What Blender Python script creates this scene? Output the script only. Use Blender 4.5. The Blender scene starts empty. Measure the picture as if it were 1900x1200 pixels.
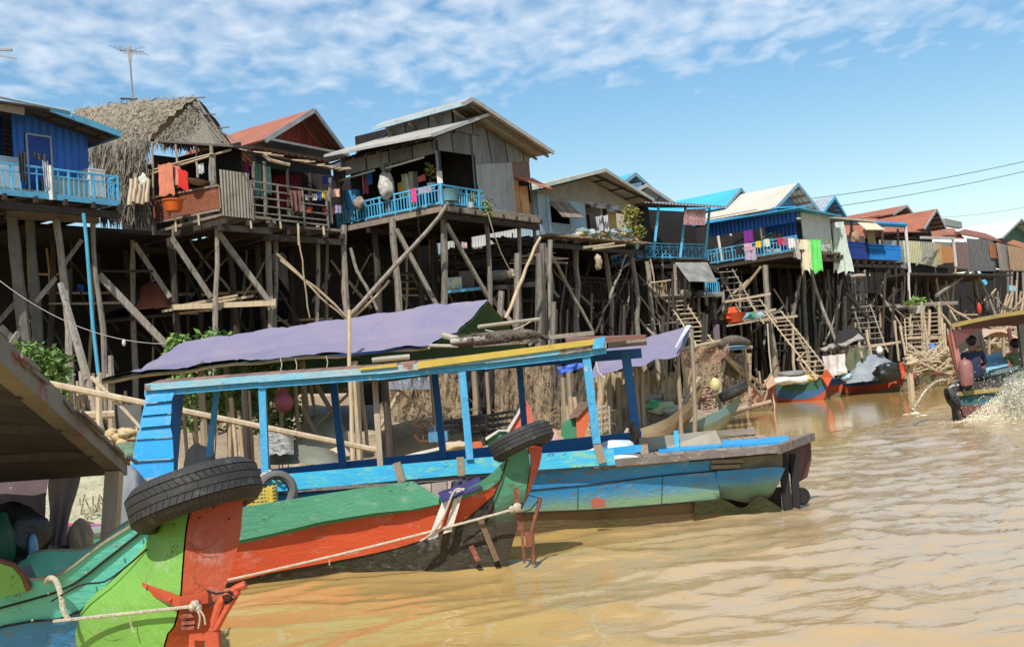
import bpy,bmesh,math,random
from mathutils import Vector,noise
random.seed(7)
R=math.radians
S=bpy.context.scene
COL=S.collection
FPX,HOR,ROLL=2000.0,112.0,R(4.85)
PITCH=math.atan(HOR/FPX)
CAM=Vector((0,0,1.65))
_F=Vector((0,math.cos(PITCH),math.sin(PITCH)))
_R0=Vector((1,0,0));_U0=Vector((0,-math.sin(PITCH),math.cos(PITCH)))
_R=_R0*math.cos(ROLL)-_U0*math.sin(ROLL)
_U=_R0*math.sin(ROLL)+_U0*math.cos(ROLL)
cd=bpy.data.cameras.new('camera');cam=bpy.data.objects.new('camera',cd);COL.objects.link(cam)
cd.sensor_width=36;cd.lens=36*FPX/1900;cd.clip_end=6000;cd.clip_start=0.05
from mathutils import Matrix
mw=Matrix((_R,_U,-_F)).transposed().to_4x4();mw.translation=CAM
cam.matrix_world=mw
S.camera=cam
SUN_EL,SUN_AZ=R(52),R(-14)
S.render.engine='CYCLES'
S.view_settings.view_transform='Standard';S.view_settings.look='None'
S.view_settings.gamma=1;S.view_settings.exposure=0.2
sd=Vector((math.sin(SUN_AZ)*math.cos(SUN_EL),-math.cos(SUN_AZ)*math.cos(SUN_EL),math.sin(SUN_EL)))
sl=bpy.data.lights.new('sun','SUN');sl.energy=5.0;sl.angle=R(0.5);sl.color=(1,.945,.86)
so=bpy.data.objects.new('sun',sl);COL.objects.link(so);so.rotation_euler=sd.to_track_quat('Z','Y').to_euler();so.location=(0,0,60)
W=bpy.data.worlds.new('World');S.world=W;W.use_nodes=True
def build_world():
 nt=W.node_tree;N=nt.nodes;L=nt.links;N.clear()
 out=N.new('ShaderNodeOutputWorld');bg=N.new('ShaderNodeBackground');bg.inputs[1].default_value=0.1
 sky=N.new('ShaderNodeTexSky');sky.sky_type='NISHITA';sky.sun_disc=False;sky.sun_elevation=SUN_EL
 sky.sun_rotation=math.atan2(sd.x,sd.y);sky.air_density=1.35;sky.dust_density=0.35;sky.ozone_density=.55;sky.altitude=0
 tc=N.new('ShaderNodeTexCoord');sep=N.new('ShaderNodeSeparateXYZ');L.new(tc.outputs['Generated'],sep.inputs[0])
 def math_(op,a,b=None,clamp=False):
  n=N.new('ShaderNodeMath');n.operation=op;n.use_clamp=clamp
  for i,v in enumerate((a,b)):
   if v is None:continue
   if hasattr(v,'type'):L.new(v,n.inputs[i])
   else:n.inputs[i].default_value=v
  return n.outputs[0]
 z=math_('MAXIMUM',sep.outputs[2],0.02)
 zz=math_('ADD',z,0.05)
 cx=math_('DIVIDE',sep.outputs[0],zz);cy=math_('DIVIDE',sep.outputs[1],zz)
 cb=N.new('ShaderNodeCombineXYZ');L.new(cx,cb.inputs[0]);L.new(cy,cb.inputs[1])
 mp=N.new('ShaderNodeMapping');mp.inputs['Rotation'].default_value=(0,0,R(20));mp.inputs['Scale'].default_value=(3.4,2.4,1);L.new(cb.outputs[0],mp.inputs[0])
 n1=N.new('ShaderNodeTexNoise');n1.inputs['Scale'].default_value=3.3;n1.inputs['Detail'].default_value=3.2;n1.inputs['Roughness'].default_value=.48;n1.inputs['Distortion'].default_value=.25;L.new(mp.outputs[0],n1.inputs[0])
 n2=N.new('ShaderNodeTexNoise');n2.inputs['Scale'].default_value=.28;n2.inputs['Detail'].default_value=3;L.new(mp.outputs[0],n2.inputs[0])
 lft=math_('MULTIPLY',cx,0.03)
 cov=math_('ADD',lft,math_('MULTIPLY',math_('SUBTRACT',sep.outputs[2],.256),7.0))
 cov=math_('ADD',cov,math_('MULTIPLY',math_('SUBTRACT',n2.outputs[0],.5),.42))
 cov=math_('MINIMUM',cov,0.27)
 d=math_('ADD',math_('SUBTRACT',n1.outputs[0],0.60),cov)
 d=math_('MULTIPLY',math_('ADD',d,.06),1.9,True)
 hz=math_('MULTIPLY',math_('SUBTRACT',sep.outputs[2],0.10),7.0,True)
 d=math_('MULTIPLY',math_('MULTIPLY',d,hz),.78)
 hs=N.new('ShaderNodeHueSaturation');hs.inputs['Saturation'].default_value=1.36;hs.inputs['Value'].default_value=1.26;L.new(sky.outputs[0],hs.inputs['Color'])
 mix=N.new('ShaderNodeMix');mix.data_type='RGBA';L.new(d,mix.inputs[0]);L.new(hs.outputs[0],mix.inputs[6]);mix.inputs[7].default_value=(8.4,8.9,9.5,1)
 L.new(mix.outputs[2],bg.inputs[0]);L.new(bg.outputs[0],out.inputs[0])
build_world()
def ray(px,py):return _F+_R*((px-950)/FPX)-_U*((py-600)/FPX)
def P(px,py,Y):
 d=ray(px,py);return CAM+d*((Y-CAM.y)/d.y)
def H(px,py,z):
 d=ray(px,py);return CAM+d*((z-CAM.z)/d.z)
def zat(x,y,py):
 r=Vector((x,y,0))-CAM;cy,cz=r.dot(_U),r.dot(_F);k=(600-py)/FPX
 return(k*cz-cy)/(_U.z-k*_F.z)
def proj(p):
 r=Vector(p)-CAM;c=r.dot(_F);return 950+FPX*r.dot(_R)/c,600-FPX*r.dot(_U)/c
class Fr:
 def __init__(s,o,a):
  s.o=Vector((o[0],o[1],0));s.a=R(a);s.u=Vector((math.cos(s.a),math.sin(s.a),0));s.v=Vector((-math.sin(s.a),math.cos(s.a),0));s.zf=o[2]
 def p(s,u,v,z):q=s.o+s.u*u+s.v*v;return Vector((q.x,q.y,z))
 def _t(s,base,d,px):
  r=base-CAM;k=(px-950)/FPX
  return(k*r.dot(_F)-r.dot(_R))/(d.dot(_R)-k*d.dot(_F))
 def U(s,px,v=0,z=None):return s._t(s.p(0,v,s.zf if z is None else z),s.u,px)
 def V(s,px,u=0,z=None):return s._t(s.p(u,0,s.zf if z is None else z),s.v,px)
 def Z(s,u,v,py):q=s.p(u,v,0);return zat(q.x,q.y,py)
WLOC={}
class MB:
 def __init__(s):s.v=[];s.f=[];s.uv=[];s.mi=[]
 def face(s,pts,uvs=None,mi=0):
  b=len(s.v);s.v+=[Vector(p)for p in pts];s.f.append(tuple(range(b,b+len(pts))));s.uv.append(uvs);s.mi.append(mi)
 def grid(s,rows,closed=False,uvf=None,mi=0):
  b=len(s.v);n=len(rows[0])
  for r in rows:s.v+=[Vector(p)for p in r]
  for i in range(len(rows)-1):
   for j in range(n if closed else n-1):
    k=(j+1)%n
    s.f.append((b+i*n+j,b+i*n+k,b+(i+1)*n+k,b+(i+1)*n+j));s.mi.append(mi)
    s.uv.append([uvf(i,j),uvf(i,j+1),uvf(i+1,j+1),uvf(i+1,j)]if uvf else None)
  return b
 def prism(s,poly,off,mi=0):
  poly=[Vector(p)for p in poly];off=Vector(off);n=len(poly)
  e=(poly[1]-poly[0]).normalized();nn=off.normalized();g=nn.cross(e)
  uv=[((p-poly[0]).dot(e),(p-poly[0]).dot(g))for p in poly]
  s.face(poly,uv,mi);s.face([p+off for p in reversed(poly)],list(reversed(uv)),mi)
  for i in range(n):
   a,b=poly[i],poly[(i+1)%n];s.face([a,a+off,b+off,b],[(0,0),(0,.02),(.02,.02),(.02,0)],mi)
 def slab(s,a,b,c,d,th,mi=0):
  a,b,c,d=map(Vector,(a,b,c,d));n=(b-a).cross(d-a).normalized();s.prism([a,b,c,d],n*th,mi)
 def beam(s,p,q,w=.06,h=None,up=(0,0,1)):
  p,q=Vector(p),Vector(q);h=h or w;d=q-p
  if d.length<1e-5:return
  d.normalize();up=Vector(up)
  if abs(d.dot(up))>.98:up=Vector((0,1,0))
  x=d.cross(up).normalized()*(w/2);y=x.cross(d).normalized()*(h/2)
  c=[x+y,y-x,-x-y,x-y];L=(q-p).length
  for i in range(4):
   k=(i+1)%4;s.face([p+c[i],p+c[k],q+c[k],q+c[i]],[(0,0),(w,0),(w,L),(0,L)])
  s.face([p+k for k in reversed(c)]);s.face([q+k for k in c])
 def tube(s,pts,r,n=7,cap=True,mi=0):
  pts=[Vector(p)for p in pts];rs=r if isinstance(r,(list,tuple))else[r]*len(pts);rows=[]
  ref=None
  for i,p in enumerate(pts):
   d=(pts[min(i+1,len(pts)-1)]-pts[max(i-1,0)]).normalized()
   if ref is None:ref=Vector((0,1,0))if abs(d.y)<.9 else Vector((1,0,0))
   x=d.cross(ref).normalized();y=d.cross(x);ref=-y if False else ref
   rows.append([p+(x*math.cos(2*math.pi*k/n)+y*math.sin(2*math.pi*k/n))*rs[i]for k in range(n)])
  s.grid(rows,closed=True,mi=mi)
  if cap:s.face(list(reversed(rows[0])),None,mi);s.face(rows[-1],None,mi)
 def pole(s,p,q,r0=.06,r1=None,crook=.04,seg=6,n=7):
  p,q=Vector(p),Vector(q);r1=r1 or r0*.75;d=q-p;L=d.length;pts=[];rs=[]
  sx,sy=random.uniform(-1,1),random.uniform(-1,1);ph=random.uniform(0,6)
  for i in range(seg+1):
   t=i/seg;e=math.sin(math.pi*t)
   o=Vector((sx*e+.7*math.sin(5*t+ph)*e,sy*e,0))*crook+Vector((random.uniform(-1,1),random.uniform(-1,1),0))*crook*.35*(0<i<seg)
   pts.append(p+d*t+o);rs.append((r0*(1-t)+r1*t)*random.uniform(.88,1.12))
  s.tube(pts,rs,n)
 def box(s,c,sz,rz=0,tilt=None):
  c=Vector(c);x,y,z=[k/2 for k in sz];m=Matrix.Rotation(rz,3,'Z')
  if tilt:m=m@Matrix.Rotation(tilt[0],3,'X')@Matrix.Rotation(tilt[1],3,'Y')
  V=[c+m@Vector((i*x,j*y,k*z))for i in(-1,1)for j in(-1,1)for k in(-1,1)]
  for f in((0,1,3,2),(4,6,7,5),(0,4,5,1),(2,3,7,6),(0,2,6,4),(1,5,7,3)):s.face([V[i]for i in f])
 def lathe(s,c,prof,n=16,m=None,closed=False):
  c=Vector(c);m=m or Matrix.Identity(3);rows=[]
  for r,z in prof:rows.append([c+m@Vector((r*math.cos(2*math.pi*k/n),r*math.sin(2*math.pi*k/n),z))for k in range(n)])
  if closed:rows.append(rows[0])
  s.grid(rows,closed=True)
 def blob(s,c,r,sq=(1,1,1),amp=.25,n=8,sc=1.5,seed=0):
  c=Vector(c);rows=[]
  for i in range(n+1):
   th=math.pi*i/n;row=[]
   for j in range(2*n):
    ph=math.pi*j/n;d=Vector((math.sin(th)*math.cos(ph),math.sin(th)*math.sin(ph),math.cos(th)))
    k=r*(1+amp*noise.noise(d*sc+Vector((seed*3.1,c.x,c.y))))
    row.append(c+Vector((d.x*sq[0],d.y*sq[1],d.z*sq[2]))*k)
   rows.append(row)
  s.grid(rows,closed=True)
 def build(s,name,m,parent=None,smooth=False,**kw):
  me=bpy.data.meshes.new(name);base=Vector((0,0,0))
  if parent is not None:base=WLOC[parent.name]
  else:
   c=Vector((0,0,0));zmin=1e9
   for v in s.v:c+=v;zmin=min(zmin,v.z)
   c/=max(1,len(s.v));c.z=zmin
   base=c
  me.from_pydata([tuple(v-base)for v in s.v],[],s.f)
  ml=m if isinstance(m,(list,tuple))else[m]
  for k in ml:me.materials.append(k)
  if len(ml)>1:me.polygons.foreach_set('material_index',s.mi)
  if any(u is not None for u in s.uv):
   ul=me.uv_layers.new(name='UVMap');i=0
   for f,u in zip(s.f,s.uv):
    for k in range(len(f)):
     ul.data[i].uv=u[k]if u is not None else(0,0)
     i+=1
  if smooth:
   me.polygons.foreach_set('use_smooth',[True]*len(s.f))
  bm=bmesh.new();bm.from_mesh(me);bmesh.ops.remove_doubles(bm,verts=bm.verts,dist=1e-5)
  if smooth:bmesh.ops.recalc_face_normals(bm,faces=bm.faces)
  bm.to_mesh(me);bm.free();me.update()
  o=bpy.data.objects.new(name,me);COL.objects.link(o)
  if parent is not None:o.parent=parent;WLOC[o.name]=WLOC[parent.name].copy()
  else:o.location=base;WLOC[o.name]=base.copy()
  if smooth and smooth!='all':
   try:me.set_sharp_from_angle(angle=R(42))
   except Exception:pass
  if kw:tag(o,**kw)
  return o
def tag(o,label=None,cat=None,group=None,kind=None):
 if label:o['label']=label
 if cat:o['category']=cat
 if group:o['group']=group
 if kind:o['kind']=kind
 return o
def empty(name,loc,label=None,cat=None,group=None):
 o=bpy.data.objects.new(name,None);COL.objects.link(o);o.location=loc;o.empty_display_size=.2
 WLOC[o.name]=Vector(loc);return tag(o,label,cat,group)
def spline(pts,n=6):
 pts=[Vector(p)for p in pts];out=[]
 for i in range(len(pts)-1):
  p0,p1,p2,p3=pts[max(i-1,0)],pts[i],pts[i+1],pts[min(i+2,len(pts)-1)]
  for k in range(n):
   t=k/n;out.append(.5*((2*p1)+(p2-p0)*t+(2*p0-5*p1+4*p2-p3)*t*t+(3*p1-p0-3*p2+p3)*t**3))
 out.append(pts[-1]);return out
def sag(p,q,s,n=10):
 p,q=Vector(p),Vector(q);return[p+(q-p)*(i/n)-Vector((0,0,s*4*(i/n)*(1-i/n)))for i in range(n+1)]
MATS={}
def M(name,c,c2=None,c3=None,sc=3,st=(1,1,1),rough=.75,bump=.3,bsc=30,wear=.5,wsc=6,corr=0,metal=0,dirt=None,rnd=0,uv=False,planks=0,soft=.06,det=6,alpha=None,spec=.4,crack=0):
 if name in MATS:return MATS[name]
 m=bpy.data.materials.new(name);m.use_nodes=True;nt=m.node_tree;N=nt.nodes;L=nt.links
 b=N['Principled BSDF'];b.inputs['Roughness'].default_value=rough;b.inputs['Metallic'].default_value=metal
 b.inputs['Specular IOR Level'].default_value=spec
 c2=c2 or tuple(k*.7 for k in c)
 tc=N.new('ShaderNodeTexCoord');src=tc.outputs['UV' if uv else 'Object']
 mp=N.new('ShaderNodeMapping');mp.inputs['Scale'].default_value=st;L.new(src,mp.inputs[0])
 def noi(s,d=det,r=.6):
  n=N.new('ShaderNodeTexNoise');n.inputs['Scale'].default_value=s;n.inputs['Detail'].default_value=d;n.inputs['Roughness'].default_value=r;L.new(mp.outputs[0],n.inputs[0]);return n.outputs[0]
 def ramp(v,a,bb):
  r=N.new('ShaderNodeMapRange');r.inputs[1].default_value=a;r.inputs[2].default_value=bb;L.new(v,r.inputs[0]);return r.outputs[0]
 def mix(f,a,bb):
  x=N.new('ShaderNodeMix');x.data_type='RGBA'
  if hasattr(f,'type'):L.new(f,x.inputs[0])
  else:x.inputs[0].default_value=f
  for i,v in((6,a),(7,bb)):
   if hasattr(v,'type'):L.new(v,x.inputs[i])
   else:x.inputs[i].default_value=(*v,1)
  return x.outputs[2]
 col=mix(ramp(noi(sc),.32,.68),c,c2)
 if c3:col=mix(ramp(noi(wsc,8,.68),wear,wear+soft),col,c3)
 if rnd:
  oi=N.new('ShaderNodeObjectInfo');mr=N.new('ShaderNodeMapRange');mr.inputs[3].default_value=1-rnd;mr.inputs[4].default_value=1+rnd;L.new(oi.outputs['Random'],mr.inputs[0])
  hs=N.new('ShaderNodeHueSaturation');L.new(mr.outputs[0],hs.inputs['Value']);L.new(col,hs.inputs['Color']);col=hs.outputs[0]
 if crack:
  wp=N.new('ShaderNodeTexNoise');wp.inputs['Scale'].default_value=3.5;wp.inputs['Detail'].default_value=5;L.new(mp.outputs[0],wp.inputs[0])
  ad2=N.new('ShaderNodeVectorMath');ad2.operation='MULTIPLY_ADD';L.new(wp.outputs[1],ad2.inputs[0]);ad2.inputs[1].default_value=(.55,.55,.55);L.new(mp.outputs[0],ad2.inputs[2])
  vo=N.new('ShaderNodeTexVoronoi');vo.feature='DISTANCE_TO_EDGE';vo.inputs['Scale'].default_value=crack;L.new(ad2.outputs[0],vo.inputs['Vector'])
  ln=ramp(vo.outputs['Distance'],.014,.003);mk=ramp(noi(2.3,3,.5),.53,.60)
  mu=N.new('ShaderNodeMath');mu.operation='MULTIPLY';L.new(ln,mu.inputs[0]);L.new(mk,mu.inputs[1])
  col=mix(ramp(noi(5.5,7,.7),.56,.74),col,tuple(min(.75,k*.6+.16)for k in c))
  ck=(c[0]*.18+.01,c[1]*.18+.01,c[2]*.18+.01);col=mix(mu.outputs[0],col,ck);col=mix(ramp(noi(26,4,.6),.70,.73),col,ck)
 if dirt:
  g=N.new('ShaderNodeNewGeometry');sp=N.new('ShaderNodeSeparateXYZ');L.new(g.outputs['Position'],sp.inputs[0])
  ad=N.new('ShaderNodeMath');ad.operation='MULTIPLY_ADD';L.new(noi(4,5),ad.inputs[0]);ad.inputs[1].default_value=-dirt[2]*1.6;L.new(sp.outputs[2],ad.inputs[2])
  f=ramp(ad.outputs[0],dirt[1]-dirt[2],dirt[1]+dirt[2]*.6)
  col=mix(f,dirt[0],col)
  if len(dirt)>3:
   f2=ramp(ad.outputs[0],dirt[4]-.03,dirt[4]+.03);col=mix(f2,dirt[3],col)
 L.new(col,b.inputs['Base Color'])
 hgt=noi(bsc,4,.65)
 bp=N.new('ShaderNodeBump');bp.inputs['Strength'].default_value=bump;bp.inputs['Distance'].default_value=.02;L.new(hgt,bp.inputs['Height'])
 last=bp
 if corr or planks:
  sx=N.new('ShaderNodeSeparateXYZ');L.new(tc.outputs['UV'],sx.inputs[0])
  mm=N.new('ShaderNodeMath');mm.operation='MULTIPLY';L.new(sx.outputs[0],mm.inputs[0])
  if corr:
   mm.inputs[1].default_value=2*math.pi/corr;sn=N.new('ShaderNodeMath');sn.operation='SINE';L.new(mm.outputs[0],sn.inputs[0]);h=sn.outputs[0];dist=.018
  else:
   mm.inputs[1].default_value=1/planks;fr=N.new('ShaderNodeMath');fr.operation='FRACT';L.new(mm.outputs[0],fr.inputs[0]);pp=N.new('ShaderNodeMath');pp.operation='GREATER_THAN';pp.inputs[1].default_value=.06;L.new(fr.outputs[0],pp.inputs[0]);h=pp.outputs[0];dist=.02
   fl=N.new('ShaderNodeMath');fl.operation='FLOOR';L.new(mm.outputs[0],fl.inputs[0]);wn=N.new('ShaderNodeTexWhiteNoise');wn.noise_dimensions='1D';L.new(fl.outputs[0],wn.inputs['W'])
   mr=N.new('ShaderNodeMapRange');mr.inputs[3].default_value=.72;mr.inputs[4].default_value=1.25;L.new(wn.outputs[0],mr.inputs[0])
   hs=N.new('ShaderNodeHueSaturation');L.new(mr.outputs[0],hs.inputs['Value']);L.new(col,hs.inputs['Color'])
   c4=mix(h,(c[0]*.12,c[1]*.12,c[2]*.12),hs.outputs[0]);L.new(c4,b.inputs['Base Color'])
  b2=N.new('ShaderNodeBump');b2.inputs['Strength'].default_value=1;b2.inputs['Distance'].default_value=dist;L.new(h,b2.inputs['Height']);L.new(bp.outputs[0],b2.inputs['Normal']);last=b2
 L.new(last.outputs[0],b.inputs['Normal'])
 if alpha is not None:
  a=N.new('ShaderNodeMath');a.operation='GREATER_THAN';a.inputs[1].default_value=alpha;L.new(noi(bsc*1.2,3,.5),a.inputs[0]);L.new(a.outputs[0],b.inputs['Alpha'])
 MATS[name]=m;return m
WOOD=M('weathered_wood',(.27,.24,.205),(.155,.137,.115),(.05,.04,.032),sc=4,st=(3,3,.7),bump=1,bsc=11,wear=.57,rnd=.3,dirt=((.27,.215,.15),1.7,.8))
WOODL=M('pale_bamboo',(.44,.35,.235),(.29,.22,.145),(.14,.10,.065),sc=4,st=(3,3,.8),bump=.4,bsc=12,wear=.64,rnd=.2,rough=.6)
WOODD=M('dark_wood',(.05,.038,.030),(.026,.02,.017),sc=3,st=(3,3,.6),bump=.6,bsc=14,rnd=.4)  # on rear stilts the dark tone stands in for under-house shade
WOODP=M('grey_planks',(.27,.225,.18),(.17,.13,.10),(.08,.06,.045),sc=4,bump=.5,bsc=20,wear=.6,planks=.16)
DARKP=M('dark_planks',(.022,.017,.014),(.013,.010,.009),sc=3,bump=.5,bsc=20,planks=.2)  # near black planks, shade below the houses put into the colour
BRED=M('reddish_boards',(.13,.07,.055),(.08,.05,.04),sc=3,bump=.5,bsc=16,planks=.22)
TIN=M('corrugated_grey',(.40,.42,.44),(.27,.28,.29),(.22,.15,.11),sc=1.6,st=(1.6,1.6,.4),corr=.11,wear=.59,soft=.12,wsc=2.5,rough=.55,metal=.15,bump=.15)
TIND=M('corrugated_weathered',(.30,.28,.26),(.19,.17,.155),(.22,.12,.07),sc=1.4,st=(1.6,1.6,.4),corr=.11,soft=.1,wear=.56,wsc=2.5,rough=.6,bump=.15)
TINL=M('corrugated_pale',(.60,.62,.62),(.46,.47,.46),(.30,.24,.18),sc=1.5,corr=.1,wear=.68,wsc=2.5,rough=.5,bump=.15)
TINB=M('corrugated_pale_blue',(.36,.50,.58),(.26,.37,.45),(.27,.24,.21),sc=1.6,st=(1.6,1.6,.4),corr=.1,wear=.58,soft=.1,wsc=2.5,rough=.6,bump=.2)
RUST=M('rusty_sheet',(.40,.16,.07),(.26,.10,.05),(.34,.27,.2),sc=2.5,corr=.11,wear=.6,wsc=3,rough=.8,bump=.3)
ROOFR=M('red_sheet_roof',(.36,.125,.065),(.25,.085,.05),(.20,.10,.08),sc=1.1,corr=.22,wear=.58,soft=.12,wsc=2.2,rough=.6,bump=.1)
ROOFG=M('grey_sheet_roof',(.44,.42,.37),(.31,.29,.26),(.22,.17,.13),sc=1.2,corr=.13,wear=.60,soft=.1,wsc=2.5,rough=.6,bump=.1)
ROOFC=M('cream_sheet_roof',(.56,.52,.42),(.46,.42,.34),sc=.8,corr=.25,rough=.6,bump=.1)
ROOFB=M('blue_sheet_roof',(.055,.42,.68),(.04,.34,.60),sc=.8,corr=.25,rough=.45,bump=.05)
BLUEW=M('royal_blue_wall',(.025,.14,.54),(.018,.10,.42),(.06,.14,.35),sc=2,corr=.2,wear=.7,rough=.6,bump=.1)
BLUEG=M('gable_blue',(.07,.24,.52),(.05,.19,.43),sc=2,corr=.2,rough=.6,bump=.1)
BLUEP=M('sky_blue_paint',(.10,.42,.66),(.065,.33,.57),(.38,.40,.38),sc=5,wear=.66,wsc=9,rough=.55,bump=.3)
BLUEF=M('blue_trim',(.10,.36,.55),(.08,.28,.45),(.3,.3,.28),sc=4,wear=.66,rough=.6)
WHITEP=M('whitewash',(.62,.60,.55),(.45,.42,.37),(.25,.2,.16),sc=5,wear=.66,rough=.8)
GREYP=M('grey_painted_boards',(.20,.215,.225),(.14,.15,.16),(.11,.09,.075),sc=2.2,st=(1.6,1.6,.4),wsc=3,soft=.15,wear=.56,rough=.8,planks=.9)
REDW=M('dull_red_boards',(.36,.065,.06),(.28,.05,.045),sc=2.5,planks=.2,rough=.8)
THATCH=M('palm_thatch',(.33,.285,.215),(.20,.17,.13),(.10,.08,.06),sc=9,st=(1,1,1.5),bump=1,bsc=26,wear=.56,wsc=16,rough=.95)
THATCHD=M('ragged_thatch',(.27,.24,.19),(.14,.12,.095),(.06,.05,.04),sc=8,st=(2.5,2.5,.6),bump=1,bsc=22,wear=.55,wsc=12,rough=.95,rnd=.2)
RATTAN=M('slatted_rattan',(.36,.13,.065),(.25,.085,.045),sc=6,rough=.7,bump=.2)
CONC=M('concrete_post',(.15,.14,.125),(.10,.092,.08),sc=3,rough=.9,bump=.3)
MUD=M('bank_mud',(.30,.235,.16),(.20,.155,.105),(.36,.31,.2),sc=1.4,wear=.55,wsc=2,rough=1,bump=1,bsc=9)
SAND=M('dry_sand_sacks',(.50,.44,.32),(.38,.33,.23),(.27,.27,.15),sc=3,wear=.6,rough=1,bump=.8,bsc=14)
LEAF=M('leaf',(.14,.25,.06),(.08,.16,.04),sc=3,rough=.6,bump=.1,rnd=.25)
LEAFL=M('light_leaf',(.24,.31,.06),(.13,.2,.045),sc=4,rough=.6,bump=.1,rnd=.2)
NET=M('brown_fish_net',(.31,.23,.14),(.18,.13,.08),(.085,.06,.04),sc=1.6,st=(1,1,.6),wear=.52,wsc=12,bump=1,bsc=40,rough=1,alpha=.43)
NETD=M('dark_tangled_net',(.13,.105,.08),(.07,.06,.045),(.25,.19,.12),sc=5,wear=.58,wsc=22,bump=1,bsc=40,rough=1)
STRAW=M('straw_litter',(.42,.31,.18),(.28,.2,.12),(.14,.1,.06),sc=7,wear=.56,wsc=26,bump=1,bsc=40,rough=1)
PURP=M('purple_tarp',(.215,.185,.245),(.165,.155,.25),(.27,.225,.245),sc=.9,wear=.55,wsc=1.3,soft=.3,rough=.5,bump=.8,bsc=3.2)
GREENT=M('green_tarp',(.02,.085,.05),(.012,.055,.035),sc=2,rough=.6,bump=.3,bsc=10)
BLUET=M('blue_tarp',(.035,.10,.42),(.05,.14,.5),sc=3,rough=.5,bump=.3,bsc=10)
GREYT=M('grey_tarp',(.20,.205,.21),(.13,.135,.14),(.26,.26,.25),sc=1.6,wear=.62,soft=.2,rough=.55,bump=.5,bsc=8)
BLACKP=M('black_plastic',(.012,.012,.013),(.02,.02,.021),sc=3,rough=.3,bump=.5,bsc=7)
RUBBER=M('tyre_rubber',(.036,.036,.037),(.022,.022,.022),(.13,.12,.10),sc=5,wear=.56,wsc=9,soft=.25,rough=.7,bump=.2,bsc=40)
ROPE=M('white_rope',(.62,.56,.44),(.45,.39,.29),sc=30,rough=.95,bump=1,bsc=80)
RUSTI=M('rusty_iron',(.20,.065,.035),(.11,.045,.03),(.33,.09,.05),sc=8,wear=.55,wsc=14,rough=.8,bump=.5)
REDI=M('red_painted_iron',(.48,.085,.03),(.38,.06,.025),(.13,.06,.04),sc=5,wear=.64,wsc=12,rough=.6,bump=.3)
STEEL=M('dull_steel',(.32,.32,.31),(.22,.22,.21),sc=5,rough=.5,metal=.5)
DARK=M('near_black',(.012,.011,.011),(.02,.018,.017),sc=3,rough=.9)  # near black; on inner walls and rear screens it stands in for shade
def cloth(c,name=None,c3=None):
 n=name or 'cloth_%02x%02x%02x'%tuple(int(min(.99,k)*255)for k in c)
 return M(n,c,tuple(k*.72 for k in c),c3 or tuple(min(.7,k*.5+.22)for k in c),sc=5,wear=.62,wsc=7,rough=.9,bump=.3,bsc=12)
# ================================================================ setting: water, bank
SHORE=[(-60,8),(-22,13),(-14,16.5),(-9,20.5),(-4,23.2),(1.0,24.6),(4.2,27.5),(5.2,32),(7.2,38),(11.8,47.0),(17,54),(24,61),(36,74),(60,105),(140,210),(420,600)]
def shore_dist(x,y):
 best=1e9;sgn=1
 for(x0,y0),(x1,y1)in zip(SHORE,SHORE[1:]):
  dx,dy=x1-x0,y1-y0;t=max(0,min(1,((x-x0)*dx+(y-y0)*dy)/(dx*dx+dy*dy)))
  qx,qy=x0+dx*t-x,y0+dy*t-y;d=qx*qx+qy*qy
  if d<best:best=d;sgn=1 if(x-x0)*-dy+(y-y0)*dx>0 else-1
 return sgn*math.sqrt(best)
def ground_z(x,y):
 d=shore_dist(x,y);b=.12*noise.noise(Vector((x*.35,y*.35,3)))+.04*noise.noise(Vector((x*1.6,y*1.6,9)))
 if d<0:return max(-1.2,d*.35)+b*.3-.02
 return min(1.3,.02+d*.16)+b
def build_ground():
 mb=MB();rows=[]
 n=70;m=34
 for i in range(len(SHORE)-1):
  pass
 pts=[]
 for(x0,y0),(x1,y1)in zip(SHORE,SHORE[1:]):
  L=math.hypot(x1-x0,y1-y0);k=max(3,min(16,int(L/.55)))
  for j in range(k):pts.append((x0+(x1-x0)*j/k,y0+(y1-y0)*j/k))
 pts.append(SHORE[-1])
 offs=[-4,-1.5,-.6,-.3,0,.3,.6,1,1.5,2,2.6,3.3,4,5,6,7.5,9,12,16,24,40,90,300,900]
 for o in offs:
  row=[]
  for(x,y)in pts:
   dx,dy=-.72,.69
   q=(x+dx*o,y+dy*o);row.append((q[0],q[1],ground_z(*q)if o<40 else 1.2))
  rows.append(row)
 mb.grid(rows)
 mb.build('ground',MUD,smooth='all',kind='structure')
build_ground()
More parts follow.
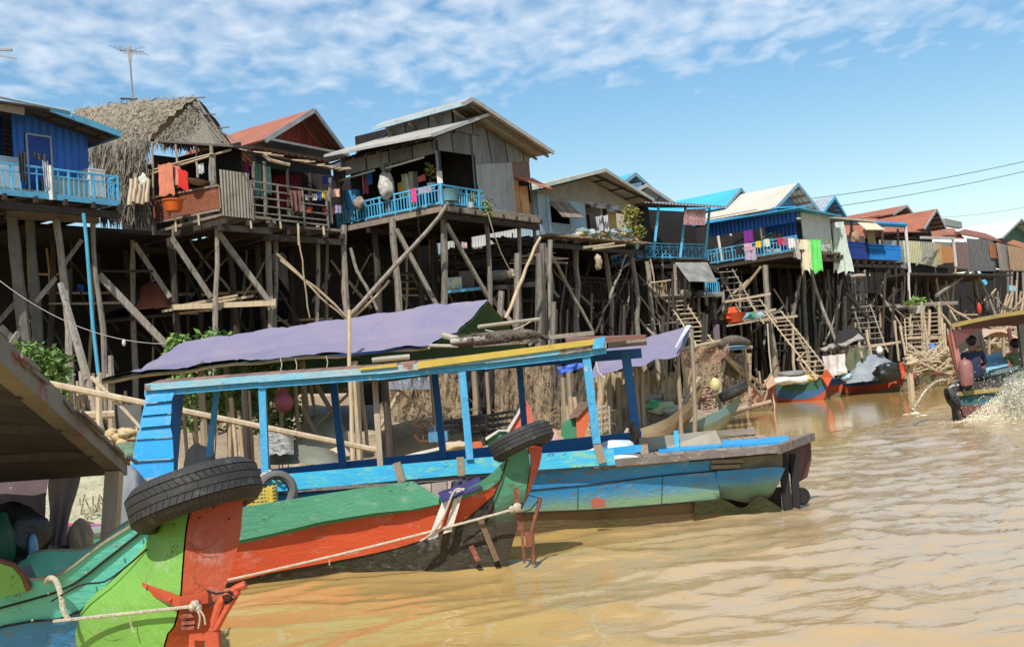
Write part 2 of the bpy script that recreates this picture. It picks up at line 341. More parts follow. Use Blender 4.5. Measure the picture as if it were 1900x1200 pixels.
def water_mat():
 m=bpy.data.materials.new('muddy_water');m.use_nodes=True;nt=m.node_tree;N=nt.nodes;L=nt.links;b=N['Principled BSDF']
 b.inputs['Roughness'].default_value=.07;b.inputs['IOR'].default_value=1.33;b.inputs['Specular IOR Level'].default_value=.62
 g=N.new('ShaderNodeNewGeometry');sp=N.new('ShaderNodeSeparateXYZ');L.new(g.outputs['Position'],sp.inputs[0])
 def nz(sc,det,st=(1,1,1),rot=0,dist=0):
  mp=N.new('ShaderNodeMapping');mp.inputs['Scale'].default_value=st;mp.inputs['Rotation'].default_value=(0,0,rot);L.new(g.outputs['Position'],mp.inputs[0])
  n=N.new('ShaderNodeTexNoise');n.inputs['Scale'].default_value=sc;n.inputs['Detail'].default_value=det;n.inputs['Roughness'].default_value=.55;n.inputs['Distortion'].default_value=dist;L.new(mp.outputs[0],n.inputs[0]);return n.outputs[0]
 def rg(v,a,c,lo=0,hi=1):
  r=N.new('ShaderNodeMapRange');r.inputs[1].default_value=a;r.inputs[2].default_value=c;r.inputs[3].default_value=lo;r.inputs[4].default_value=hi;L.new(v,r.inputs[0]);return r.outputs[0]
 def mx(f,a,c):
  x=N.new('ShaderNodeMix');x.data_type='RGBA';L.new(f,x.inputs[0])
  for i,v in((6,a),(7,c)):
   if hasattr(v,'type'):L.new(v,x.inputs[i])
   else:x.inputs[i].default_value=(*v,1)
  return x.outputs[2]
 def ma(op,a,c):
  n=N.new('ShaderNodeMath');n.operation=op
  for i,v in enumerate((a,c)):
   if hasattr(v,'type'):L.new(v,n.inputs[i])
   else:n.inputs[i].default_value=v
  return n.outputs[0]
 calm=ma('SUBTRACT',sp.outputs[1],ma('MULTIPLY',sp.outputs[0],1.47));silt=nz(.45,4,(.6,1,1),.3,1.8)
 col=mx(rg(silt,.35,.65),(.39,.25,.085),(.43,.29,.105))
 wk=ma('ADD',ma('MULTIPLY',sp.outputs[0],.12),ma('MULTIPLY',sp.outputs[1],.03))
 wkn=ma('ADD',wk,ma('MULTIPLY',silt,.5))
 col=mx(ma('MULTIPLY',rg(ma('ADD',sp.outputs[0],ma('MULTIPLY',silt,4)),2.2,5.2),rg(ma('ADD',calm,ma('MULTIPLY',silt,2)),12.9,13.9,1,0)),col,(.39,.285,.165))  # rough water beige: silt, plus its sky reflection put into the colour
 vx=ma('SUBTRACT',sp.outputs[0],11.2);vy=ma('SUBTRACT',sp.outputs[1],20.5)
 dd=ma('SQRT',ma('ADD',ma('MULTIPLY',ma('MULTIPLY',vx,vx),.10),ma('MULTIPLY',ma('MULTIPLY',vy,vy),.12)),0)
 fo=ma('ADD',nz(3.0,8,(.6,1.4,1),.2,1),ma('MULTIPLY',dd,-.16))
 fm=rg(fo,.47,.60)
 col=mx(fm,col,(.80,.74,.55))
 fo2=rg(nz(9,6,(.5,1.6,1),.25,.5),.735,.76);
 col=mx(ma('MULTIPLY',fo2,rg(sp.outputs[0],2,7)),col,(.78,.70,.58))
 L.new(col,b.inputs['Base Color'])
 L.new(rg(fm,0,1,.07,.7),b.inputs['Roughness'])
 h1=nz(2.6,3,(.8,1.1,1),.22,.8);h2=nz(11,3,(.7,1.1,1),.15,.5)
 amp=rg(calm,12.2,14.2,1,.22)
 bp=N.new('ShaderNodeBump');bp.inputs['Distance'].default_value=.05;L.new(ma('MULTIPLY',amp,.22),bp.inputs['Strength']);L.new(h1,bp.inputs['Height'])
 b2=N.new('ShaderNodeBump');b2.inputs['Distance'].default_value=.010;L.new(ma('MULTIPLY',amp,rg(sp.outputs[0],-.5,3,.12,.6)),b2.inputs['Strength']);L.new(h2,b2.inputs['Height']);L.new(bp.outputs[0],b2.inputs['Normal'])
 L.new(b2.outputs[0],b.inputs['Normal'])
 return m
WATER=water_mat()
def water_h(x,y):
 r=y-1.47*x;a=1 if r<12.4 or y<17 else max(.05,1-(r-12.4)/1.8)
 rt=max(0,min(1,(x+.8)/4.0));w=.040*noise.noise(Vector((x*.5-y*.2,y*.8,0)))+(.012+.018*rt)*noise.noise(Vector((x*1.5-y*.5,y*1.9,5)))+.007*rt*noise.noise(Vector((x*4.0,y*4.8,9)))
 for k,(fx,fy,am)in enumerate(((.6,.9,.020),(1.5,2.0,.026*(.35+.65*rt)),(3.2,3.9,.014*rt),(6.4,7.4,.006*rt if y<14 else 0))):
  q=abs(noise.noise(Vector((x*fx-y*.3*fx+3+k,y*fy,2+k*5))));w+=am*(max(0,1-q/.28)**1.6)
 fade=1 if y<40 else max(0,1-(y-40)/30)
 return w*a*fade
def build_water():
 mb=MB();rows=[];ys=[-6,-3,-1,.5,1.5,2.2];y=2.6
 while y<60:ys.append(y);y*=1.009
 while y<3000:ys.append(y);y*=1.25
 nx=420
 for y in ys:
  w=(abs(y)+6)*.95 if y<60 else y*1.6
  rows.append([(x,y,water_h(x,y))for x in[(-1+2*i/nx)*w for i in range(nx+1)]])
 mb.grid(rows);o=mb.build('water',WATER,smooth='all',kind='structure')
build_water()
# ================================================================ boats
def mix_pts(a,b,t):return Vector(a)+(Vector(b)-Vector(a))*t
class Hull:
 """near side given as profile stations: each a list of levels (px,py) at a near depth; far side = near + n*width."""
 def __init__(s,st,n=(0,1,0),sub=5,fdz=0):
  n=Vector(n).normalized();s.n=n;near=[];far=[]
  for lv,Y,w in st:
   a=[];b=[]
   K=len(lv)
   for k,(px,py)in enumerate(lv):
    taper=(0,.05,.14,.30,.4)[k]if K>3 else(0,.1,.3)[k]
    p=P(px,py,Y);i=w*taper*.5
    a.append(p+n*i);b.append(p+n*(w-i)+Vector((0,0,fdz)))
   near.append(a);far.append(b)
  K=len(near[0])
  s.near=[spline([r[k]for r in near],sub)for k in range(K)];s.far=[spline([r[k]for r in far],sub)for k in range(K)]
  s.sub=sub
 def band(s,name,k,mat,parent,i0=0,i1=None,th=.03,grow=0):
  i0*=s.sub;i1=len(s.near[0])if i1 is None else i1*s.sub+1
  for side,sg in((s.near,-1),(s.far,1)):
   mb=MB();o=s.n*(sg*grow);top=[p+o for p in side[k][i0:i1]];bot=[p+o for p in side[k+1][i0:i1]]
   m1=[mix_pts(a,b,.33)for a,b in zip(top,bot)];m2=[mix_pts(a,b,.66)for a,b in zip(top,bot)]
   inn=[p-s.n*sg*th for p in top];inb=[p-s.n*sg*th for p in bot]
   rows=[inb,inn,top,m1,m2,bot]if sg<0 else[bot,m2,m1,top,inn,inb]
   L=0;us=[0]
   for a,b in zip(top,top[1:]):L+=(b-a).length;us.append(L)
   vv=[0,.02,.03,.13,.23,.33]
   mb.grid(rows,uvf=lambda i,j:(vv[i],us[j]))
   for e in(0,-1):mb.face([top[e],bot[e],inb[e],inn[e]])
   r=mb.build(name,mat,parent,smooth=True)
  return r
 def cap(s,name,mat,parent,end=-1,levels=None):
  mb=MB();ks=range(len(s.near))if levels is None else levels
  mb.grid([[s.near[k][end],s.far[k][end]]for k in ks],uvf=lambda i,j:(j*.3,i*.3));return mb.build(name,mat,parent)
 def floor(s,name,k,mat,parent,t=0.5,i0=0,i1=None):
  mb=MB();i0*=s.sub;i1=len(s.near[0])if i1 is None else i1*s.sub+1
  rows=[]
  for i in range(i0,i1):
   a=mix_pts(s.near[k][i],s.near[k+1][i],t)+s.n*.01;b=mix_pts(s.far[k][i],s.far[k+1][i],t)-s.n*.01;rows.append([a,b])
  mb.grid(rows,uvf=lambda i,j:(i*.12,j*1.0));return mb.build(name,mat,parent)
 def rail(s,name,k,mat,parent,w=.05,h=.03,i0=0,i1=None,dz=.0,side='both'):
  mb=MB();i0*=s.sub;i1=len(s.near[0])if i1 is None else i1*s.sub+1
  for side_,sg in((s.near,-1),(s.far,1)):
   if side=='near' and sg>0:continue
   pts=[p+s.n*sg*.012+Vector((0,0,dz))for p in side_[k][i0:i1]]
   rows=[]
   for p in pts:
    x=s.n*(w/2);z=Vector((0,0,h/2));rows.append([p-x-z,p+x-z,p+x+z,p-x+z])
   mb.grid(rows,closed=True);mb.face(rows[0]);mb.face(rows[-1])
  return mb.build(name,mat,parent)
MUDC=(.10,.075,.045)
def hullmat(name,c,c2,c3,mudz=.16,soft=.12,wear=.62,mud=(.10,.08,.05),mid=None,midz=None,st=(.8,.8,1.8),wsc=9,**k):
 d=(mud,mudz,soft)if mid is None else(mid,midz,.10,mud,mudz)
 return M(name,c,c2,c3,sc=2.2,st=st,wear=wear,wsc=wsc,soft=.03,rough=.5,bump=.4,bsc=20,dirt=d,crack=3.6,**k)
def tyre(name,c,r,rt,w,axis,label,group=None,tread=True,mat=None,sx=1.0):
 """r outer radius, rt hole radius, w width; axis direction"""
 a=Vector(axis).normalized();m=a.to_track_quat('Z','Y').to_matrix();t=empty(name,c,label,'tyre',group)
 h=w/2;sh=r-(r-rt)*.30
 prof=[(rt,-h*.62),(rt+.012,-h*.78),((rt+sh)/2,-h*1.0),(sh,-h*.98),(r-.03,-h*.90),(r-.010,-h*.80)]
 out=[(r-.004,-h*.72),(r,-h*.35),(r+.003,0),(r,h*.35),(r-.004,h*.72)]
 back=[(r-.010,h*.80),(r-.03,h*.90),(sh,h*.98),((rt+sh)/2,h),(rt+.012,h*.78),(rt,h*.62)]
 mb=MB();n=72;inner=[(rt+.02,h*.5),(r-.045,h*.55),(r-.035,0),(r-.045,-h*.55),(rt+.02,-h*.5)]
 mb.lathe(c,prof+out+back+inner+[prof[0]],n,m);mb.build('carcass',mat or RUBBER,t,smooth=True)
 tr=MB();C=Vector(c)
 def at(th,zz,rr):return C+m@Vector((rr*math.cos(th),rr*math.sin(th),zz))
 for ring,(z0,z1,nn,sk)in enumerate([(-.94,-.58,66,.2),(-.53,-.20,58,.55),(-.16,.16,14,.0),(.20,.53,58,-.55),(.58,.94,66,-.2)]):
  for k in range(nn):
   d=2*math.pi/nn;g=.90 if ring!=2 else .985;th0=k*d;th1=th0+d*g;e=sk*d;drop=.006 if abs(z0+z1)>1.2 else 0
   def rr(z):return r+.009-(.030*max(0,abs(z)-.7)/.22)
   steps=1 if ring!=2 else 5
   for q in range(steps):
    a0=th0+(th1-th0)*q/steps;a1=th0+(th1-th0)*(q+1)/steps
    top=[at(a0,h*z0,rr(z0)),at(a1,h*z0,rr(z0)),at(a1+e,h*z1,rr(z1)),at(a0+e,h*z1,rr(z1))]
    bot=[at(a0,h*z0,rr(z0)-.011),at(a1,h*z0,rr(z0)-.011),at(a1+e,h*z1,rr(z1)-.011),at(a0+e,h*z1,rr(z1)-.011)]
    tr.face(top)
    for i in range(4):tr.face([top[i],bot[i],bot[(i+1)%4],top[(i+1)%4]])
 tr.build('tread',mat or RUBBER,t)
 return t
def green_red_boat():
 t=empty('wooden_boat',(-1.6,10.5,0),'long boat painted green over red with two white stripes on its upturned bow','boat')
 G=hullmat('boat_green',(.07,.26,.15),(.052,.205,.12),(.20,.22,.15),.20,.10,wear=.66)
 RD=hullmat('boat_red',(.50,.072,.022),(.40,.052,.018),(.30,.17,.08),.03,.03,wear=.64)
 BT=M('hull_mud',(.055,.045,.029),(.022,.019,.013),(.035,.06,.028),sc=6,st=(.9,.9,1.6),wear=.55,wsc=8,soft=.1,bump=1,bsc=13,rough=.85,crack=4)
 st=[([(120,985),(120,1052),(120,1115),(120,1140)],10.15,1.0),
  ([(380,955),(380,1020),(380,1090),(380,1118)],10.05,1.15),
  ([(500,934),(500,997),(500,1064),(500,1092)],10.1,.95),
  ([(600,918),(600,974),(600,1046),(600,1078)],10.15,.95),
  ([(700,903),(700,957),(700,1026),(700,1070)],10.1,.95),
  ([(765,930),(765,948),(765,1009),(765,1075)],9.95,1.1),
  ([(812,921),(812,937),(812,990),(812,1080)],9.80,1.1),
  ([(860,909),(860,925),(860,966),(866,1075)],9.78,.92),
  ([(905,884),(905,907),(912,922),(905,1073)],9.78,.72),
  ([(940,850),(930,888),(916,922),(926,1068)],9.80,.50)]
 h=Hull(st,fdz=-.13);h.band('upper_strake',0,G,t,grow=.012);h.band('lower_strake',1,RD,t);h.band('bottom',2,BT,t,grow=-.01)
 h.floor('bottom_boards',1,WOODP,t,.3);
 mb=MB();w=[(380,955),(500,934),(600,918),(700,903),(766,894),(815,921),(838,926),(765,953),(600,976),(380,1020)]
 for dy,off in((-.035,0),):
  a=[P(x,y,9.87+(.2 if x<450 else 0))+Vector((0,dy-.01,0))for x,y in w]
  for i in range(4):
   j=9-i if i<1 else None
  pairs=[((380,953),(380,1014)),((500,932),(500,990)),((600,916),(600,966)),((700,901),(700,950)),((766,892),(766,944)),((815,922),(815,934))]
  rows=[]
  for(x0,y0),(x1,y1)in pairs:
   Y={380:10.03,500:10.07,600:10.11,700:10.06,766:9.92,815:9.78}[x0]
   p,q=P(x0,y0,Y)+Vector((0,dy,0)),P(x1,y1,Y)+Vector((0,dy,0));o=Vector((0,.035,0));rows.append([p,q,q+o,p+o])
  mb.grid(rows,closed=True);mb.face(rows[-1]);mb.face(list(reversed(rows[0])))
 mb.build('washboard',G,t)
 st2=[([(940,850),(930,888),(916,922),(926,1068)],9.80,.50),
  ([(960,838),(957,870),(945,930),(931,1066)],9.80,.47),
  ([(980,832),(984,868),(973,928),(937,1062)],9.81,.44)]
 h2=Hull(st2,sub=4)
 SG=hullmat('stem_green',(.07,.26,.15),(.05,.2,.11),(.10,.12,.06),.46,.22,wear=.60,mud=(.04,.031,.02))
 for k in range(3):pass
 mb=MB();K=len(h2.near[0])
 for side,sg in((h2.near,-1),(h2.far,1)):
  rows=[[side[k][i]for i in range(K)]for k in range(4)];mb.grid(rows)
 mb.grid([[h2.near[0][i]for i in range(K)],[h2.far[0][i]for i in range(K)]])
 mb.grid([[h2.near[k][-1]for k in range(4)],[h2.far[k][-1]for k in range(4)]])
 mb.build('stem',SG,t)
 SR=hullmat('stem_red',(.47,.07,.03),(.38,.055,.025),(.14,.07,.05),.33,.05,wear=.66)
 mb=MB();e=[[(980,830),(1006,828)],[(984,845),(1005,845)],[(985,868),(1001,864)],[(980,900),(990,894)],[(973,930),(977,928)]]
 rows=[]
 for(a,b)in e:
  p=P(*a,9.80);q=P(*b,9.93);fp=p+Vector((.0,.43,0));fq=q+Vector((0,.18,0));rows.append([p,q,fq,fp])
 mb.grid(rows,closed=True);mb.face(rows[0]);mb.build('red_stem_face',SR,t)
 mb=MB();mb.tube([P(941,852,9.785),P(930,888,9.785),P(916,921,9.80),P(888,958,9.77),P(850,985,9.79)],.007,5);mb.build('seam',DARK,t)
 mb=MB()
 for q in([(826,915),(838,911),(812,995),(794,1001)],[(848,908),(862,905),(838,985),(822,990)]):
  p=[P(x,y,9.735)for x,y in q];mb.prism(p,Vector((0,.012,0)))
 mb.build('bow_stripe',M('chalky_white',(.66,.63,.58),(.5,.46,.40),(.45,.18,.12),sc=6,wear=.62,wsc=12,rough=.8),t)
 mb=MB();mb.beam(P(957,905,9.72),P(967,984,9.72),.05,.02,(0,1,0));mb.beam(P(968,984,9.72),P(973,1044,9.72),.022,.02,(0,1,0));mb.build('iron_strap',RUSTI,t)
 mb=MB();mb.beam(P(890,960,9.76),P(922,1040,9.76),.05,.015,(0,1,0));mb.build('iron_strap',M('mossy_iron',(.13,.10,.055),(.17,.08,.05),sc=6,bump=.6),t)
 mb=MB();mb.beam(P(874,1012,9.74),P(888,1040,9.74),.045,.015,(0,1,0));mb.build('iron_strap',RUSTI,t)
 mb=MB();mb.tube([P(1002,922,9.75),P(1000,935,9.75),P(986,985,9.72)],.018,6);mb.tube([P(987,984,9.72),P(991,1046,9.72)],.018,6);mb.box(P(981,1000,9.72),(.06,.04,.13));mb.build('bow_iron_frame',RUSTI,t)
 mb=MB();mb.tube([P(968,942,9.74),P(980,918,9.75),P(1002,924,9.74),P(984,945,9.74),P(970,950,9.74)],.006,5);mb.build('wire',DARK,t)
 mb=MB();mb.beam(P(746,893,10.4),P(736,858,10.4),.075,.06,(0,1,0));mb.build('mooring_post',WOOD,t)
 mb=MB();mb.beam(P(856,882,10.3),P(854,848,10.3),.07,.06,(0,1,0));mb.build('mooring_post',WOOD,t)
 mb=MB();mb.slab(P(770,900,10.9),P(860,888,10.9),P(860,935,10.6),P(770,945,10.6),.03);mb.build('inner_plank',WOODP,t)
 return t
green_red_boat()
def drape(name,pts,th,mat,label,cat,group=None,n=6,amp=.03,seed=0,smooth=True):
 """pts = 4 world corners a b c d ; gently rumpled sheet with thickness"""
 a,b,c,d=[Vector(p)for p in pts];mb=MB();rows=[];nn=(b-a).cross(d-a).normalized();m=max(n,6)
 for i in range(m+1):
  row=[]
  for j in range(m*2+1):
   s,t_=j/(m*2),i/m;p=(a*(1-s)+b*s)*(1-t_)+(d*(1-s)+c*s)*t_
   k=noise.noise(Vector((s*4+seed,t_*2.4,seed*2.2)))+.6*math.sin(s*17+seed)*(.3+t_)
   row.append(p+nn*amp*k)
  rows.append(row)
 mb.grid(rows,uvf=lambda i,j:(j*.1,i*.1))
 if th:mb.grid([[p-nn*th for p in r]for r in rows][::-1])
 return mb.build(name,mat,None,smooth='all',label=label,cat=cat,group=group)
drape('cloth',[P(812,914,9.7),P(888,885,9.95),P(895,905,9.72),P(822,932,9.68)],.01,cloth((.035,.03,.12),'navy_cloth'),'navy blue cloth draped over the bow of the green and red boat','cloth',amp=.03,seed=2)
drape('cloth',[P(838,893,9.95),P(866,884,9.95),P(876,905,9.95),P(836,910,9.95)],.01,cloth((.06,.06,.085),'slate_cloth'),'dark slate cloth bunched round the short post in the bow','cloth',amp=.04,seed=5)
def tyre_frame(pl,pr,tilt_up,Yc):pass
ax=(_U*.90-_R*.40+_F*.20)
tyre('tyre',P(968,818,9.86),.29,.165,.195,ax,'small worn tyre capping the bow of the green and red boat')
def rope(pts,r,label,cat='rope',mat=None,knots=(),n=6,extra=None,group=None):
 mb=MB();mb.tube(pts,r,n)
 for k in knots:mb.blob(k[0],k[1],amp=.5,n=6,sc=3)
 for e in(extra or[]):mb.tube(e,r*.5,5)
 return mb.build('rope',mat or ROPE,None,smooth=True,label=label,cat=cat,group=group)
rope(sag(P(962,942,9.66),P(415,1077,9.93),.02,14),.011,'taut pale rope running along the red side of the green and red boat',knots=[(P(960,942,9.66),.04),(P(950,945,9.67),.03)],extra=[[P(612,1030,9.84),P(611,1048,9.84)]])
rope(spline([P(858,907,9.66),P(842,912,9.66),P(822,960,9.68),P(800,990,9.72),P(780,1003,9.78)],5),.010,'loose white rope hanging over the white bow stripes')
def lime_boat():
 t=empty('wooden_boat',(-2.6,5.2,0),'nearest boat with lime green bow, turquoise gunwale and orange red stem','boat')
 LG=hullmat('lime_paint',(.175,.385,.07),(.135,.30,.05),(.09,.13,.04),.30,.16,wear=.64,st=(1,1,1.3),wsc=13,mud=(.14,.15,.06))
 TQ=hullmat('turquoise_paint',(.11,.48,.39),(.08,.40,.33),(.22,.33,.22),.1,.05,wear=.66)
 BL=hullmat('blue_paint',(.03,.24,.50),(.025,.17,.38),(.10,.17,.16),.1,.1,wear=.6)
 RB=hullmat('rust_bottom',(.34,.085,.04),(.22,.07,.04),(.28,.25,.2),-.1,.1,wear=.6)
 OR=hullmat('orange_red_paint',(.41,.075,.025),(.32,.058,.022),(.10,.04,.025),.36,.12,wear=.655,st=(1.3,1.3,1),wsc=11,mud=(.16,.07,.04))
 st=[([(-330,1150),(-330,1200),(-330,1290),(-330,1400),(-330,1600)],5.6,1.1),
  ([(-120,1105),(-120,1165),(-120,1235),(-120,1330),(-120,1560)],5.35,1.15),
  ([(0,1080),(0,1128),(0,1166),(0,1240),(0,1540)],5.15,1.1),
  ([(105,1068),(120,1092),(128,1146),(146,1215),(146,1520)],4.98,.95),
  ([(190,1010),(200,1035),(200,1085),(225,1180),(225,1510)],4.86,.75),
  ([(280,955),(280,972),(270,1020),(275,1140),(272,1500)],4.77,.52)]
 h=Hull(st,n=(-.25,1,0));h.band('gunwale_plank',0,TQ,t,grow=.02);h.band('upper_strake',1,TQ,t,grow=.008);
 h.band('blue_strake',2,BL,t,i1=4);h.band('bow_cheek',2,LG,t,i0=4);h.band('bottom',3,RB,t,i1=3);h.band('bow_bottom',3,LG,t,i0=3)
 h.floor('bottom_boards',2,WOODD,t,.6);h.rail('gunwale_cap',0,WOOD,t,.035,.012,dz=.006)
 for k,i0 in((1,0),(2,0)):
  mb=MB();mb.tube([p-h.n*.022 for p in h.near[k][::2]],.006,5);mb.build('seam',DARK,t)
 mb=MB()
 N_=[[(128,1146),(200,1085),(270,1022),(246,992),(262,950)],]
 top=[P(200,1088,4.84),P(240,1052,4.80),P(272,1020,4.765),P(277,985,4.76),P(283,950,4.76),P(300,925,4.765),P(322,905,4.77),P(350,893,4.775)]
 edge=[P(356,935,4.62),P(348,960,4.60),P(342,1000,4.57),P(337,1060,4.55),P(333,1110,4.54),P(322,1160,4.56),P(300,1210,4.60),P(250,1500,4.75)]
 rear=[P(296,945,4.80),P(283,965,4.79),P(276,1000,4.78),P(225,1062,4.83),P(160,1122,4.90),P(140,1175,4.96),P(150,1240,4.98),P(190,1520,4.95)]
 rows=[]
 for a,b in zip(rear,edge):
  rows.append([a+(b-a)*(j/8)+Vector((0,-.03,0))*math.sin(math.pi*j/8)for j in range(9)])
 rows=[list(r)for r in zip(*[spline(list(c),3)for c in zip(*rows)])]
 mb.grid(rows);n_=len(rows[0])
 far=[[p+Vector((-.18,.50,0))for p in r]for r in rows]
 mb.grid([r for r in far][::-1]);mb.grid([[r[0]for r in rows],[r[0]for r in far]]);mb.grid([rows[0],far[0]]);mb.build('bow_cheek',LG,t,smooth=True)
 fr=[P(448,925,4.70),P(446,955,4.68),P(441,1000,4.65),P(424,1060,4.62),P(405,1115,4.58),P(392,1150,4.60),P(370,1210,4.66),P(290,1500,4.82)]
 rows=[]
 for a,b in zip(edge,fr):rows.append([a+(b-a)*(j/4)+Vector((0.01,-.008,0))for j in range(5)])
 rows=[list(r)for r in zip(*[spline(list(c),3)for c in zip(*rows)])]
 mb=MB();mb.grid(rows);o=Vector((-.14,.34,0));back=[[p+o for p in r]for r in rows];mb.grid([[r[-1]for r in rows],[r[-1]for r in back]]);mb.grid([rows[0],back[0]]);mb.grid(back[::-1])
 mb.build('red_stem_face',OR,t,smooth=True)
 mb=MB();mb.prism([P(263,1080,4.66),P(268,1100,4.655),P(332,1127,4.49),P(333,1108,4.49)],Vector((.0,.025,0)));mb.prism([P(333,1108,4.49),P(332,1127,4.49),P(386,1118,4.53),P(386,1099,4.53)],Vector((0,.03,0)))
 for q in((271,1088),(316,1112)):mb.blob(P(*q,4.63 if q[0]<300 else 4.52),.008,amp=0,n=5)
 mb.build('bow_bracket',REDI,t)
 mb=MB();mb.prism([P(196,1183,4.84),P(214,1178,4.83),P(232,1230,4.80),P(206,1235,4.83)],Vector((0,.03,0)));mb.build('bow_bracket',REDI,t)
 for q in((300,1010),(318,1046),(296,1100),(262,1060),(236,1100),(200,1150),(330,985)):mb=MB();mb.blob(P(q[0],q[1],4.60+(340-q[0])*.0016),.0045,amp=0,n=4);mb.build('nail',RUSTI,t)
 for q in((370,960),(425,962),(372,1010),(420,1012),(366,1060),(404,1062),(396,940)):mb=MB();mb.blob(P(q[0],q[1],4.56+(q[0]-340)*.0009),.005,amp=0,n=4);mb.build('nail',DARK,t)
 for q in((30,1105,5.06),(90,1100,4.99),(160,1062,4.87),(215,1012,4.79),(255,985,4.76),(60,1150,5.03),(180,1080,4.86)):mb=MB();mb.blob(P(*q),.007,amp=0,n=4);mb.build('nail',STEEL,t)
 mb=MB();mb.beam(P(362,1112,4.50),P(358,1205,4.48),.028,.028);mb.beam(P(358,1180,4.46),P(404,1182,4.44),.04,.02);mb.box(P(396,1185,4.44),(.055,.05,.06));mb.tube([P(397,1180,4.44),P(398,1150,4.44),P(408,1120,4.44),P(425,1100,4.44),P(440,1090,4.44),P(456,1084,4.44)],[.016,.018,.02,.017,.016,.018],8);mb.tube([P(400,1168,4.43),P(418,1135,4.43),P(442,1096,4.43)],.014,7)
 mb.beam(P(404,1116,4.43),P(406,1134,4.43),.014);mb.build('anchor_frame',REDI,t,smooth=True)
 mb=MB();mb.tube([P(385,1096,4.5),P(402,1101,4.46),P(428,1097,4.42),P(438,1108,4.42),P(420,1118,4.42),P(404,1114,4.44),P(385,1124,4.48)],.005,5)
 mb.tube([P(430,1108,4.41),P(424,1113,4.41),P(416,1112,4.41),P(414,1106,4.41),P(422,1104,4.41),P(430,1108,4.41)],.006,5)
 mb.build('wire',DARK,t)
 mb=MB();
 for z in(1140,1153,1162):mb.box(P(352,z,4.48),(.055,.05,.012))
 mb.build('clamp',RUSTI,t)
 mb=MB();pl=[P(-60,1030,5.0),P(0,1045,5.0),P(22,1052,5.0),P(38,1070,5.0),P(48,1096,5.0),P(0,1108,5.0),P(-60,1115,5.0)];mb.prism(pl,Vector((0,.05,0)));mb.build('washboard',LG,t)
 mb=MB();mb.tube([P(-60,1027,5.02),P(0,1042,5.02),P(25,1049,5.02),P(42,1068,5.02),P(52,1096,5.02)],.016,7);mb.build('washboard_rim',RUSTI,t)
 mb=MB();mb.box(P(47,1075,5.15),(.05,.12,.13),tilt=(0,-.35));mb.build('cleat',M('grey_iron',(.14,.14,.15),bump=.4),t)
 mb=MB();mb.tube(spline([P(95,1115,4.86),P(150,1085,4.80),P(195,1078,4.79),P(235,1050,4.765),P(272,1018,4.735)],4),.0045,5);mb.build('seam',DARK,t)
 return t
lime_boat()
axb=(_U*.92-_R*.33+_F*.20)
tyre('tyre',P(362,919,4.70),.277,.17,.185,axb,'large black road tyre resting over the bow of the lime green boat')
rope(sag(P(100,1152,4.86),P(362,1124,4.44),.0,6),.0075,'white cord tied from the lime green hull to its bow iron',knots=[(P(362,1121,4.44),.018),(P(357,1126,4.44),.016),(P(368,1127,4.44),.015)],extra=[spline([P(365,1128,4.43),P(371,1145,4.43),P(368,1165,4.43)]),spline([P(368,1128,4.43),P(378,1142,4.43),P(381,1158,4.43)]),spline([P(241,1142,4.62),P(243,1158,4.62),P(248,1172,4.62)])])
rope(spline([P(86,1080,4.97),P(92,1072,4.92),P(103,1076,4.88),P(112,1100,4.85),P(118,1132,4.84),P(128,1150,4.84)],6),.0125,'thick white rope loop over the turquoise gunwale',n=8)
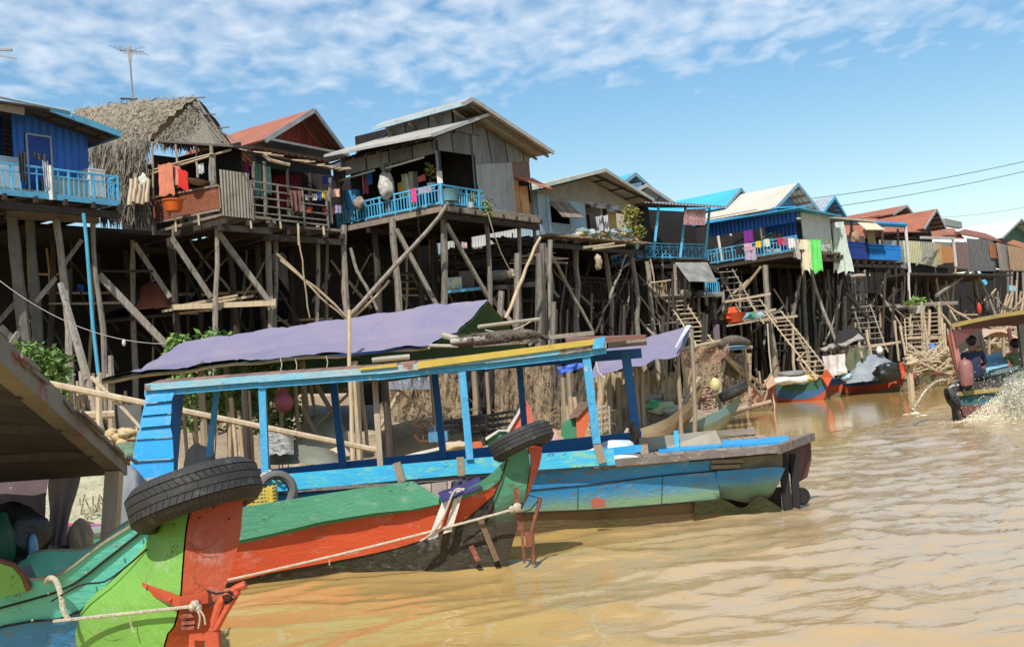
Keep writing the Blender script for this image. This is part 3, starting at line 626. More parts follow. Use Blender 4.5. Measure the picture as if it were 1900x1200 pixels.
def blue_boat():
 t=empty('canopied_boat',(0,12,0),'long sky blue passenger boat with open post canopy and yellow striped roof edge','boat')
 BH=hullmat('blue_hull',(.025,.25,.52),(.03,.19,.42),(.15,.16,.14),.10,.06,wear=.58,mud=(.115,.085,.05),mid=(.20,.33,.20),midz=.30)
 BC=M('turquoise_coaming',(.03,.34,.62),(.06,.42,.56),(.17,.45,.36),sc=5,st=(.7,1,1.5),wear=.53,wsc=9,soft=.08,rough=.5,bump=.3,bsc=22,crack=4)
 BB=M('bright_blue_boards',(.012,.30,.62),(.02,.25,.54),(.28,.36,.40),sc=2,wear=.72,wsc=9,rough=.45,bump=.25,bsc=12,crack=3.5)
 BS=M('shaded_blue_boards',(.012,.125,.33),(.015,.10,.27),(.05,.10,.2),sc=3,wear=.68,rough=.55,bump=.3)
 BP=M('light_blue_posts',(.07,.36,.60),(.05,.28,.50),(.40,.42,.40),sc=5,st=(2,2,.8),crack=5,wear=.60,wsc=9,rough=.5,bump=.4)
 RL=M('worn_rub_rail',(.20,.165,.145),(.12,.095,.085),(.30,.27,.25),sc=6,wear=.6,wsc=14,bump=.8,bsc=24)
 MO=M('algae_bottom',(.17,.115,.06),(.11,.08,.042),(.085,.10,.03),sc=2,st=(.5,1,2),wear=.55,wsc=3,soft=.15,bump=1,bsc=18,rough=.8)
 st=[([(190,938),(190,985),(190,1030),(190,1062)],11.75,1.3),
  ([(400,918),(400,960),(400,1015),(400,1050)],11.6,1.6),
  ([(600,904),(600,950),(600,1000),(600,1045)],11.5,1.75),
  ([(800,888),(800,930),(800,978),(800,1030)],11.5,1.8),
  ([(960,874),(960,912),(960,955),(960,1018)],11.5,1.8),
  ([(1100,861),(1100,899),(1100,948),(1100,1003)],11.52,1.8),
  ([(1230,850),(1230,883),(1230,938),(1230,990)],11.6,1.75),
  ([(1330,838),(1330,874),(1340,928),(1330,980)],11.7,1.65)]
 h=Hull(st);h.band('upper_strake',0,BH,t);h.band('lower_strake',1,BH,t,grow=.012);h.band('bottom',2,MO,t,grow=-.005)
 h.floor('bottom_boards',1,BS,t,.2)
 mb=MB();mb.tube([p-h.n*.014 for p in h.near[1]],.007,5);mb.build('seam',DARK,t);mb=MB();mb.tube([p-h.n*.016 for p in h.near[2]],.010,5);mb.build('seam',DARK,t)
 for i_ in(7,13,19,24,30):
  mb=MB();mb.tube([h.near[1][i_]-h.n*.013,h.near[2][i_]-h.n*.02],.0035,4);mb.build('butt_joint',DARK,t)
 h.rail('rub_rail',0,RL,t,.10,.05,i0=1)
 st2=[([(1330,874),(1335,905),(1340,928)],11.7,1.65),([(1385,870),(1385,900),(1370,932)],11.75,1.5),([(1430,866),(1425,895),(1410,938)],11.8,1.35),([(1457,868),(1446,900),(1437,925)],11.85,1.2)]
 h3=Hull(st2,sub=4)
 for k in(0,1):h3.band('stern_strake',k,BH,t)
 st3=[([(1290,932),(1290,960),(1290,995)],11.70,1.6),([(1340,926),(1340,955),(1340,990)],11.74,1.5),([(1378,943),(1378,960),(1378,990)],11.78,1.4),([(1412,922),(1414,952),(1415,985)],11.82,1.3),([(1450,943),(1450,960),(1450,985)],11.85,1.0)]
 h4=Hull(st3,sub=4);h4.band('stern_lip',0,M('mossy_wood',(.05,.055,.018),(.03,.035,.012),(.09,.065,.03),sc=3,wear=.6,bump=1,bsc=16),t);h4.band('stern_lip',1,MO,t)
 mb=MB();mb.slab(P(1300,935,12.2),P(1450,905,12.2),P(1450,985,12.3),P(1300,1000,12.3),.05);mb.build('stern_keel',WOODD,t)
 mb=MB();mb.prism([P(1322,850,11.78),P(1452,838,11.9),P(1452,872,11.9),P(1330,876,11.78)],Vector((0,1.3,0)));mb.build('stern_block',M('pale_green_wood',(.25,.25,.17),(.13,.11,.08),sc=3,wear=.6,bump=.5),t)
 mb=MB()
 for y,x1 in((843,1368),(855,1378),(865,1372)):mb.beam(P(1318,y+2,11.72),P(x1,y,11.74),.05,.05,(0,1,0))
 mb.build('broken_plank',WOODP,t)
 mb=MB();d=[P(1100,865,11.5),P(1440,836,11.62),P(1503,812,12.7),P(1400,806,13.25),P(1150,832,13.3)]
 dz=[Vector((p.x,p.y,p.z))for p in d];mb.prism(dz[::-1],Vector((0,0,-.04)));mb.build('stern_deck',WOODP,t)
 mb=MB();mb.beam(P(1100,862,11.47),P(1440,833,11.58),.09,.07);mb.beam(P(1440,834,11.58),P(1505,810,12.7),.09,.09);mb.build('deck_edge_rail',RL,t)
 mb=MB();mb.slab(P(1220,824,13.0),P(1462,808,12.95),P(1466,818,12.2),P(1222,836,12.2),.03);mb.build('blue_deck_panel',BB,t)
 mb=MB();mb.beam(P(1290,808,13.2),P(1400,800,13.2),.10,.07);mb.beam(P(1385,800,13.2),P(1398,799,13.2),.1,.1);mb.build('deck_timber',WOODP,t)
 mb=MB();mb.prism([P(1450,836,11.9),P(1500,815,12.6),P(1504,815,12.62),P(1506,850,12.6),P(1498,885,12.5),P(1484,893,12.4),P(1482,888,12.3)],Vector((-.05,.05,0)));mb.build('rudder_blade',M('dark_red_rudder',(.045,.028,.027),(.11,.035,.03),sc=2,wear=.6,bump=.3),t)
 mb=MB();mb.beam(P(1451,842,11.95),P(1463,952,11.95),.09,.06,(0,1,0));mb.build('rudder_post',DARK,t);mb=MB();mb.beam(P(1472,842,12.1),P(1478,948,12.1),.08,.06,(0,1,0));mb.build('rudder_post',DARK,t)
 mb=MB();a=P(1488,920,12.2);m=Vector((.2,-1,.1)).to_track_quat('Z','Y').to_matrix();mb.lathe(a,[(.001,.02),(.08,.03),(.10,0),(.08,-.03),(.001,-.02)],14,m);mb.build('propeller_guard',DARK,t,smooth=True)
 def board(name,a,b,c,d,Y0,Y1,th,mat):
  mb=MB();mb.prism([P(*a,Y0),P(*b,Y1),P(*c,Y1),P(*d,Y0)],Vector((0,th,0)));return mb.build(name,mat,t)
 board('coaming',(497,882),(862,851),(862,880),(497,913),11.45,11.40,.04,BC)
 board('coaming',(862,851),(1138,832),(1142,862),(862,880),11.40,11.42,.04,BC)
 board('side_bench',(1020,845),(1190,826),(1190,838),(1020,858),11.42,11.42,.16,BB)
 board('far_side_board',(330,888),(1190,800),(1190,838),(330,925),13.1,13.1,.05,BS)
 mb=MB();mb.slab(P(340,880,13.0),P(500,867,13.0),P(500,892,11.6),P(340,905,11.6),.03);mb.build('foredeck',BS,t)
 RT=M('roof_boards_worn',(.22,.11,.08),(.16,.10,.085),(.10,.34,.46),sc=2,wear=.64,rough=.7,bump=.5,planks=.2)
 FA=M('worn_fascia',(.13,.42,.58),(.33,.38,.36),(.20,.11,.08),sc=4,st=(.7,1,1),wear=.56,wsc=5,rough=.6,bump=.5,bsc=20)
 def rl(px):return 712+(px-270)*(642-712)/(1120-270)
 seg=[(268,713),(480,697),(700,682),(900,662),(1040,646),(1125,634)]
 mb=MB();rows=[]
 for x,y in seg:
  p=P(x,y,11.35);q=Vector((p.x,13.25,p.z-.02));c=(p+q)/2+Vector((0,0,.07));a1=(p+c)/2+Vector((0,0,.02));a2=(c+q)/2+Vector((0,0,.02));rows.append([p,a1,c,a2,q])
 low=[[p-Vector((0,0,.045))for p in r]for r in rows]
 mb.grid(rows,uvf=lambda i,j:(i*1.2,j*.5));mb.grid(low[::-1],uvf=lambda i,j:(i*1.2,j*.5));mb.grid([[r[-1]for r in rows],[r[-1]for r in low]]);mb.grid([rows[0],low[0]]);mb.grid([rows[-1],low[-1]]);mb.build('roof',RT,t)
 mb=MB()
 for(x0,y0),(x1,y1)in zip(seg,seg[1:]):mb.prism([P(x0,y0-1,11.32),P(x1,y1-1,11.32),P(x1,y1+11,11.32),P(x0,y0+12,11.32)],Vector((0,.03,0)))
 mb.build('fascia',FA,t)
 mb=MB()
 for(x0,y0),(x1,y1)in zip(seg,seg[1:]):mb.prism([P(x0,y0+12,11.36),P(x1,y1+11,11.36),P(x1,y1+22,11.36),P(x0,y0+23,11.36)],Vector((0,.05,0)))
 mb.build('roof_beam',BP,t)
 YE=M('yellow_paint',(.50,.36,.06),(.42,.30,.05),(.25,.19,.11),crack=3,sc=4,wear=.68,rough=.5,bump=.2)
 mb=MB()
 for q in([(668,684),(735,676),(738,682),(668,689)],[(775,673),(1108,630),(1104,641),(775,686)]):mb.prism([P(x,y-2,11.295)for x,y in q],Vector((0,.02,0)))
 mb.build('yellow_stripe',YE,t)
 mb=MB();mb.prism([P(1100,642,11.29),P(1104,628,11.29),P(1123,624,11.29),P(1120,645,11.29),P(1099,648,11.29)],Vector((0,.04,0)));mb.build('fascia_end',BP,t)
 mb=MB();mb.slab(P(1050,640,11.6),P(1198,632,11.6),P(1200,630,13.0),P(1050,634,13.2),.06);mb.build('roof_extension',M('red_brown_plank',(.20,.07,.05),(.15,.10,.08),sc=3,wear=.6,bump=.6),t)
 mb=MB();mb.slab(P(1128,641,11.45),P(1200,633,11.45),P(1200,640,13.0),P(1128,646,13.0),.03);mb.build('roof_extension',WOODP,t)
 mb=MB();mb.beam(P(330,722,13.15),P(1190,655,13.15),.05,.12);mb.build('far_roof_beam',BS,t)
 mb=MB()
 for x in(400,560,720,880,1030):y=rl(x);p=P(x,y+12,11.45);mb.beam(p,Vector((p.x+.05,13.2,p.z)),.05,.05)
 mb.build('roof_rafter',BS,t)
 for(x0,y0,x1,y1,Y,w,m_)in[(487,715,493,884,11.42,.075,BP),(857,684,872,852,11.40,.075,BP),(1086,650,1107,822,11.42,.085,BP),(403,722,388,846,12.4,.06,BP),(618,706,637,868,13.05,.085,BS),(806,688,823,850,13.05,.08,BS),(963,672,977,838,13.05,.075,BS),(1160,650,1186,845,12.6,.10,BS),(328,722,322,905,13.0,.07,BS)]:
  mb=MB();mb.beam(P(x0,y0,Y),P(x1,y1,Y),w,w*.9,(0,1,0));mb.build('post',m_,t)
 mb=MB();mb.beam(P(695,697,11.7),P(706,864,11.6),.06,.05,(0,1,0));mb.build('post',M('bare_wood_post',(.42,.34,.25),(.3,.23,.16),sc=4,st=(2,2,.5),bump=.5),t)
 mb=MB();mb.beam(P(1107,822,11.42),P(1118,858,11.42),.085,.06,(0,1,0));mb.build('post',WOOD,t)
 mb=MB();mb.beam(P(860,693,11.6),P(868,800,11.6),.03,.03,(0,1,0));mb.build('brace',WOOD,t)
 rowsY=[(722,272,326),(745,268,318),(768,263,318),(790,259,316),(812,252,320),(852,245,322),(893,235,322)]
 mb=MB()
 for i in range(len(rowsY)-1):
  y0,a0,b0=rowsY[i];y1,a1,b1=rowsY[i+1];k=(i%2)*.006
  mb.prism([P(a0,y0+4,11.36+k),P(b0,y0,11.36+k),P(b1,y1-2,11.33+k),P(a1,y1+3,11.33+k)],Vector((0,.03,0)))
 mb.build('front_panel',BB,t)
 mb=MB();mb.prism([P(320,729,11.35),P(341,727,11.55),P(322,760,11.5),P(317,745,11.35)],Vector((.0,.03,0)));mb.prism([P(317,742,11.36),P(340,728,11.62),P(326,790,11.62),P(328,870,11.62),P(322,892,11.36)],Vector((0,.03,0)));mb.build('front_panel_side',BS,t)
 mb=MB();mb.prism([P(232,893,11.3),P(322,880,11.3),P(345,905,11.3),P(228,925,11.3)],Vector((0,.05,0)));mb.build('bow_board',M('grey_blue_worn',(.25,.36,.44),(.35,.33,.29),(.05,.3,.5),sc=4,wear=.6,bump=.5),t)
 mb=MB();mb.prism([P(1198,812,12.5),P(1328,798,12.6),P(1340,816,12.5),P(1342,828,12.5),P(1200,842,12.5)],Vector((0,.05,0)));mb.build('back_board',M('grey_panel',(.33,.285,.22),(.24,.205,.16),sc=3,bump=.4,bsc=16),t)
 mb=MB();mb.beam(P(1192,812,12.35),P(1197,850,12.3),.09,.05,(0,1,0));mb.build('box_post',WOOD,t)
 mb=MB();mb.prism([P(1250,799,12.46),P(1258,798,12.46),P(1262,836,12.44),P(1253,837,12.44)],Vector((0,.02,0)));mb.build('blue_strap',BC,t)
 mb=MB();mb.prism([P(1095,930,11.4),P(1104,922,11.4),P(1122,926,11.4),P(1124,940,11.4),P(1100,943,11.4)],Vector((0,.03,0)));mb.build('red_patch',M('brick_red_patch',(.36,.10,.06),bump=.3),t)
 return t
blue_boat()
def bag(name,c,r,sq,mat,label,cat,amp=.3,seed=0,group=None):
 mb=MB();mb.blob(c,r,sq,amp,12,1.8,seed);return mb.build(name,mat,None,smooth='all',label=label,cat=cat,group=group)
CLR=M('clear_plastic',(.55,.62,.68),(.40,.47,.55),sc=5,rough=.2,bump=.6,bsc=9)
bag('plastic_bag',P(1140,836,12.0),.20,(1.15,.8,.62),CLR,'clear plastic bag bulging beside the last canopy post of the blue boat','bag')
bag('plastic_bag',P(1108,842,11.75),.12,(1.3,.8,.6),cloth((.8,.8,.78)),'white plastic bundle tucked under the blue side bench','bag',seed=3)
bag('plastic_bag',P(1150,850,11.8),.09,(2.2,.8,.35),cloth((.75,.75,.72)),'flat crumpled white sheet on the blue boat deck','sheet',seed=4)
bag('net_bag',P(1178,808,12.4),.10,(.55,.5,1.5),NETD,'black mesh bag tied to the stern canopy post','bag',seed=6)
rope([P(497,872,11.4),P(512,878,11.36),P(524,876,11.36),P(535,882,11.38),P(520,892,11.38),P(505,882,11.38),P(492,890,11.36),P(488,900,11.36)],.012,'coiled pale rope round the blue post of the canopied boat',knots=[(P(492,884,11.36),.05)])
tyre('tyre',P(512,912,10.75),.20,.125,.15,(.35,-.9,.15),'grey tyre hanging between the green boat and blue boat',mat=M('grey_rubber',(.12,.12,.115),(.08,.08,.08),bump=.3))
def crate(c,w,d,h,mat,label):
 c=Vector(c);t=empty('crate',c,label,'crate');mb=MB()
 for k in range(5):z=h*(k+.5)/5;mb.box(c+Vector((0,-d/2,z)),(w,.015,h*.11));mb.box(c+Vector((0,d/2,z)),(w,.015,h*.11));mb.box(c+Vector((-w/2,0,z)),(.015,d,h*.11));mb.box(c+Vector((w/2,0,z)),(.015,d,h*.11))
 for i in range(7):x=-w/2+w*i/6;mb.box(c+Vector((x,-d/2-.004,h/2)),(.012,.012,h));mb.box(c+Vector((x,d/2+.004,h/2)),(.012,.012,h))
 mb.build('lattice_side',mat,t);mb=MB();mb.box(c+Vector((0,0,.01)),(w,d,.015));mb.build('bottom',mat,t);return t
crate(P(488,935,10.6),.24,.2,.17,M('yellow_plastic',(.62,.47,.08),rough=.4,bump=.1),'small yellow plastic crate beside the grey hanging tyre')
def heap(name,pts,mat,label,cat,h=.3,seed=1,n=10):
 """rumpled sheet over something, plan quad pts, mound height h"""
 a,b,c,d=[Vector(p)for p in pts];mb=MB();rows=[]
 for i in range(n+1):
  row=[]
  for j in range(n+1):
   s,t_=j/n,i/n;p=(a*(1-s)+b*s)*(1-t_)+(d*(1-s)+c*s)*t_
   e=max(0,math.sin(math.pi*s)*math.sin(math.pi*t_))**.5
   row.append(p+Vector((0,0,h*e*(1+.5*noise.noise(Vector((s*3+seed,t_*3,seed))))+.04*noise.noise(Vector((s*11,t_*11,seed))))))
  rows.append(row)
 mb.grid(rows);return mb.build(name,mat,None,smooth='all',label=label,cat=cat)
heap('tarpaulin',[P(196,960,10.4),P(262,985,9.8),P(285,905,11.3),P(205,905,11.4)],GREYT,'crumpled dark grey tarpaulin heaped at the left end of the blue boat','tarpaulin',h=.35,n=16)
def left_boat():
 t=empty('roofed_boat',(-3.6,7,0),'dark roofed boat at the left edge with tilted plank canopy and a bare post','boat')
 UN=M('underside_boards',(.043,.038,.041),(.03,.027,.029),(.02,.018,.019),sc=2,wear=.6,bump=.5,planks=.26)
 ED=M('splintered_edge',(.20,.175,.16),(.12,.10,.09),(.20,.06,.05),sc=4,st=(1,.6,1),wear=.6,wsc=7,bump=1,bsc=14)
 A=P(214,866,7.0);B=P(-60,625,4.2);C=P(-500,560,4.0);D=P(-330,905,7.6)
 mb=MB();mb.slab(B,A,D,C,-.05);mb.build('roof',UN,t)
 mb=MB();mb.beam(A+Vector((.03,0,0)),B+Vector((.03,0,0)),.09,.12);mb.build('roof_edge',ED,t)
 mb=MB();mb.beam(A+Vector((0,.02,.02)),D,.06,.09);mb.build('rear_roof_beam',UN,t)
 mb=MB()
 for k in(.25,.5,.75):p=A+(B-A)*k;q=D+(C-D)*k;mb.beam(p-Vector((0,0,.05)),q-Vector((0,0,.05)),.05,.05)
 mb.build('rafter',WOODD,t)
 for k in range(26):
  mb=MB();s=random.random();p=A+(B-A)*s*.9+Vector((.07+random.uniform(0,.04),0,.03));mb.beam(p,p+(A-B).normalized()*random.uniform(.1,.35)+Vector((random.uniform(-.01,.02),0,random.uniform(-.02,.02))),.012,.02);mb.build('splinter',ED,t)
 mb=MB();mb.beam(P(212,876,6.8),P(196,1120,6.6),.09,.08,(0,1,0));mb.build('post',M('sunlit_post',(.36,.285,.21),(.26,.20,.15),(.12,.09,.07),sc=4,st=(2,2,.5),wear=.62,bump=.6),t)
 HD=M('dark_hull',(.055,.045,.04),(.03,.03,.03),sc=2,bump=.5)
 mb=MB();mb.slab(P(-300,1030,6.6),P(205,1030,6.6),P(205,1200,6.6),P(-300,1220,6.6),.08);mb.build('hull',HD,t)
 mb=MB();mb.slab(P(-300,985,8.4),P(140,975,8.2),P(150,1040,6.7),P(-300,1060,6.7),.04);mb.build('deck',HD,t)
 mb=MB();mb.tube([P(40,1050,6.55),P(128,1032,6.7)],.075,12);mb.build('exhaust_pipe',BLACKP,t,smooth=True)
 mb=MB();mb.blob(P(150,1010,7.2),.14,(.6,.6,1.2),.4);mb.build('stump',WOOD,t)
 return t
left_boat()
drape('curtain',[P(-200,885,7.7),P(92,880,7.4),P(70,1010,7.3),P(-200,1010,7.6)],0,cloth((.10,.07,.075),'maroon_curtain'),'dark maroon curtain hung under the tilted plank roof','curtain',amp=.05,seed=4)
drape('curtain',[P(88,880,7.2),P(152,876,7.2),P(118,1012,7.1),P(88,1012,7.1)],0,cloth((.21,.165,.17),'mauve_curtain'),'greyish mauve curtain with ragged purple edge beside the bare post','curtain',amp=.04,seed=8)
bag('bundle',P(30,1000,6.4),.17,(1.2,.8,1.15),BLACKP,'black plastic wrapped bundle in the shade of the left boat','bundle',seed=11)
bag('bundle',P(2,1005,6.2),.12,(.6,.8,1.4),GREENT,'dark green cloth bundle at the far left boat edge','bundle',seed=13)
bag('plastic_bottle',P(62,1015,6.3),.04,(.7,.7,2.0),M('bottle_blue',(.12,.3,.5),rough=.2),'small blue plastic bottle on the dark left boat','bottle',amp=.05,seed=14)
# ================================================================ house helpers
def gz(p):return ground_z(p.x,p.y)
def deck(F,u0,u1,v0,v1,z,parent,mat=WOODP,th=.07,name='floor',joists=True):
 mb=MB();mb.slab(F.p(u0,v0,z),F.p(u1,v0,z),F.p(u1,v1,z),F.p(u0,v1,z),th);o=mb.build(name,mat,parent)
 if joists:
  mb=MB();n=max(2,int(abs(u1-u0)/.7))
  for i in range(n+1):u=u0+(u1-u0)*i/n+(.04 if i==0 else-.04 if i==n else 0);mb.beam(F.p(u,v0-.12,z-th-.075),F.p(u,v1,z-th-.075),.07,.14)
  for v in(v0+.1,v1-.3,(v0+v1)/2):mb.beam(F.p(u0-.05,v,z-th-.23),F.p(u1+.05,v,z-th-.23),.10,.16)
  mb.build('joists',WOODD if True else WOOD,parent)
 return o
def railing(A,B,z,h,parent,mat,style='bars',sp=.13,za=None):
 A,B=Vector((A[0],A[1],z)),Vector((B[0],B[1],z))if za is None else Vector((B[0],B[1],za));d=B-A;L=d.length;up=Vector((0,0,1));mb=MB()
 mb.beam(A+up*h,B+up*h,.05,.045);mb.beam(A+up*.08,B+up*.08,.04,.05)
 n=max(2,int(L/sp))
 if style=='bars':
  mb.beam(A+up*(h-.16),B+up*(h-.16),.03,.03)
  for i in range(n+1):
   p=A+d*i/n
   big=i%5==0
   mb.beam(p+up*(0 if big else .08),p+up*(h+(.03 if big else-.16 if i%5 in(1,4)else 0)),.055 if big else .03,.05 if big else .025,up=d)
 elif style=='solid':
  for i in range(n+1):p=A+d*i/n;mb.beam(p+up*.05,p+up*h,.085,.02,up=d)
  mb.beam(A+up*h*.8,B+up*h*.8,.05,.05)
 elif style=='lattice':
  m=max(1,int(L/.45))
  for i in range(m+1):
   p=A+d*i/m;mb.beam(p,p+up*h,.035,.035,up=d)
   if i<m:
    q=A+d*(i+1)/m;c=(p+q)/2;mb.beam(p+up*.1,q+up*(h-.14),.022,.02);mb.beam(q+up*.1,p+up*(h-.14),.022,.02);mb.beam(c+up*.1,c+up*(h-.12),.022,.02,up=d)
  mb.beam(A+up*(h-.13),B+up*(h-.13),.03,.03)
 elif style=='horizontal':
  for k in range(1,5):mb.beam(A+up*h*k/5,B+up*(h*k/5+random.uniform(-.02,.02)),.035,.035)
  m=max(1,int(L/.8))
  for i in range(m+1):p=A+d*i/m;mb.beam(p,p+up*h,.05,.05,up=d)
 return mb.build('railing',mat,parent)
def facY(px):
 T=[(-200,22),(0,23.8),(220,26.2),(265,29.2),(412,28),(500,29.2),(628,31.5),(820,30.6),(1000,34.5),(1012,36.6),(1190,41),(1210,43.8),(1310,46.5),(1330,50),(1478,48),(1570,52),(1690,57),(1760,70),(1880,84),(2100,120)]
 for(a,b),(c,d)in zip(T,T[1:]):
  if px<=c:return b+(d-b)*(px-a)/(c-a)
 return 120
def stilt(parent,x0,y0,x1,y1,dY=0,r=.10,crook=.06,mat=None,name='stilt',ground=True,Y=None):
 Y=(facY(x0)if Y is None else Y)+dY;p=P(x0,y0,Y);q=P(x1,y1,Y)
 if ground:
  d=q-p;g=ground_z(q.x,q.y)-.3;g=min(g,q.z);q=p+d*((g-p.z)/d.z)
 mb=MB();r*=.78;mb.pole(q,p,r,r*.8,crook*1.3,9);return mb.build(name,mat or WOOD,parent,smooth=True)
def brace(parent,x0,y0,Y0,x1,y1,Y1,w=.07,mat=None,r=None,name='brace',crook=.04):
 mb=MB()
 if r:mb.pole(P(x0,y0,Y0),P(x1,y1,Y1),r*.8,r*.65,crook*1.5,8)
 else:mb.beam(P(x0,y0,Y0),P(x1,y1,Y1),w*.7,w)
 return mb.build(name,mat or WOOD,parent,smooth=bool(r))
def logs(name,items,r,mat,label,cat,**k):
 t=empty(name,items[0][0],label,cat)if len(items)>1 else None
 for a,b in items:
  mb=MB();mb.pole(a,b,r*random.uniform(.7,1.2),None,.02,3,6)
  if t:mb.build('pole',mat,t,smooth=True)
  else:return mb.build(name,mat,None,smooth=True,label=label,cat=cat)
 return t
def back_stilts(F,us,vs,z,parent,r=.11,mat=None):
 for v in vs:
  for u in us:
   p=F.p(u+random.uniform(-.25,.25),v+random.uniform(-.2,.2),z-.1);g=gz(p)-.3
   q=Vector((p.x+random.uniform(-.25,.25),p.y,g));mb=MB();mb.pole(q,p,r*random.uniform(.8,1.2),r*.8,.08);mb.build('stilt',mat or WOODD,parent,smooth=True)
def tangle(parent,x0,x1,y0,y1,Y0,Y1,n,r=.045,mats=None,seed=0):
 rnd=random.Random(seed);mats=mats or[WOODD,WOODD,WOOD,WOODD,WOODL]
 for i in range(n):
  x=rnd.uniform(x0,x1);Y=Y0+(Y1-Y0)*(x-x0)/(x1-x0)+rnd.uniform(0,2.2);a=y0+rnd.random()*(y1-y0)*.5;kind=rnd.random();s=(y1-y0)
  if kind<.5:p,q=P(x,a-s*.1,Y),P(x+rnd.uniform(-14,14),y1+40,Y)
  elif kind<.82:p,q=P(x,a,Y),P(x+rnd.choice((-1,1))*rnd.uniform(.25,.6)*s,a+rnd.uniform(.35,.7)*s,Y+rnd.uniform(-.5,.5))
  else:p,q=P(x,a+s*.3,Y),P(x+rnd.uniform(.3,.6)*s,a+s*.3+rnd.uniform(-8,4),Y+rnd.uniform(-.4,.8))
  g=max(0,gz(q));
  if q.z<g:q=p+(q-p)*((g-p.z)/(q.z-p.z))
  mb=MB();mb.pole(q,p,r*rnd.uniform(.6,1.3),None,.09,6,6);mb.build('prop_pole',rnd.choice(mats),parent,smooth=True)
def shade_wall(F,u0,u1,v,z,parent,lo=None,mat=DARKP,name='shade_screen',vdir=False):  # added backing, dark where only shade lies below the floor
 """shade-dark screen added behind the stilts, ground to floor, slightly gappy"""
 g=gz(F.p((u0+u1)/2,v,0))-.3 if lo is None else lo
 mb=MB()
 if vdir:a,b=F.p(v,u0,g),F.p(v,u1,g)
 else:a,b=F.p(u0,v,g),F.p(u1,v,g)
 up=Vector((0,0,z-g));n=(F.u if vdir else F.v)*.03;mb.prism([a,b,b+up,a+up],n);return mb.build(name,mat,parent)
def ladder(p,q,w,parent=None,n=None,mat=WOODL,label=None,r=.035,side=None,group=None):
 p,q=Vector(p),Vector(q);d=q-p;L=d.length;s=Vector(side).normalized()if side else Vector((d.y,-d.x,0)).normalized()
 if s.length<.5:s=Vector((1,0,0))
 t=empty('ladder',p,label,'ladder',group)if parent is None else parent
 for sg in(-1,1):
  mb=MB();mb.pole(p+s*sg*w/2,q+s*sg*w/2*.92,r,r*.85,.02,5,6);mb.build('ladder_rail',mat,t,smooth=True)
 n=n or int(L/.32)
 for i in range(n):
  k=(i+.6)/n;c=p+d*k;mb=MB();e=random.uniform(-.03,.03);mb.tube([c-s*(w/2+.09)+Vector((0,0,e)),c+s*(w/2+.07)],r*.72,6);mb.build('rung',mat,t,smooth=True)
 return t
def hang(name,a,b,drop,mat,label,cat,group=None,amp=.03,seed=0,taper=1.0,lean=(0,0,0),jag=0,cols=10,rows_=8):
 """cloth hanging from the line a-b"""
 a,b=Vector(a),Vector(b);mb=MB();rows=[];d=b-a;n=Vector((d.y,-d.x,0)).normalized();lean=Vector(lean);mid=(a+b)/2
 for i in range(rows_+1):
  t_=i/rows_;row=[]
  for j in range(cols+1):
   s=j/cols;e=(1+(taper-1)*t_)*(1+.10*noise.noise(Vector((t_*3,seed*1.7,5+(s>.5)))))*(1-.06*math.sin(math.pi*t_));q=mid+d*(s-.5)*e;f=.5+.5*t_
   dj=drop*(1+(jag+.16)*noise.noise(Vector((s*4+seed*3.3,seed,2))))
   row.append(q+Vector((0,0,-dj*t_-.035*abs(math.sin(s*9+seed))*(1-t_)))+lean*t_+n*amp*f*(math.sin(s*14+seed*2+t_)+.7*noise.noise(Vector((s*5+seed,t_*3,seed)))))
  rows.append(row)
 mb.grid(rows,uvf=lambda i,j:(j*.1,i*.1));return mb.build(name,mat,None,smooth='all',label=label,cat=cat,group=group)
def shirt(a,w,h,dirv,mat,label,group=None,seed=0):
 """hanging shirt with sleeves; a = top centre, dirv = horizontal direction"""
 d=Vector(dirv).normalized();z=Vector((0,0,1));n=Vector((d.y,-d.x,0));a=Vector(a)
 o=[(-.15,0),(.15,0),(.5,-.12),(.72,-.36),(.58,-.44),(.40,-.30),(.38,-1),(-.38,-1),(-.40,-.30),(-.58,-.44),(-.72,-.36),(-.5,-.12)]
 mb=MB();mb.prism([a+d*x*w*.72+z*y*h+n*.02*math.sin(x*9+seed)for x,y in o],n*.025);return mb.build('shirt',mat,None,label=label,cat='shirt',group=group)
def leaves(name,cs,n,ls,mat,parent=None,stems=True,mat2=None,flat=.6,**kw):
 """cs = list of (centre, rx, ry, rz) clumps; n leaves each; ls leaf length"""
 mb=MB();rnd=random.Random(int(cs[0][0][0]*97)&0xffff)
 for c,rx,ry,rz in cs:
  c=Vector(c)
  for _ in range(n):
   while True:
    d=Vector((rnd.uniform(-1,1),rnd.uniform(-1,1),rnd.uniform(-1,1)))
    if d.length<1 and d.length>rnd.random()*.9:break
   p=c+Vector((d.x*rx,d.y*ry,d.z*rz));t=Vector((rnd.uniform(-1,1),rnd.uniform(-1,1),rnd.uniform(-.7,.5))).normalized();q=t.cross(Vector((rnd.uniform(-1,1),rnd.uniform(-1,1),rnd.uniform(.2,1)))).normalized()
   l=ls*rnd.uniform(.6,1.3);w=l*.22
   mb.face([p,p+t*l*.45+q*w,p+t*l,p+t*l*.45-q*w],None,rnd.random()<.35 and 1 or 0)
 m=[mat,mat2 or mat]if mat2 else mat
 return mb.build(name,m,parent,**kw)
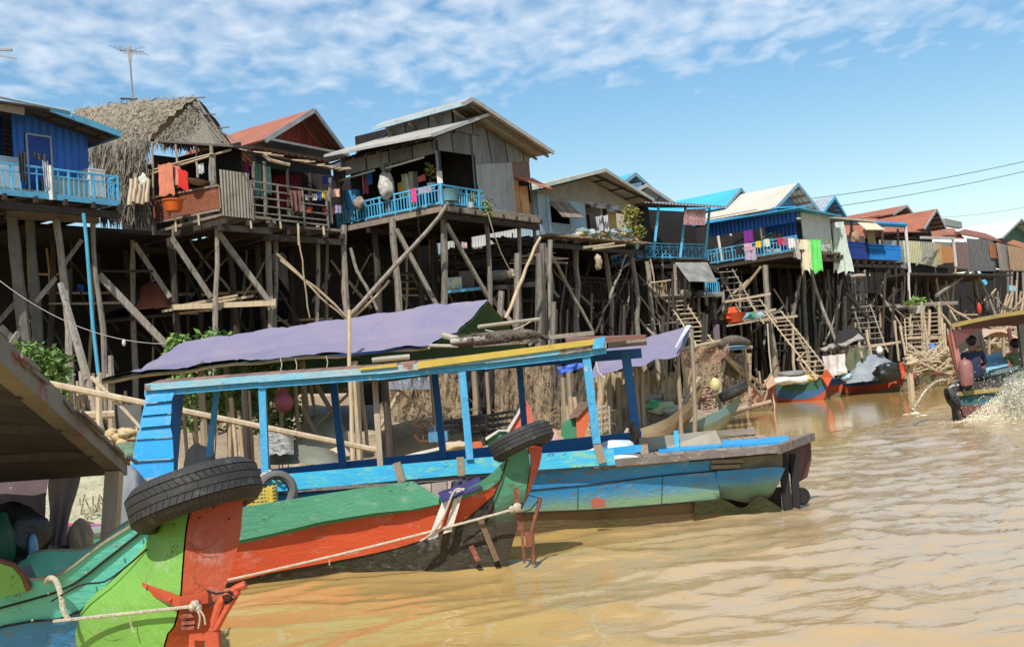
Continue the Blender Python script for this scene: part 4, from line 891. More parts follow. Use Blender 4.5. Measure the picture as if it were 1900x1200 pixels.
def plant(base,cs,n,ls,label,cat,mat=LEAF,mat2=LEAFL,pot=None,stem_r=.015,group=None,name='plant'):
 t=empty(name,base,label,cat,group);leaves('foliage',cs,n,ls,mat,t,mat2=mat2);mb=MB();b=Vector(base)
 for c,*_ in cs:mb.pole(b,Vector(c),stem_r,stem_r*.5,.03,4,5)
 mb.build('stem',WOODD,t)
 if pot:
  mb=MB();mb.lathe(b+Vector((0,0,-pot[1])),[(.001,0),(pot[0]*.75,0),(pot[0],pot[1]),(pot[0]*.88,pot[1]),(pot[0]*.8,pot[1]*.85),(.001,pot[1]*.85)],12);mb.build('pot',pot[2],t,smooth=True)
 return t
def gable_roof(F,u0,u1,ur,v0,v1,z0,z1,zr,parent,mat,th=.06,trim=None,vr0=None):
 """ridge along v at u=ur; eaves at u0 (z0) and u1 (z1)"""
 vr0=v0 if vr0 is None else vr0
 mb=MB();mb.slab(F.p(u0,v0,z0),F.p(u0,v1,z0),F.p(ur,v1,zr),F.p(ur,vr0,zr),-th)
 a,b,c,d=F.p(ur,vr0,zr),F.p(ur,v1,zr),F.p(u1,v1,z1),F.p(u1,v0,z1);mb.slab(a,b,c,d,-th)
 ro=mb.build('roof',mat,parent)
 mb=MB();n=7
 for i in range(n+1):
  v=v0+.04+(v1-v0-.08)*i/n
  mb.beam(F.p(u0+.05,v,z0-.07),F.p(ur,v,zr-.09),.05,.07);mb.beam(F.p(ur,v,zr-.09),F.p(u1-.05,v,z1-.07),.05,.07)
 for k in(.2,.5,.8):
  mb.beam(F.p(u0+(ur-u0)*k,v0,z0+(zr-z0)*k-.03),F.p(u0+(ur-u0)*k,v1,z0+(zr-z0)*k-.03),.04,.04)
  mb.beam(F.p(u1+(ur-u1)*k,v0,z1+(zr-z1)*k-.03),F.p(u1+(ur-u1)*k,v1,z1+(zr-z1)*k-.03),.04,.04)
 mb.build('rafters',WOODD,ro)
 if trim:
  mb=MB();mb.beam(F.p(u0-.02,v0-.03,z0+.0),F.p(ur,vr0-.03,zr+.02),.03,.13);mb.beam(F.p(ur,vr0-.03,zr+.02),F.p(u1+.02,v0-.03,z1),.03,.13);mb.beam(F.p(u0-.03,v0,z0-.01),F.p(u0-.03,v1,z0-.01),.03,.10)
  mb.tube([F.p(ur,vr0-.04,zr+.04),F.p(ur,v1,zr+.04)],.05,6)
  mb.build('trim',trim,ro)
 return ro
def wall_u(F,poly,v,parent,mat,name='wall',th=.05):
 mb=MB();mb.prism([F.p(u,v,z)for u,z in poly],F.v*th);return mb.build(name,mat,parent)
def wall_v(F,poly,u,parent,mat,name='wall',th=.05):
 mb=MB();mb.prism([F.p(u,v,z)for v,z in poly],F.u*th);return mb.build(name,mat,parent)
def hplat(name,pts,z,th,mat,parent=None,**kw):
 mb=MB();mb.prism([Vector((p[0],p[1],z))for p in pts],Vector((0,0,-th)));return mb.build(name,mat,parent,**kw)
# ================================================================ H1 blue house, far left
def house1():
 F=Fr(H(220,375,6.9),55);z=6.9;t=empty('stilt_house',F.p(0,0,0),'royal blue stilt house with sky blue balcony rails at the far left','house')
 u0=F.U(-260);deck(F,u0,0,0,6.3,z,t,mat=WOODP,th=.08)
 mb=MB();mb.beam(F.p(u0,-.02,z-.04),F.p(0,-.02,z-.04),.04,.14);mb.build('floor_edge',BLUEF,t)
 railing(F.p(0,0,0),F.p(F.U(100),0,0),z-.08,.70,t,BLUEP);railing(F.p(F.U(100),0,0),F.p(u0,0,0),z-.08,.70,t,BLUEP,sp=.2)
 railing(F.p(0,0,0),F.p(0,1.5,0),z-.08,.70,t,BLUEP)
 mb=MB();u=F.U(93);mb.beam(F.p(u,-.04,z-.12),F.p(u,-.04,z+.68),.1,.08);mb.build('rail_post',WHITEP,t)
 vw=.8;ur=F.U(170,vw);zl=F.Z(ur,vw,262)
 ul=F.U(31,vw);ztop=F.Z(ul,vw,215)
 wall_u(F,[(ul,z),(ur,z),(ur,zl+.25),(ul,ztop+.25)],vw,t,BLUEW)
 wall_v(F,[(vw+.05,z),(5,z),(5,zl+.1),(vw+.05,zl+.1)],ur-.05,t,BLUEW)
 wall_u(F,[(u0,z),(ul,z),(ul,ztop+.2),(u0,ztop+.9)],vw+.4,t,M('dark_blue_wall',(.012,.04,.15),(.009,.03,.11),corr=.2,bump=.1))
 d0,d1=F.U(54,vw),F.U(99,vw);zt=F.Z(d0,vw,249);zt1=F.Z(d1,vw,252)
 wall_u(F,[(d0,z+.02),(d1,z+.02),(d1,zt),(d0,zt)],vw-.03,t,M('door_blue',(.02,.07,.33),(.015,.055,.27),bump=.1),'door',.02)
 mb=MB();FRM=M('aluminium_trim',(.45,.5,.56),metal=.3)
 mb.beam(F.p(d0,vw-.05,z),F.p(d0,vw-.05,zt),.04,.03);mb.beam(F.p(d1,vw-.05,z),F.p(d1,vw-.05,zt),.04,.03);mb.beam(F.p(d0,vw-.05,zt),F.p(d1,vw-.05,zt),.04,.04);mb.build('door_frame',FRM,t)
 ue=F.U(220,.1,8.9);ze=F.Z(ue,.1,249);um=F.U(88,.1,9.5);zm=F.Z(um,.1,200);ua=F.U(-60,.1,9.8);za=F.Z(ua,.1,178)
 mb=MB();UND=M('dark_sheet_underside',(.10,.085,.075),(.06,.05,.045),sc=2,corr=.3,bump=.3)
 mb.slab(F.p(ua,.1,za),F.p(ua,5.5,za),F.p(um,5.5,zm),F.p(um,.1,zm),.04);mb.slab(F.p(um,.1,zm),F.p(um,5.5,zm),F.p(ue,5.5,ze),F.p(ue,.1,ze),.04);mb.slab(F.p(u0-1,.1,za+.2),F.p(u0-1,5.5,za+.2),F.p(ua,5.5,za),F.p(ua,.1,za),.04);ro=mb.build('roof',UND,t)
 mb=MB();mb.beam(F.p(um,.05,zm-.03),F.p(ue,.05,ze-.01),.04,.15);mb.beam(F.p(ue+.03,.1,ze-.02),F.p(ue+.03,5.5,ze-.02),.04,.13);mb.build('fascia',BLUEF,ro)
 mb=MB();mb.tube([F.p(ua-1,.04,za+.12),F.p(um+.5,.04,zm-.02),F.p(um+.55,.04,zm-.14)],.035,8);mb.build('gutter_pipe',M('pale_pipe',(.42,.56,.62)),ro,smooth=True)
 mb=MB()
 for v in(.3,.7):mb.beam(F.p(um,v,zm-.06),F.p(ue-.1,v,ze-.05),.04,.05)
 for k in(.15,.5,.85):mb.beam(F.p(um+(ue-um)*k,.15,zm+(ze-zm)*k-.05),F.p(um+(ue-um)*k,.8,zm+(ze-zm)*k-.05),.04,.04)
 mb.build('rafters',WOODD,ro)
 mb=MB();mb.prism([F.p(F.U(-20,.2),.2,F.Z(F.U(-20,.2),.2,190)),F.p(F.U(56,.2),.2,F.Z(F.U(56,.2),.2,196)),F.p(F.U(54,.2),.2,F.Z(F.U(54,.2),.2,214)),F.p(F.U(-20,.2),.2,F.Z(F.U(-20,.2),.2,200))],F.v*.03);mb.build('eave_board',M('tan_board',(.33,.27,.2)),ro)
 mb=MB();mb.beam(P(10,397,25),P(182,408,26.6),.16,.18);mb.build('beam',WOODP,t)
 stilt(t,22,405,55,700,.8,r=.20,mat=CONC,crook=.01);stilt(t,55,408,75,690,1.2,r=.17,mat=CONC,crook=.01)
 stilt(t,104,408,128,690,.6,r=.13,mat=WOOD);stilt(t,172,415,190,690,.3,r=.10,mat=WOOD);stilt(t,95,420,98,690,3.2,r=.12,mat=WOODD);stilt(t,128,500,134,700,2.0,r=.09,mat=WOODD)
 mb=MB();mb.tube([P(155,396,25.4),P(160,440,25.4),P(172,600,25.4),P(190,760,25.3)],.045,8);mb.build('downpipe',M('blue_pipe',(.07,.33,.5),(.05,.25,.4)),t,smooth=True)
 brace(t,0,606,24.5,40,645,24.8,.14);brace(t,5,660,24.3,52,592,24.9,.12);brace(t,66,560,25.2,104,515,25.6,.1);brace(t,118,492,26,152,445,26.2,.1);brace(t,183,510,26.2,308,640,27,.17)
 brace(t,-40,640,26,30,560,27,.1)
 shade_wall(F,u0,.3,6,z+.02,t)
 return F,t
F1,h1=house1();tangle(h1,10,215,420,680,27,28.5,16,seed=1)
def on(F,px,v,z,vz=0):u=F.U(px,v,z);return F.p(u,v,z)
def appliance(c,w,d,h,mat,label,cat,rz=0):
 t=empty('appliance',c,label,cat);c=Vector(c);mb=MB();mb.box(c+Vector((0,0,h/2)),(w,d,h),rz);mb.build('body',mat,t);mb=MB();mb.box(c+Vector((0,0,h+.02)),(w*1.04,d*1.04,.04),rz);mb.build('lid',mat,t);return t
appliance(on(F1,175,.5,6.9),.42,.4,.8,WHITEP,'white box shaped washing machine at the end of the blue balcony','washing machine',R(55))
appliance(on(F1,122,.5,6.9),1.0,.35,.5,M('grey_green_box',(.22,.27,.27)),'low grey green chest behind the blue balcony rail','chest',R(55))
appliance(on(F1,10,.6,6.9),.5,.4,.85,M('pale_blue_plastic',(.42,.55,.66)),'pale blue plastic cupboard on the blue balcony at the left edge','cupboard',R(55))
hang('trousers',on(F1,32,-.06,7.84),on(F1,46,-.06,7.84),.72,cloth((.035,.035,.04),'charcoal_cloth'),'dark trousers hung over the blue balcony rail','trousers',taper=.8)
hang('shirt',on(F1,62,-.06,7.86),on(F1,84,-.06,7.86),.18,cloth((.045,.045,.06),'charcoal_cloth2'),'small black cloth lying over the blue balcony rail by the door','cloth')
hang('towel',on(F1,78,-.05,7.7),on(F1,88,-.05,7.7),.62,cloth((.5,.55,.6)),'pale grey towel hanging inside the blue balcony rail','towel')
# ================================================================ H2 thatched house with rattan balcony
def house2():
 F=Fr(H(412,400,6.6),52);z=6.6;t=empty('stilt_house',F.p(0,0,0),'thatched palm leaf stilt house with rattan screened balcony','house')
 vb=F.V(262);deck(F,0,1.6,0,8,z,t,mat=WOODP);deck(F,1.6,4.4,.25,8,z-.12,t,mat=WOODP)
 zt0=F.Z(0,0,345);zt1=F.Z(0,vb,373);zb1=F.Z(0,vb,418);zb0=F.Z(0,0,387)
 rt=empty('x',(0,0,0));bpy.data.objects.remove(rt)
 mb=MB();n=15
 for i in range(n):
  k=(i+.5)/n;a=F.p(0,0,zb0+(zt0-zb0)*k);b=F.p(0,vb,zb1+(zt1-zb1)*k);mb.beam(a,b,.02,.028,(0,0,1))
 mb.build('rattan_screen',RATTAN,t)
 mb=MB();mb.beam(F.p(-.03,0,zt0+.02),F.p(-.03,vb,zt1+.02),.05,.06);mb.beam(F.p(-.03,0,zb0-.02),F.p(-.03,vb,zb1-.02),.05,.07);mb.beam(F.p(-.02,0,zb0),F.p(-.02,0,zt0),.03,.06);mb.build('screen_frame',WOODP,t)
 ua=F.U(403);ub=F.U(466);mb=MB();zt=F.Z(.2,0,316)
 mb.prism([F.p(.02,-.02,z),F.p(ub,-.02,z-.02),F.p(ub,-.02,F.Z(ub,0,322)),F.p(.02,-.02,zt)],F.v*.03);mb.build('tin_screen',M('pale_weathered_board',(.34,.31,.25),(.25,.22,.175),(.24,.13,.07),corr=.1,wear=.62,wsc=3),t)
 for px,y0,y1 in((392,270,395),(396,285,395)):mb=MB();mb.pole(P(px+3,y1,28),P(px,y0,28),.06,.05,.03);mb.build('post',WOOD,t,smooth=True)
 for px,y0,y1 in((283,265,370),(326,268,350),(365,270,330)):mb=MB();mb.pole(P(px+2,y1,28.8),P(px,y0,28.8),.035,.03,.02);mb.build('post',WOODL,t,smooth=True)
 mb=MB();mb.pole(P(258,330,29),P(428,278,27.9),.035,.03,.03);mb.pole(P(262,322,29.05),P(395,285,27.9),.025,.025,.03);mb.build('rail_pole',WOODL,t,smooth=True)
 for px,y0,y1,Y in((470,300,410,29),(490,300,410,29.1),(533,312,385,29.9),(575,322,410,30.4),(612,330,415,31)):mb=MB();mb.pole(P(px+3,y1,Y),P(px,y0,Y),.055,.05,.02);mb.build('post',WOODD if px in(575,533)else WOOD,t,smooth=True)
 A,B=F.p(F.U(470),0,0),F.p(F.U(620),.25,0);railing(A,B,z-.05,1.05,t,WOOD,'horizontal')
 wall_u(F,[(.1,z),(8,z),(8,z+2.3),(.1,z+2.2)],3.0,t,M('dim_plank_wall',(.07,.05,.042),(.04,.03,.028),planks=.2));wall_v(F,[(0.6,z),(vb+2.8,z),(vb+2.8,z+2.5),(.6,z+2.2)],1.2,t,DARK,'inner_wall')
 mb=MB();a,b,c,d=P(262,262,29.6),P(432,273,27.6),P(470,276,31),P(300,262,33);mb.slab(a,b,c,d,.05);mb.build('porch_roof',M('old_tin_dark',(.15,.12,.10),(.09,.075,.065),(.25,.15,.09),corr=.12,wear=.6),t)
 mb=MB();a,b,c,d=P(420,272,28.2),P(632,318,31.3),P(640,318,34),P(440,283,33);mb.slab(a,b,c,d,.04);ro=mb.build('porch_roof',M('rust_brown_tin',(.20,.095,.06),(.13,.07,.05),(.30,.22,.17),corr=.12,wear=.6),t)
 for k in range(15):
  mb=MB();s=random.random();p=P(430,276,28.1)+(P(630,320,31.2)-P(430,276,28.1))*s;mb.beam(p+Vector((-.1,.3,.12)),p+Vector((random.uniform(.2,.6),.1,random.uniform(-.05,.1))),.035,.03);mb.build('eave_stick',WOODL,ro)
 mb=MB();mb.tube([P(488,287,28.9),P(500,297,28.9),P(520,302,29.1),P(537,306,29.3)],.05,6);mb.build('eave_stick',WOODL,ro)
 RZ=[(140,205,36),(250,187,33.6),(366,182,31)];EV=[(120,290,32.5),(205,283,30.8),(277,262,29)]
 def ruff(mb,top,bot,n1,n2,seed,amp=.09):
  rows=[]
  for i in range(n1+1):
   row=[]
   for j in range(n2+1):
    s=j/n2;a=spl(top,s);b=spl(bot,s);q=a+(b-a)*(i/n1);st=(i%3)*.035
    row.append(q+Vector((0,0,amp*noise.noise(q*3.2)+.05*noise.noise(q*11)+st+.12*math.sin(math.pi*i/n1))))
   rows.append(row)
  mb.grid(rows);return rows
 def spl(L,s):
  P3=[P(*k)for k in L];x=s*(len(P3)-1);i=min(int(x),len(P3)-2);return P3[i]+(P3[i+1]-P3[i])*(x-i)
 mb=MB();rr=ruff(mb,RZ,EV,18,40,1)
 rear=[(160,270,40),(260,262,38),(430,272,34)]
 ruff(mb,RZ,rear,8,16,2)
 th=mb.build('thatch_roof',THATCH,t)
 mb=MB();rnd=random.Random(5)
 def tuft(p,d,l,w):q=d.cross(Vector((rnd.uniform(-1,1),rnd.uniform(-1,1),rnd.uniform(-1,1)))).normalized();mb.face([p-q*w,p+q*w,p+d*l+q*w*.3,p+d*l-q*w*.3])
 for _ in range(2600):
  s=rnd.random();k=rnd.random()**.8;a,b=spl(RZ,s),spl(EV,s);p=a+(b-a)*k+Vector((0,0,.12+.09*math.sin(math.pi*k)));d=(b-a).normalized()+Vector((rnd.uniform(-.35,.35),rnd.uniform(-.35,.35),rnd.uniform(-.05,.12)));tuft(p,d.normalized(),rnd.uniform(.09,.24),rnd.uniform(.008,.02))
 for _ in range(700):
  s=rnd.random();b=spl(EV,s);p=b+Vector((rnd.uniform(-.1,.1),rnd.uniform(-.1,.1),rnd.uniform(-.02,.1)));tuft(p,Vector((rnd.uniform(-.2,.2),rnd.uniform(-.2,.2),-1)).normalized(),rnd.uniform(.15,.45),rnd.uniform(.01,.03))
 mb.build('thatch_tufts',THATCH,th)
 mb=MB();G=[P(366,186,31.1),P(430,272,29.8),P(400,272,29.2),P(290,262,29.4)];mb.prism(G,Vector((-.1,.15,0)));mb.build('gable_backing',THATCHD,t)
 mb=MB()
 for _ in range(1100):
  a,b=rnd.random(),rnd.random()
  if a+b>1:a,b=1-a,1-b
  p=P(362,186,30.9)*(1-a-b)+P(432,274,29.6)*a+P(285,262,29.2)*b;tuft(p+Vector((0,-.08*rnd.random(),0)),Vector((rnd.uniform(-.5,.5),rnd.uniform(-.5,.1),-1)).normalized(),rnd.uniform(.15,.42),rnd.uniform(.012,.035))
 mb.build('gable_leaves',THATCHD,t)
 mb=MB()
 for q in(((364,182),(432,285)),((360,190),(412,262)),((345,183),(380,181)),((375,214),(400,212)),((395,240),(425,236)),((402,238),(455,277))):mb.pole(P(*q[0],30.6),P(*q[1],29.6),.03,.02,.03,4,5)
 mb.build('gable_pole',WOOD,t)
 mb=MB();rows=[]
 for i in range(12):
  rows.append([P(172+95*(j/14),268+130*i/11-(4*j/14),29.6-.6*j/14)+Vector((0,.12*noise.noise(Vector((j*.7,i*.9,1))),0))for j in range(15)])
 mb.grid(rows);mb.build('leaf_wall',THATCHD,t)
 mb=MB()
 for _ in range(1500):
  x=rnd.uniform(170,275);y=rnd.uniform(262,395);
  if x>235 and 300<y<350 and rnd.random()<.6:continue
  p=P(x,y,29.4-.6*(x-172)/95-rnd.random()*.15);tuft(p,Vector((rnd.uniform(-.35,.35),rnd.uniform(-.3,.1),-1)).normalized(),rnd.uniform(.2,.5),rnd.uniform(.012,.035))
 mb.build('leaf_wall_tufts',THATCHD,t)
 mb=MB()
 for _ in range(160):x=rnd.uniform(185,262);p=P(x,382+rnd.uniform(-6,10),28.9);tuft(p,Vector((rnd.uniform(-.1,.1),0,-1)).normalized(),rnd.uniform(.3,.75),.02)
 mb.build('hanging_leaves',WOODD,t)
 for a in((245,412,247,690,1.2,.11),(322,418,328,660,.2,.085),(402,395,402,640,0,.10),(497,405,502,640,.3,.13),(508,410,512,640,.5,.10),(590,415,595,600,.3,.09),(606,418,606,560,.4,.08)):stilt(t,*a[:4],a[4],r=a[5],crook=.05)
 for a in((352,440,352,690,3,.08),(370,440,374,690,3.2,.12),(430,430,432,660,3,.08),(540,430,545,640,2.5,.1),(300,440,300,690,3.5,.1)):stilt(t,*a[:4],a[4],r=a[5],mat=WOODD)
 brace(t,250,452,28.5,316,552,28.6,.13);brace(t,318,440,28.3,392,552,28.4,.14);brace(t,405,432,28.1,508,572,28.9,.14)
 brace(t,512,470,29.2,650,596,29.6,r=.05,mat=WOODL,crook=.05);brace(t,520,482,29.25,640,590,29.65,r=.04,mat=WOODL);brace(t,555,420,29.3,575,590,29.4,r=.03,mat=WOODL)
 brace(t,445,560,30,490,485,30.4,r=.04);brace(t,365,500,29.9,420,440,30.5,r=.04,mat=WOODD);brace(t,520,540,31,580,640,31,r=.05,mat=WOODD)
 for x,y,l in((283,418,18),(325,400,30),(368,398,20),(465,410,14),(553,415,40),(600,420,16),(520,412,12)):mb=MB();mb.beam(P(x,y,28),P(x+1.5,y+l,28),.05,.03);mb.build('hanging_stick',WOODL,t)
 back_stilts(F,[0,1.5,3,4.3],[2.2,4.4],z-.2,t);shade_wall(F,-3,9,7,z+.02,t);shade_wall(F,-5,5.5,5.4,z+.02,t,mat=DARK);hplat('shade_floor',[F.p(-4,2.2,0),F.p(0,2.2,0),F.p(0,7,0),F.p(-4,7,0)],z-.1,.1,DARKP,t)  # dark screens and floor slab added behind, where only shade shows
 mb=MB();
 for q in(((330,574),(512,556)),((318,570),(440,548)),((330,582),(410,572)),((300,578),(470,549))):mb.beam(P(*q[0],28.3+random.uniform(0,.4)),P(*q[1],28.9+random.uniform(0,.4)),.12,.06)
 mb.beam(P(318,570,28.2),P(512,562,28.6),.06,.14);mb.build('catwalk',WOODL,t)
 mb=MB();mb.slab(P(190,600,29),P(330,585,28.6),P(330,575,31),P(190,585,31.5),.08);mb.build('lower_platform',WOODD,t)
 return F,t
F2,h2=house2();tangle(h2,250,630,430,640,29.5,32.5,34,seed=2)
hang('towel',on(F2,293,2.1,7.9)if False else P(293,305,28.6),P(322,300,28.4),.88,cloth((.62,.22,.13),'orange_towel',(.55,.42,.26)),'orange patterned towel over the thatched house balcony pole','towel',amp=.05)
hang('towel',P(320,302,28.5),P(333,300,28.45),.62,cloth((.58,.28,.2),'salmon_cloth',(.5,.45,.3)),'salmon towel beside the red cloth on the thatched balcony','towel',seed=2)
hang('towel',P(329,310,28.4),P(349,318,28.3),.55,cloth((.60,.03,.02),'bright_red_cloth'),'bright red cloth hanging next to the round basket','cloth',seed=3)
hang('cloth',P(366,304,28.2),P(378,301,28.2),.28,cloth((.55,.57,.58)),'small grey white rag pegged above the round basket','rag',amp=.05,seed=4)
bag('plastic_bag',P(268,338,28.7),.17,(.8,.8,1.25),cloth((.55,.58,.45),None,(.5,.5,.1)),'knotted pale plastic bag hung by the leaf wall','bag',amp=.5,seed=5)
bag('plastic_bag',P(258,305,29.0),.17,(.8,.6,1.3),GREYT,'grey plastic sheet bunched under the thatch eave','bag',amp=.6,seed=6)
mb=MB();mb.lathe(P(368,338,28.0),[(.001,-.10),(.22,-.06),(.30,.02),(.31,.04),(.28,.03),(.001,-.05)],20,Matrix.Rotation(R(12),3,'Y'));mb.build('basket',M('woven_tan',(.28,.2,.12),(.2,.14,.08),sc=20,bump=1,bsc=60),None,smooth=True,label='round woven winnowing basket on the rattan balcony rail',cat='basket')
mb=MB();mb.lathe(P(322,392,27.95),[(.001,0),(.20,0),(.26,.26),(.285,.27),(.285,.30),(.25,.29),(.19,.03),(.001,.03)],20);mb.build('basin',M('orange_plastic',(.62,.13,.02),(.52,.10,.015),rough=.35,bump=.05),None,smooth=True,label='orange plastic basin hung outside the rattan screen',cat='basin')
mb=MB();mb.blob(P(272,378,28.3),.001);
logs('bamboo_stack',[(P(240+8*i,380+random.uniform(-6,3),28.4),P(244+8*i,336+random.uniform(-8,8),28.6))for i in range(5)],.07,WOODL,'short bamboo logs standing beside the ragged leaf wall','bamboo')
def antenna(base,top,label,sc=1.0):
 t=empty('antenna',base,label,'antenna');mb=MB();mb.tube([base,top],.03,7);mb.build('mast',STEEL,t,smooth=True)
 mb=MB();T=Vector(top);mb.beam(T+Vector((-.32,.1,.08))*sc,T+Vector((.5,-.1,-.1))*sc,.025)
 mb.beam(T+Vector((0,0,-.35)),T+Vector((0,0,.15)),.10,.05)
 for i in range(7):
  c=T+Vector((-.42+.16*i,.1-.05*i,.12-.05*i))*sc;mb.tube([c-Vector((.12,.42,-.02))*sc*(1-.07*i),c+Vector((.12,.42,-.02))*sc*(1-.07*i)],.009,5)
 for s in(-1,1):mb.tube([T,T+Vector((.45*s,.1,.14))*sc],.008,5);mb.tube([T,T+Vector((.42*s,-.1,-.1))*sc],.008,5)
 mb.build('elements',STEEL,t);return t
antenna(P(247,190,34),P(240,95,34),'thin television antenna on a mast behind the thatched roof')
mb=MB();mb.beam(P(-10,92,24),P(22,93,24),.05,.05);mb.beam(P(-10,102,24),P(30,109,24),.03);mb.beam(P(-5,92,24),P(-8,190,24),.04);mb.build('antenna',STEEL,None,label='ends of an antenna poking in at the top left edge',cat='antenna')
mb=MB();mb.slab(P(222,185,33.5),P(256,186,33.5),P(254,184,35),P(225,183,35),.03);mb.build('roof_sheet',WOODD,None,label='dark loose board lying on the thatch ridge by the antenna mast',cat='board')
for i,(x0,x1,y,dz,Y,c,nm,lb,ct)in enumerate([(446,462,298,.42,29.3,(.30,.05,.14),'magenta_cloth','magenta cloth under the rusty porch roof','cloth'),(466,484,304,.95,29.6,(.16,.35,.30),'sea_green_cloth','sea green curtain hanging on the open porch','curtain'),(488,502,308,.80,29.7,(.22,.42,.34),'mint_cloth','mint green cloth next to the sea green curtain','cloth'),(505,530,325,.95,31.5,(.22,.02,.05),'crimson_cloth','crimson clothes deep in the shaded porch','clothes'),(538,558,322,.9,31.6,(.20,.03,.09),'wine_cloth','wine red garment hanging in the porch shade','garment'),(598,617,326,.26,31.3,(.03,.07,.42),'deep_blue_cloth','deep blue shirt hung high beside the porch post','shirt'),(566,574,360,.18,30.6,(.66,.66,.64),'white_cloth','small white rag on the porch line','rag'),(578,588,358,.22,30.8,(.7,.7,.68),'white_cloth','white cloth on the porch line next to the blue one','cloth'),(588,596,356,.26,30.9,(.04,.13,.5),'blue_cloth','blue cloth second from left on the bright porch line','cloth'),(596,611,353,.26,31,(.75,.5,.05),'yellow_cloth','yellow shirt on the porch line below the deep blue shirt','shirt'),(611,630,350,.25,31.1,(.66,.38,.30),'peach_cloth','peach patterned shirt at the end of the porch line','shirt')]):
 hang('laundry',P(x0,y,Y),P(x1,y-(x1-x0)*.05,Y+.1),dz,cloth(c,nm),lb,ct,amp=.03,seed=i,group='laundry on the porches')
for i,(x0,x1,y,c,nm,lb)in enumerate([(598,610,385,(.55,.06,.10),'red_pink','red pink cloth over the low wooden rail'),(610,622,383,(.6,.25,.3),'rose_cloth','rose cloth over the low wooden rail'),(622,634,380,(.35,.30,.50),'lilac_cloth','lilac cloth at the end of the low wooden rail')]):
 hang('laundry',P(x0,y,31.1),P(x1,y-1,31.3),.24,cloth(c,nm),lb,'cloth',seed=i+3,group='laundry on the porches')
hang('bundle',P(537,352,29.3),P(556,352,29.5),.62,M('brown_floral',(.15,.065,.05),(.09,.045,.04),(.28,.2,.16),wear=.6,bump=.4),'brown patterned cloth tied to the porch rail','cloth',amp=.10,seed=3,jag=.3)
for i,(x,y,r,c,lb,ct)in enumerate([(562,393,.14,(.10,.2,.32),'blue grey bucket low on the open porch','bucket'),(574,391,.10,(.5,.08,.05),'small red bowl low on the open porch','bowl'),(540,398,.12,(.2,.28,.26),'grey green pot low on the open porch','pot')]):
 mb=MB();mb.lathe(P(x,y+5,30.2),[(.001,0),(r*.75,0),(r,r*1.5),(r*1.06,r*1.55),(r*.9,r*1.5),(r*.7,.02),(.001,.02)],14);mb.build(ct,M('pl_%d'%i,c,rough=.4),None,smooth=True,label=lb,cat=ct)
def red_house():
 F=Fr(H(420,300,9.2),55);F=Fr((P(640,290,37).x-4.4,34.5,9.0),55)
 t=empty('stilt_house',(F.o.x,F.o.y,0),'red roofed gabled house standing behind the open porch','house')
 apex=P(582,205,36.0);er=P(645,273,37.8);el=P(492,283,34.4);v=F.v*5.5
 er.z=el.z=(er.z+el.z)/2
 mb=MB();mb.slab(el+F.v*-.0,el+v,apex+v,apex,-.06);mb.slab(apex,apex+v,er+v,er,-.06);ro=mb.build('roof',ROOFR,t)
 mb=MB();TR=M('grey_barge_board',(.30,.31,.33),(.2,.2,.21));mb.beam(el-F.v*.03,apex-F.v*.03,.05,.16);mb.beam(apex-F.v*.03,er-F.v*.03,.05,.16);mb.build('barge_board',TR,ro)
 o=F.v*.8;gl=el+(apex-el)*.06;gr=er+(apex-er)*.06;mb=MB();mb.prism([gl+o,gr+o,apex+o-Vector((0,0,.1))],F.v*.05);mb.build('gable_wall',REDW,t)
 mb=MB();mb.slab(gl-Vector((0,0,.05))-F.v*.1,gr-Vector((0,0,.05))-F.v*.1,gr+F.v*.9-Vector((0,0,.05)),gl+F.v*.9-Vector((0,0,.05)),.08);mb.build('lower_eave',TR,t)
 mb=MB();lo=Vector((0,0,-2.6));mb.prism([gl+o+lo,gr+o+lo,gr+o-Vector((0,0,.15)),gl+o-Vector((0,0,.15))],F.v*.05);mb.build('wall',DARKP,t)
 for k in(0,.5,1):
  p=gl+(gr-gl)*k+F.v*1.2+lo;mb=MB();mb.pole(Vector((p.x,p.y,gz(p))),p,.12,.1,.05);mb.build('stilt',WOODD,t)
red_house()
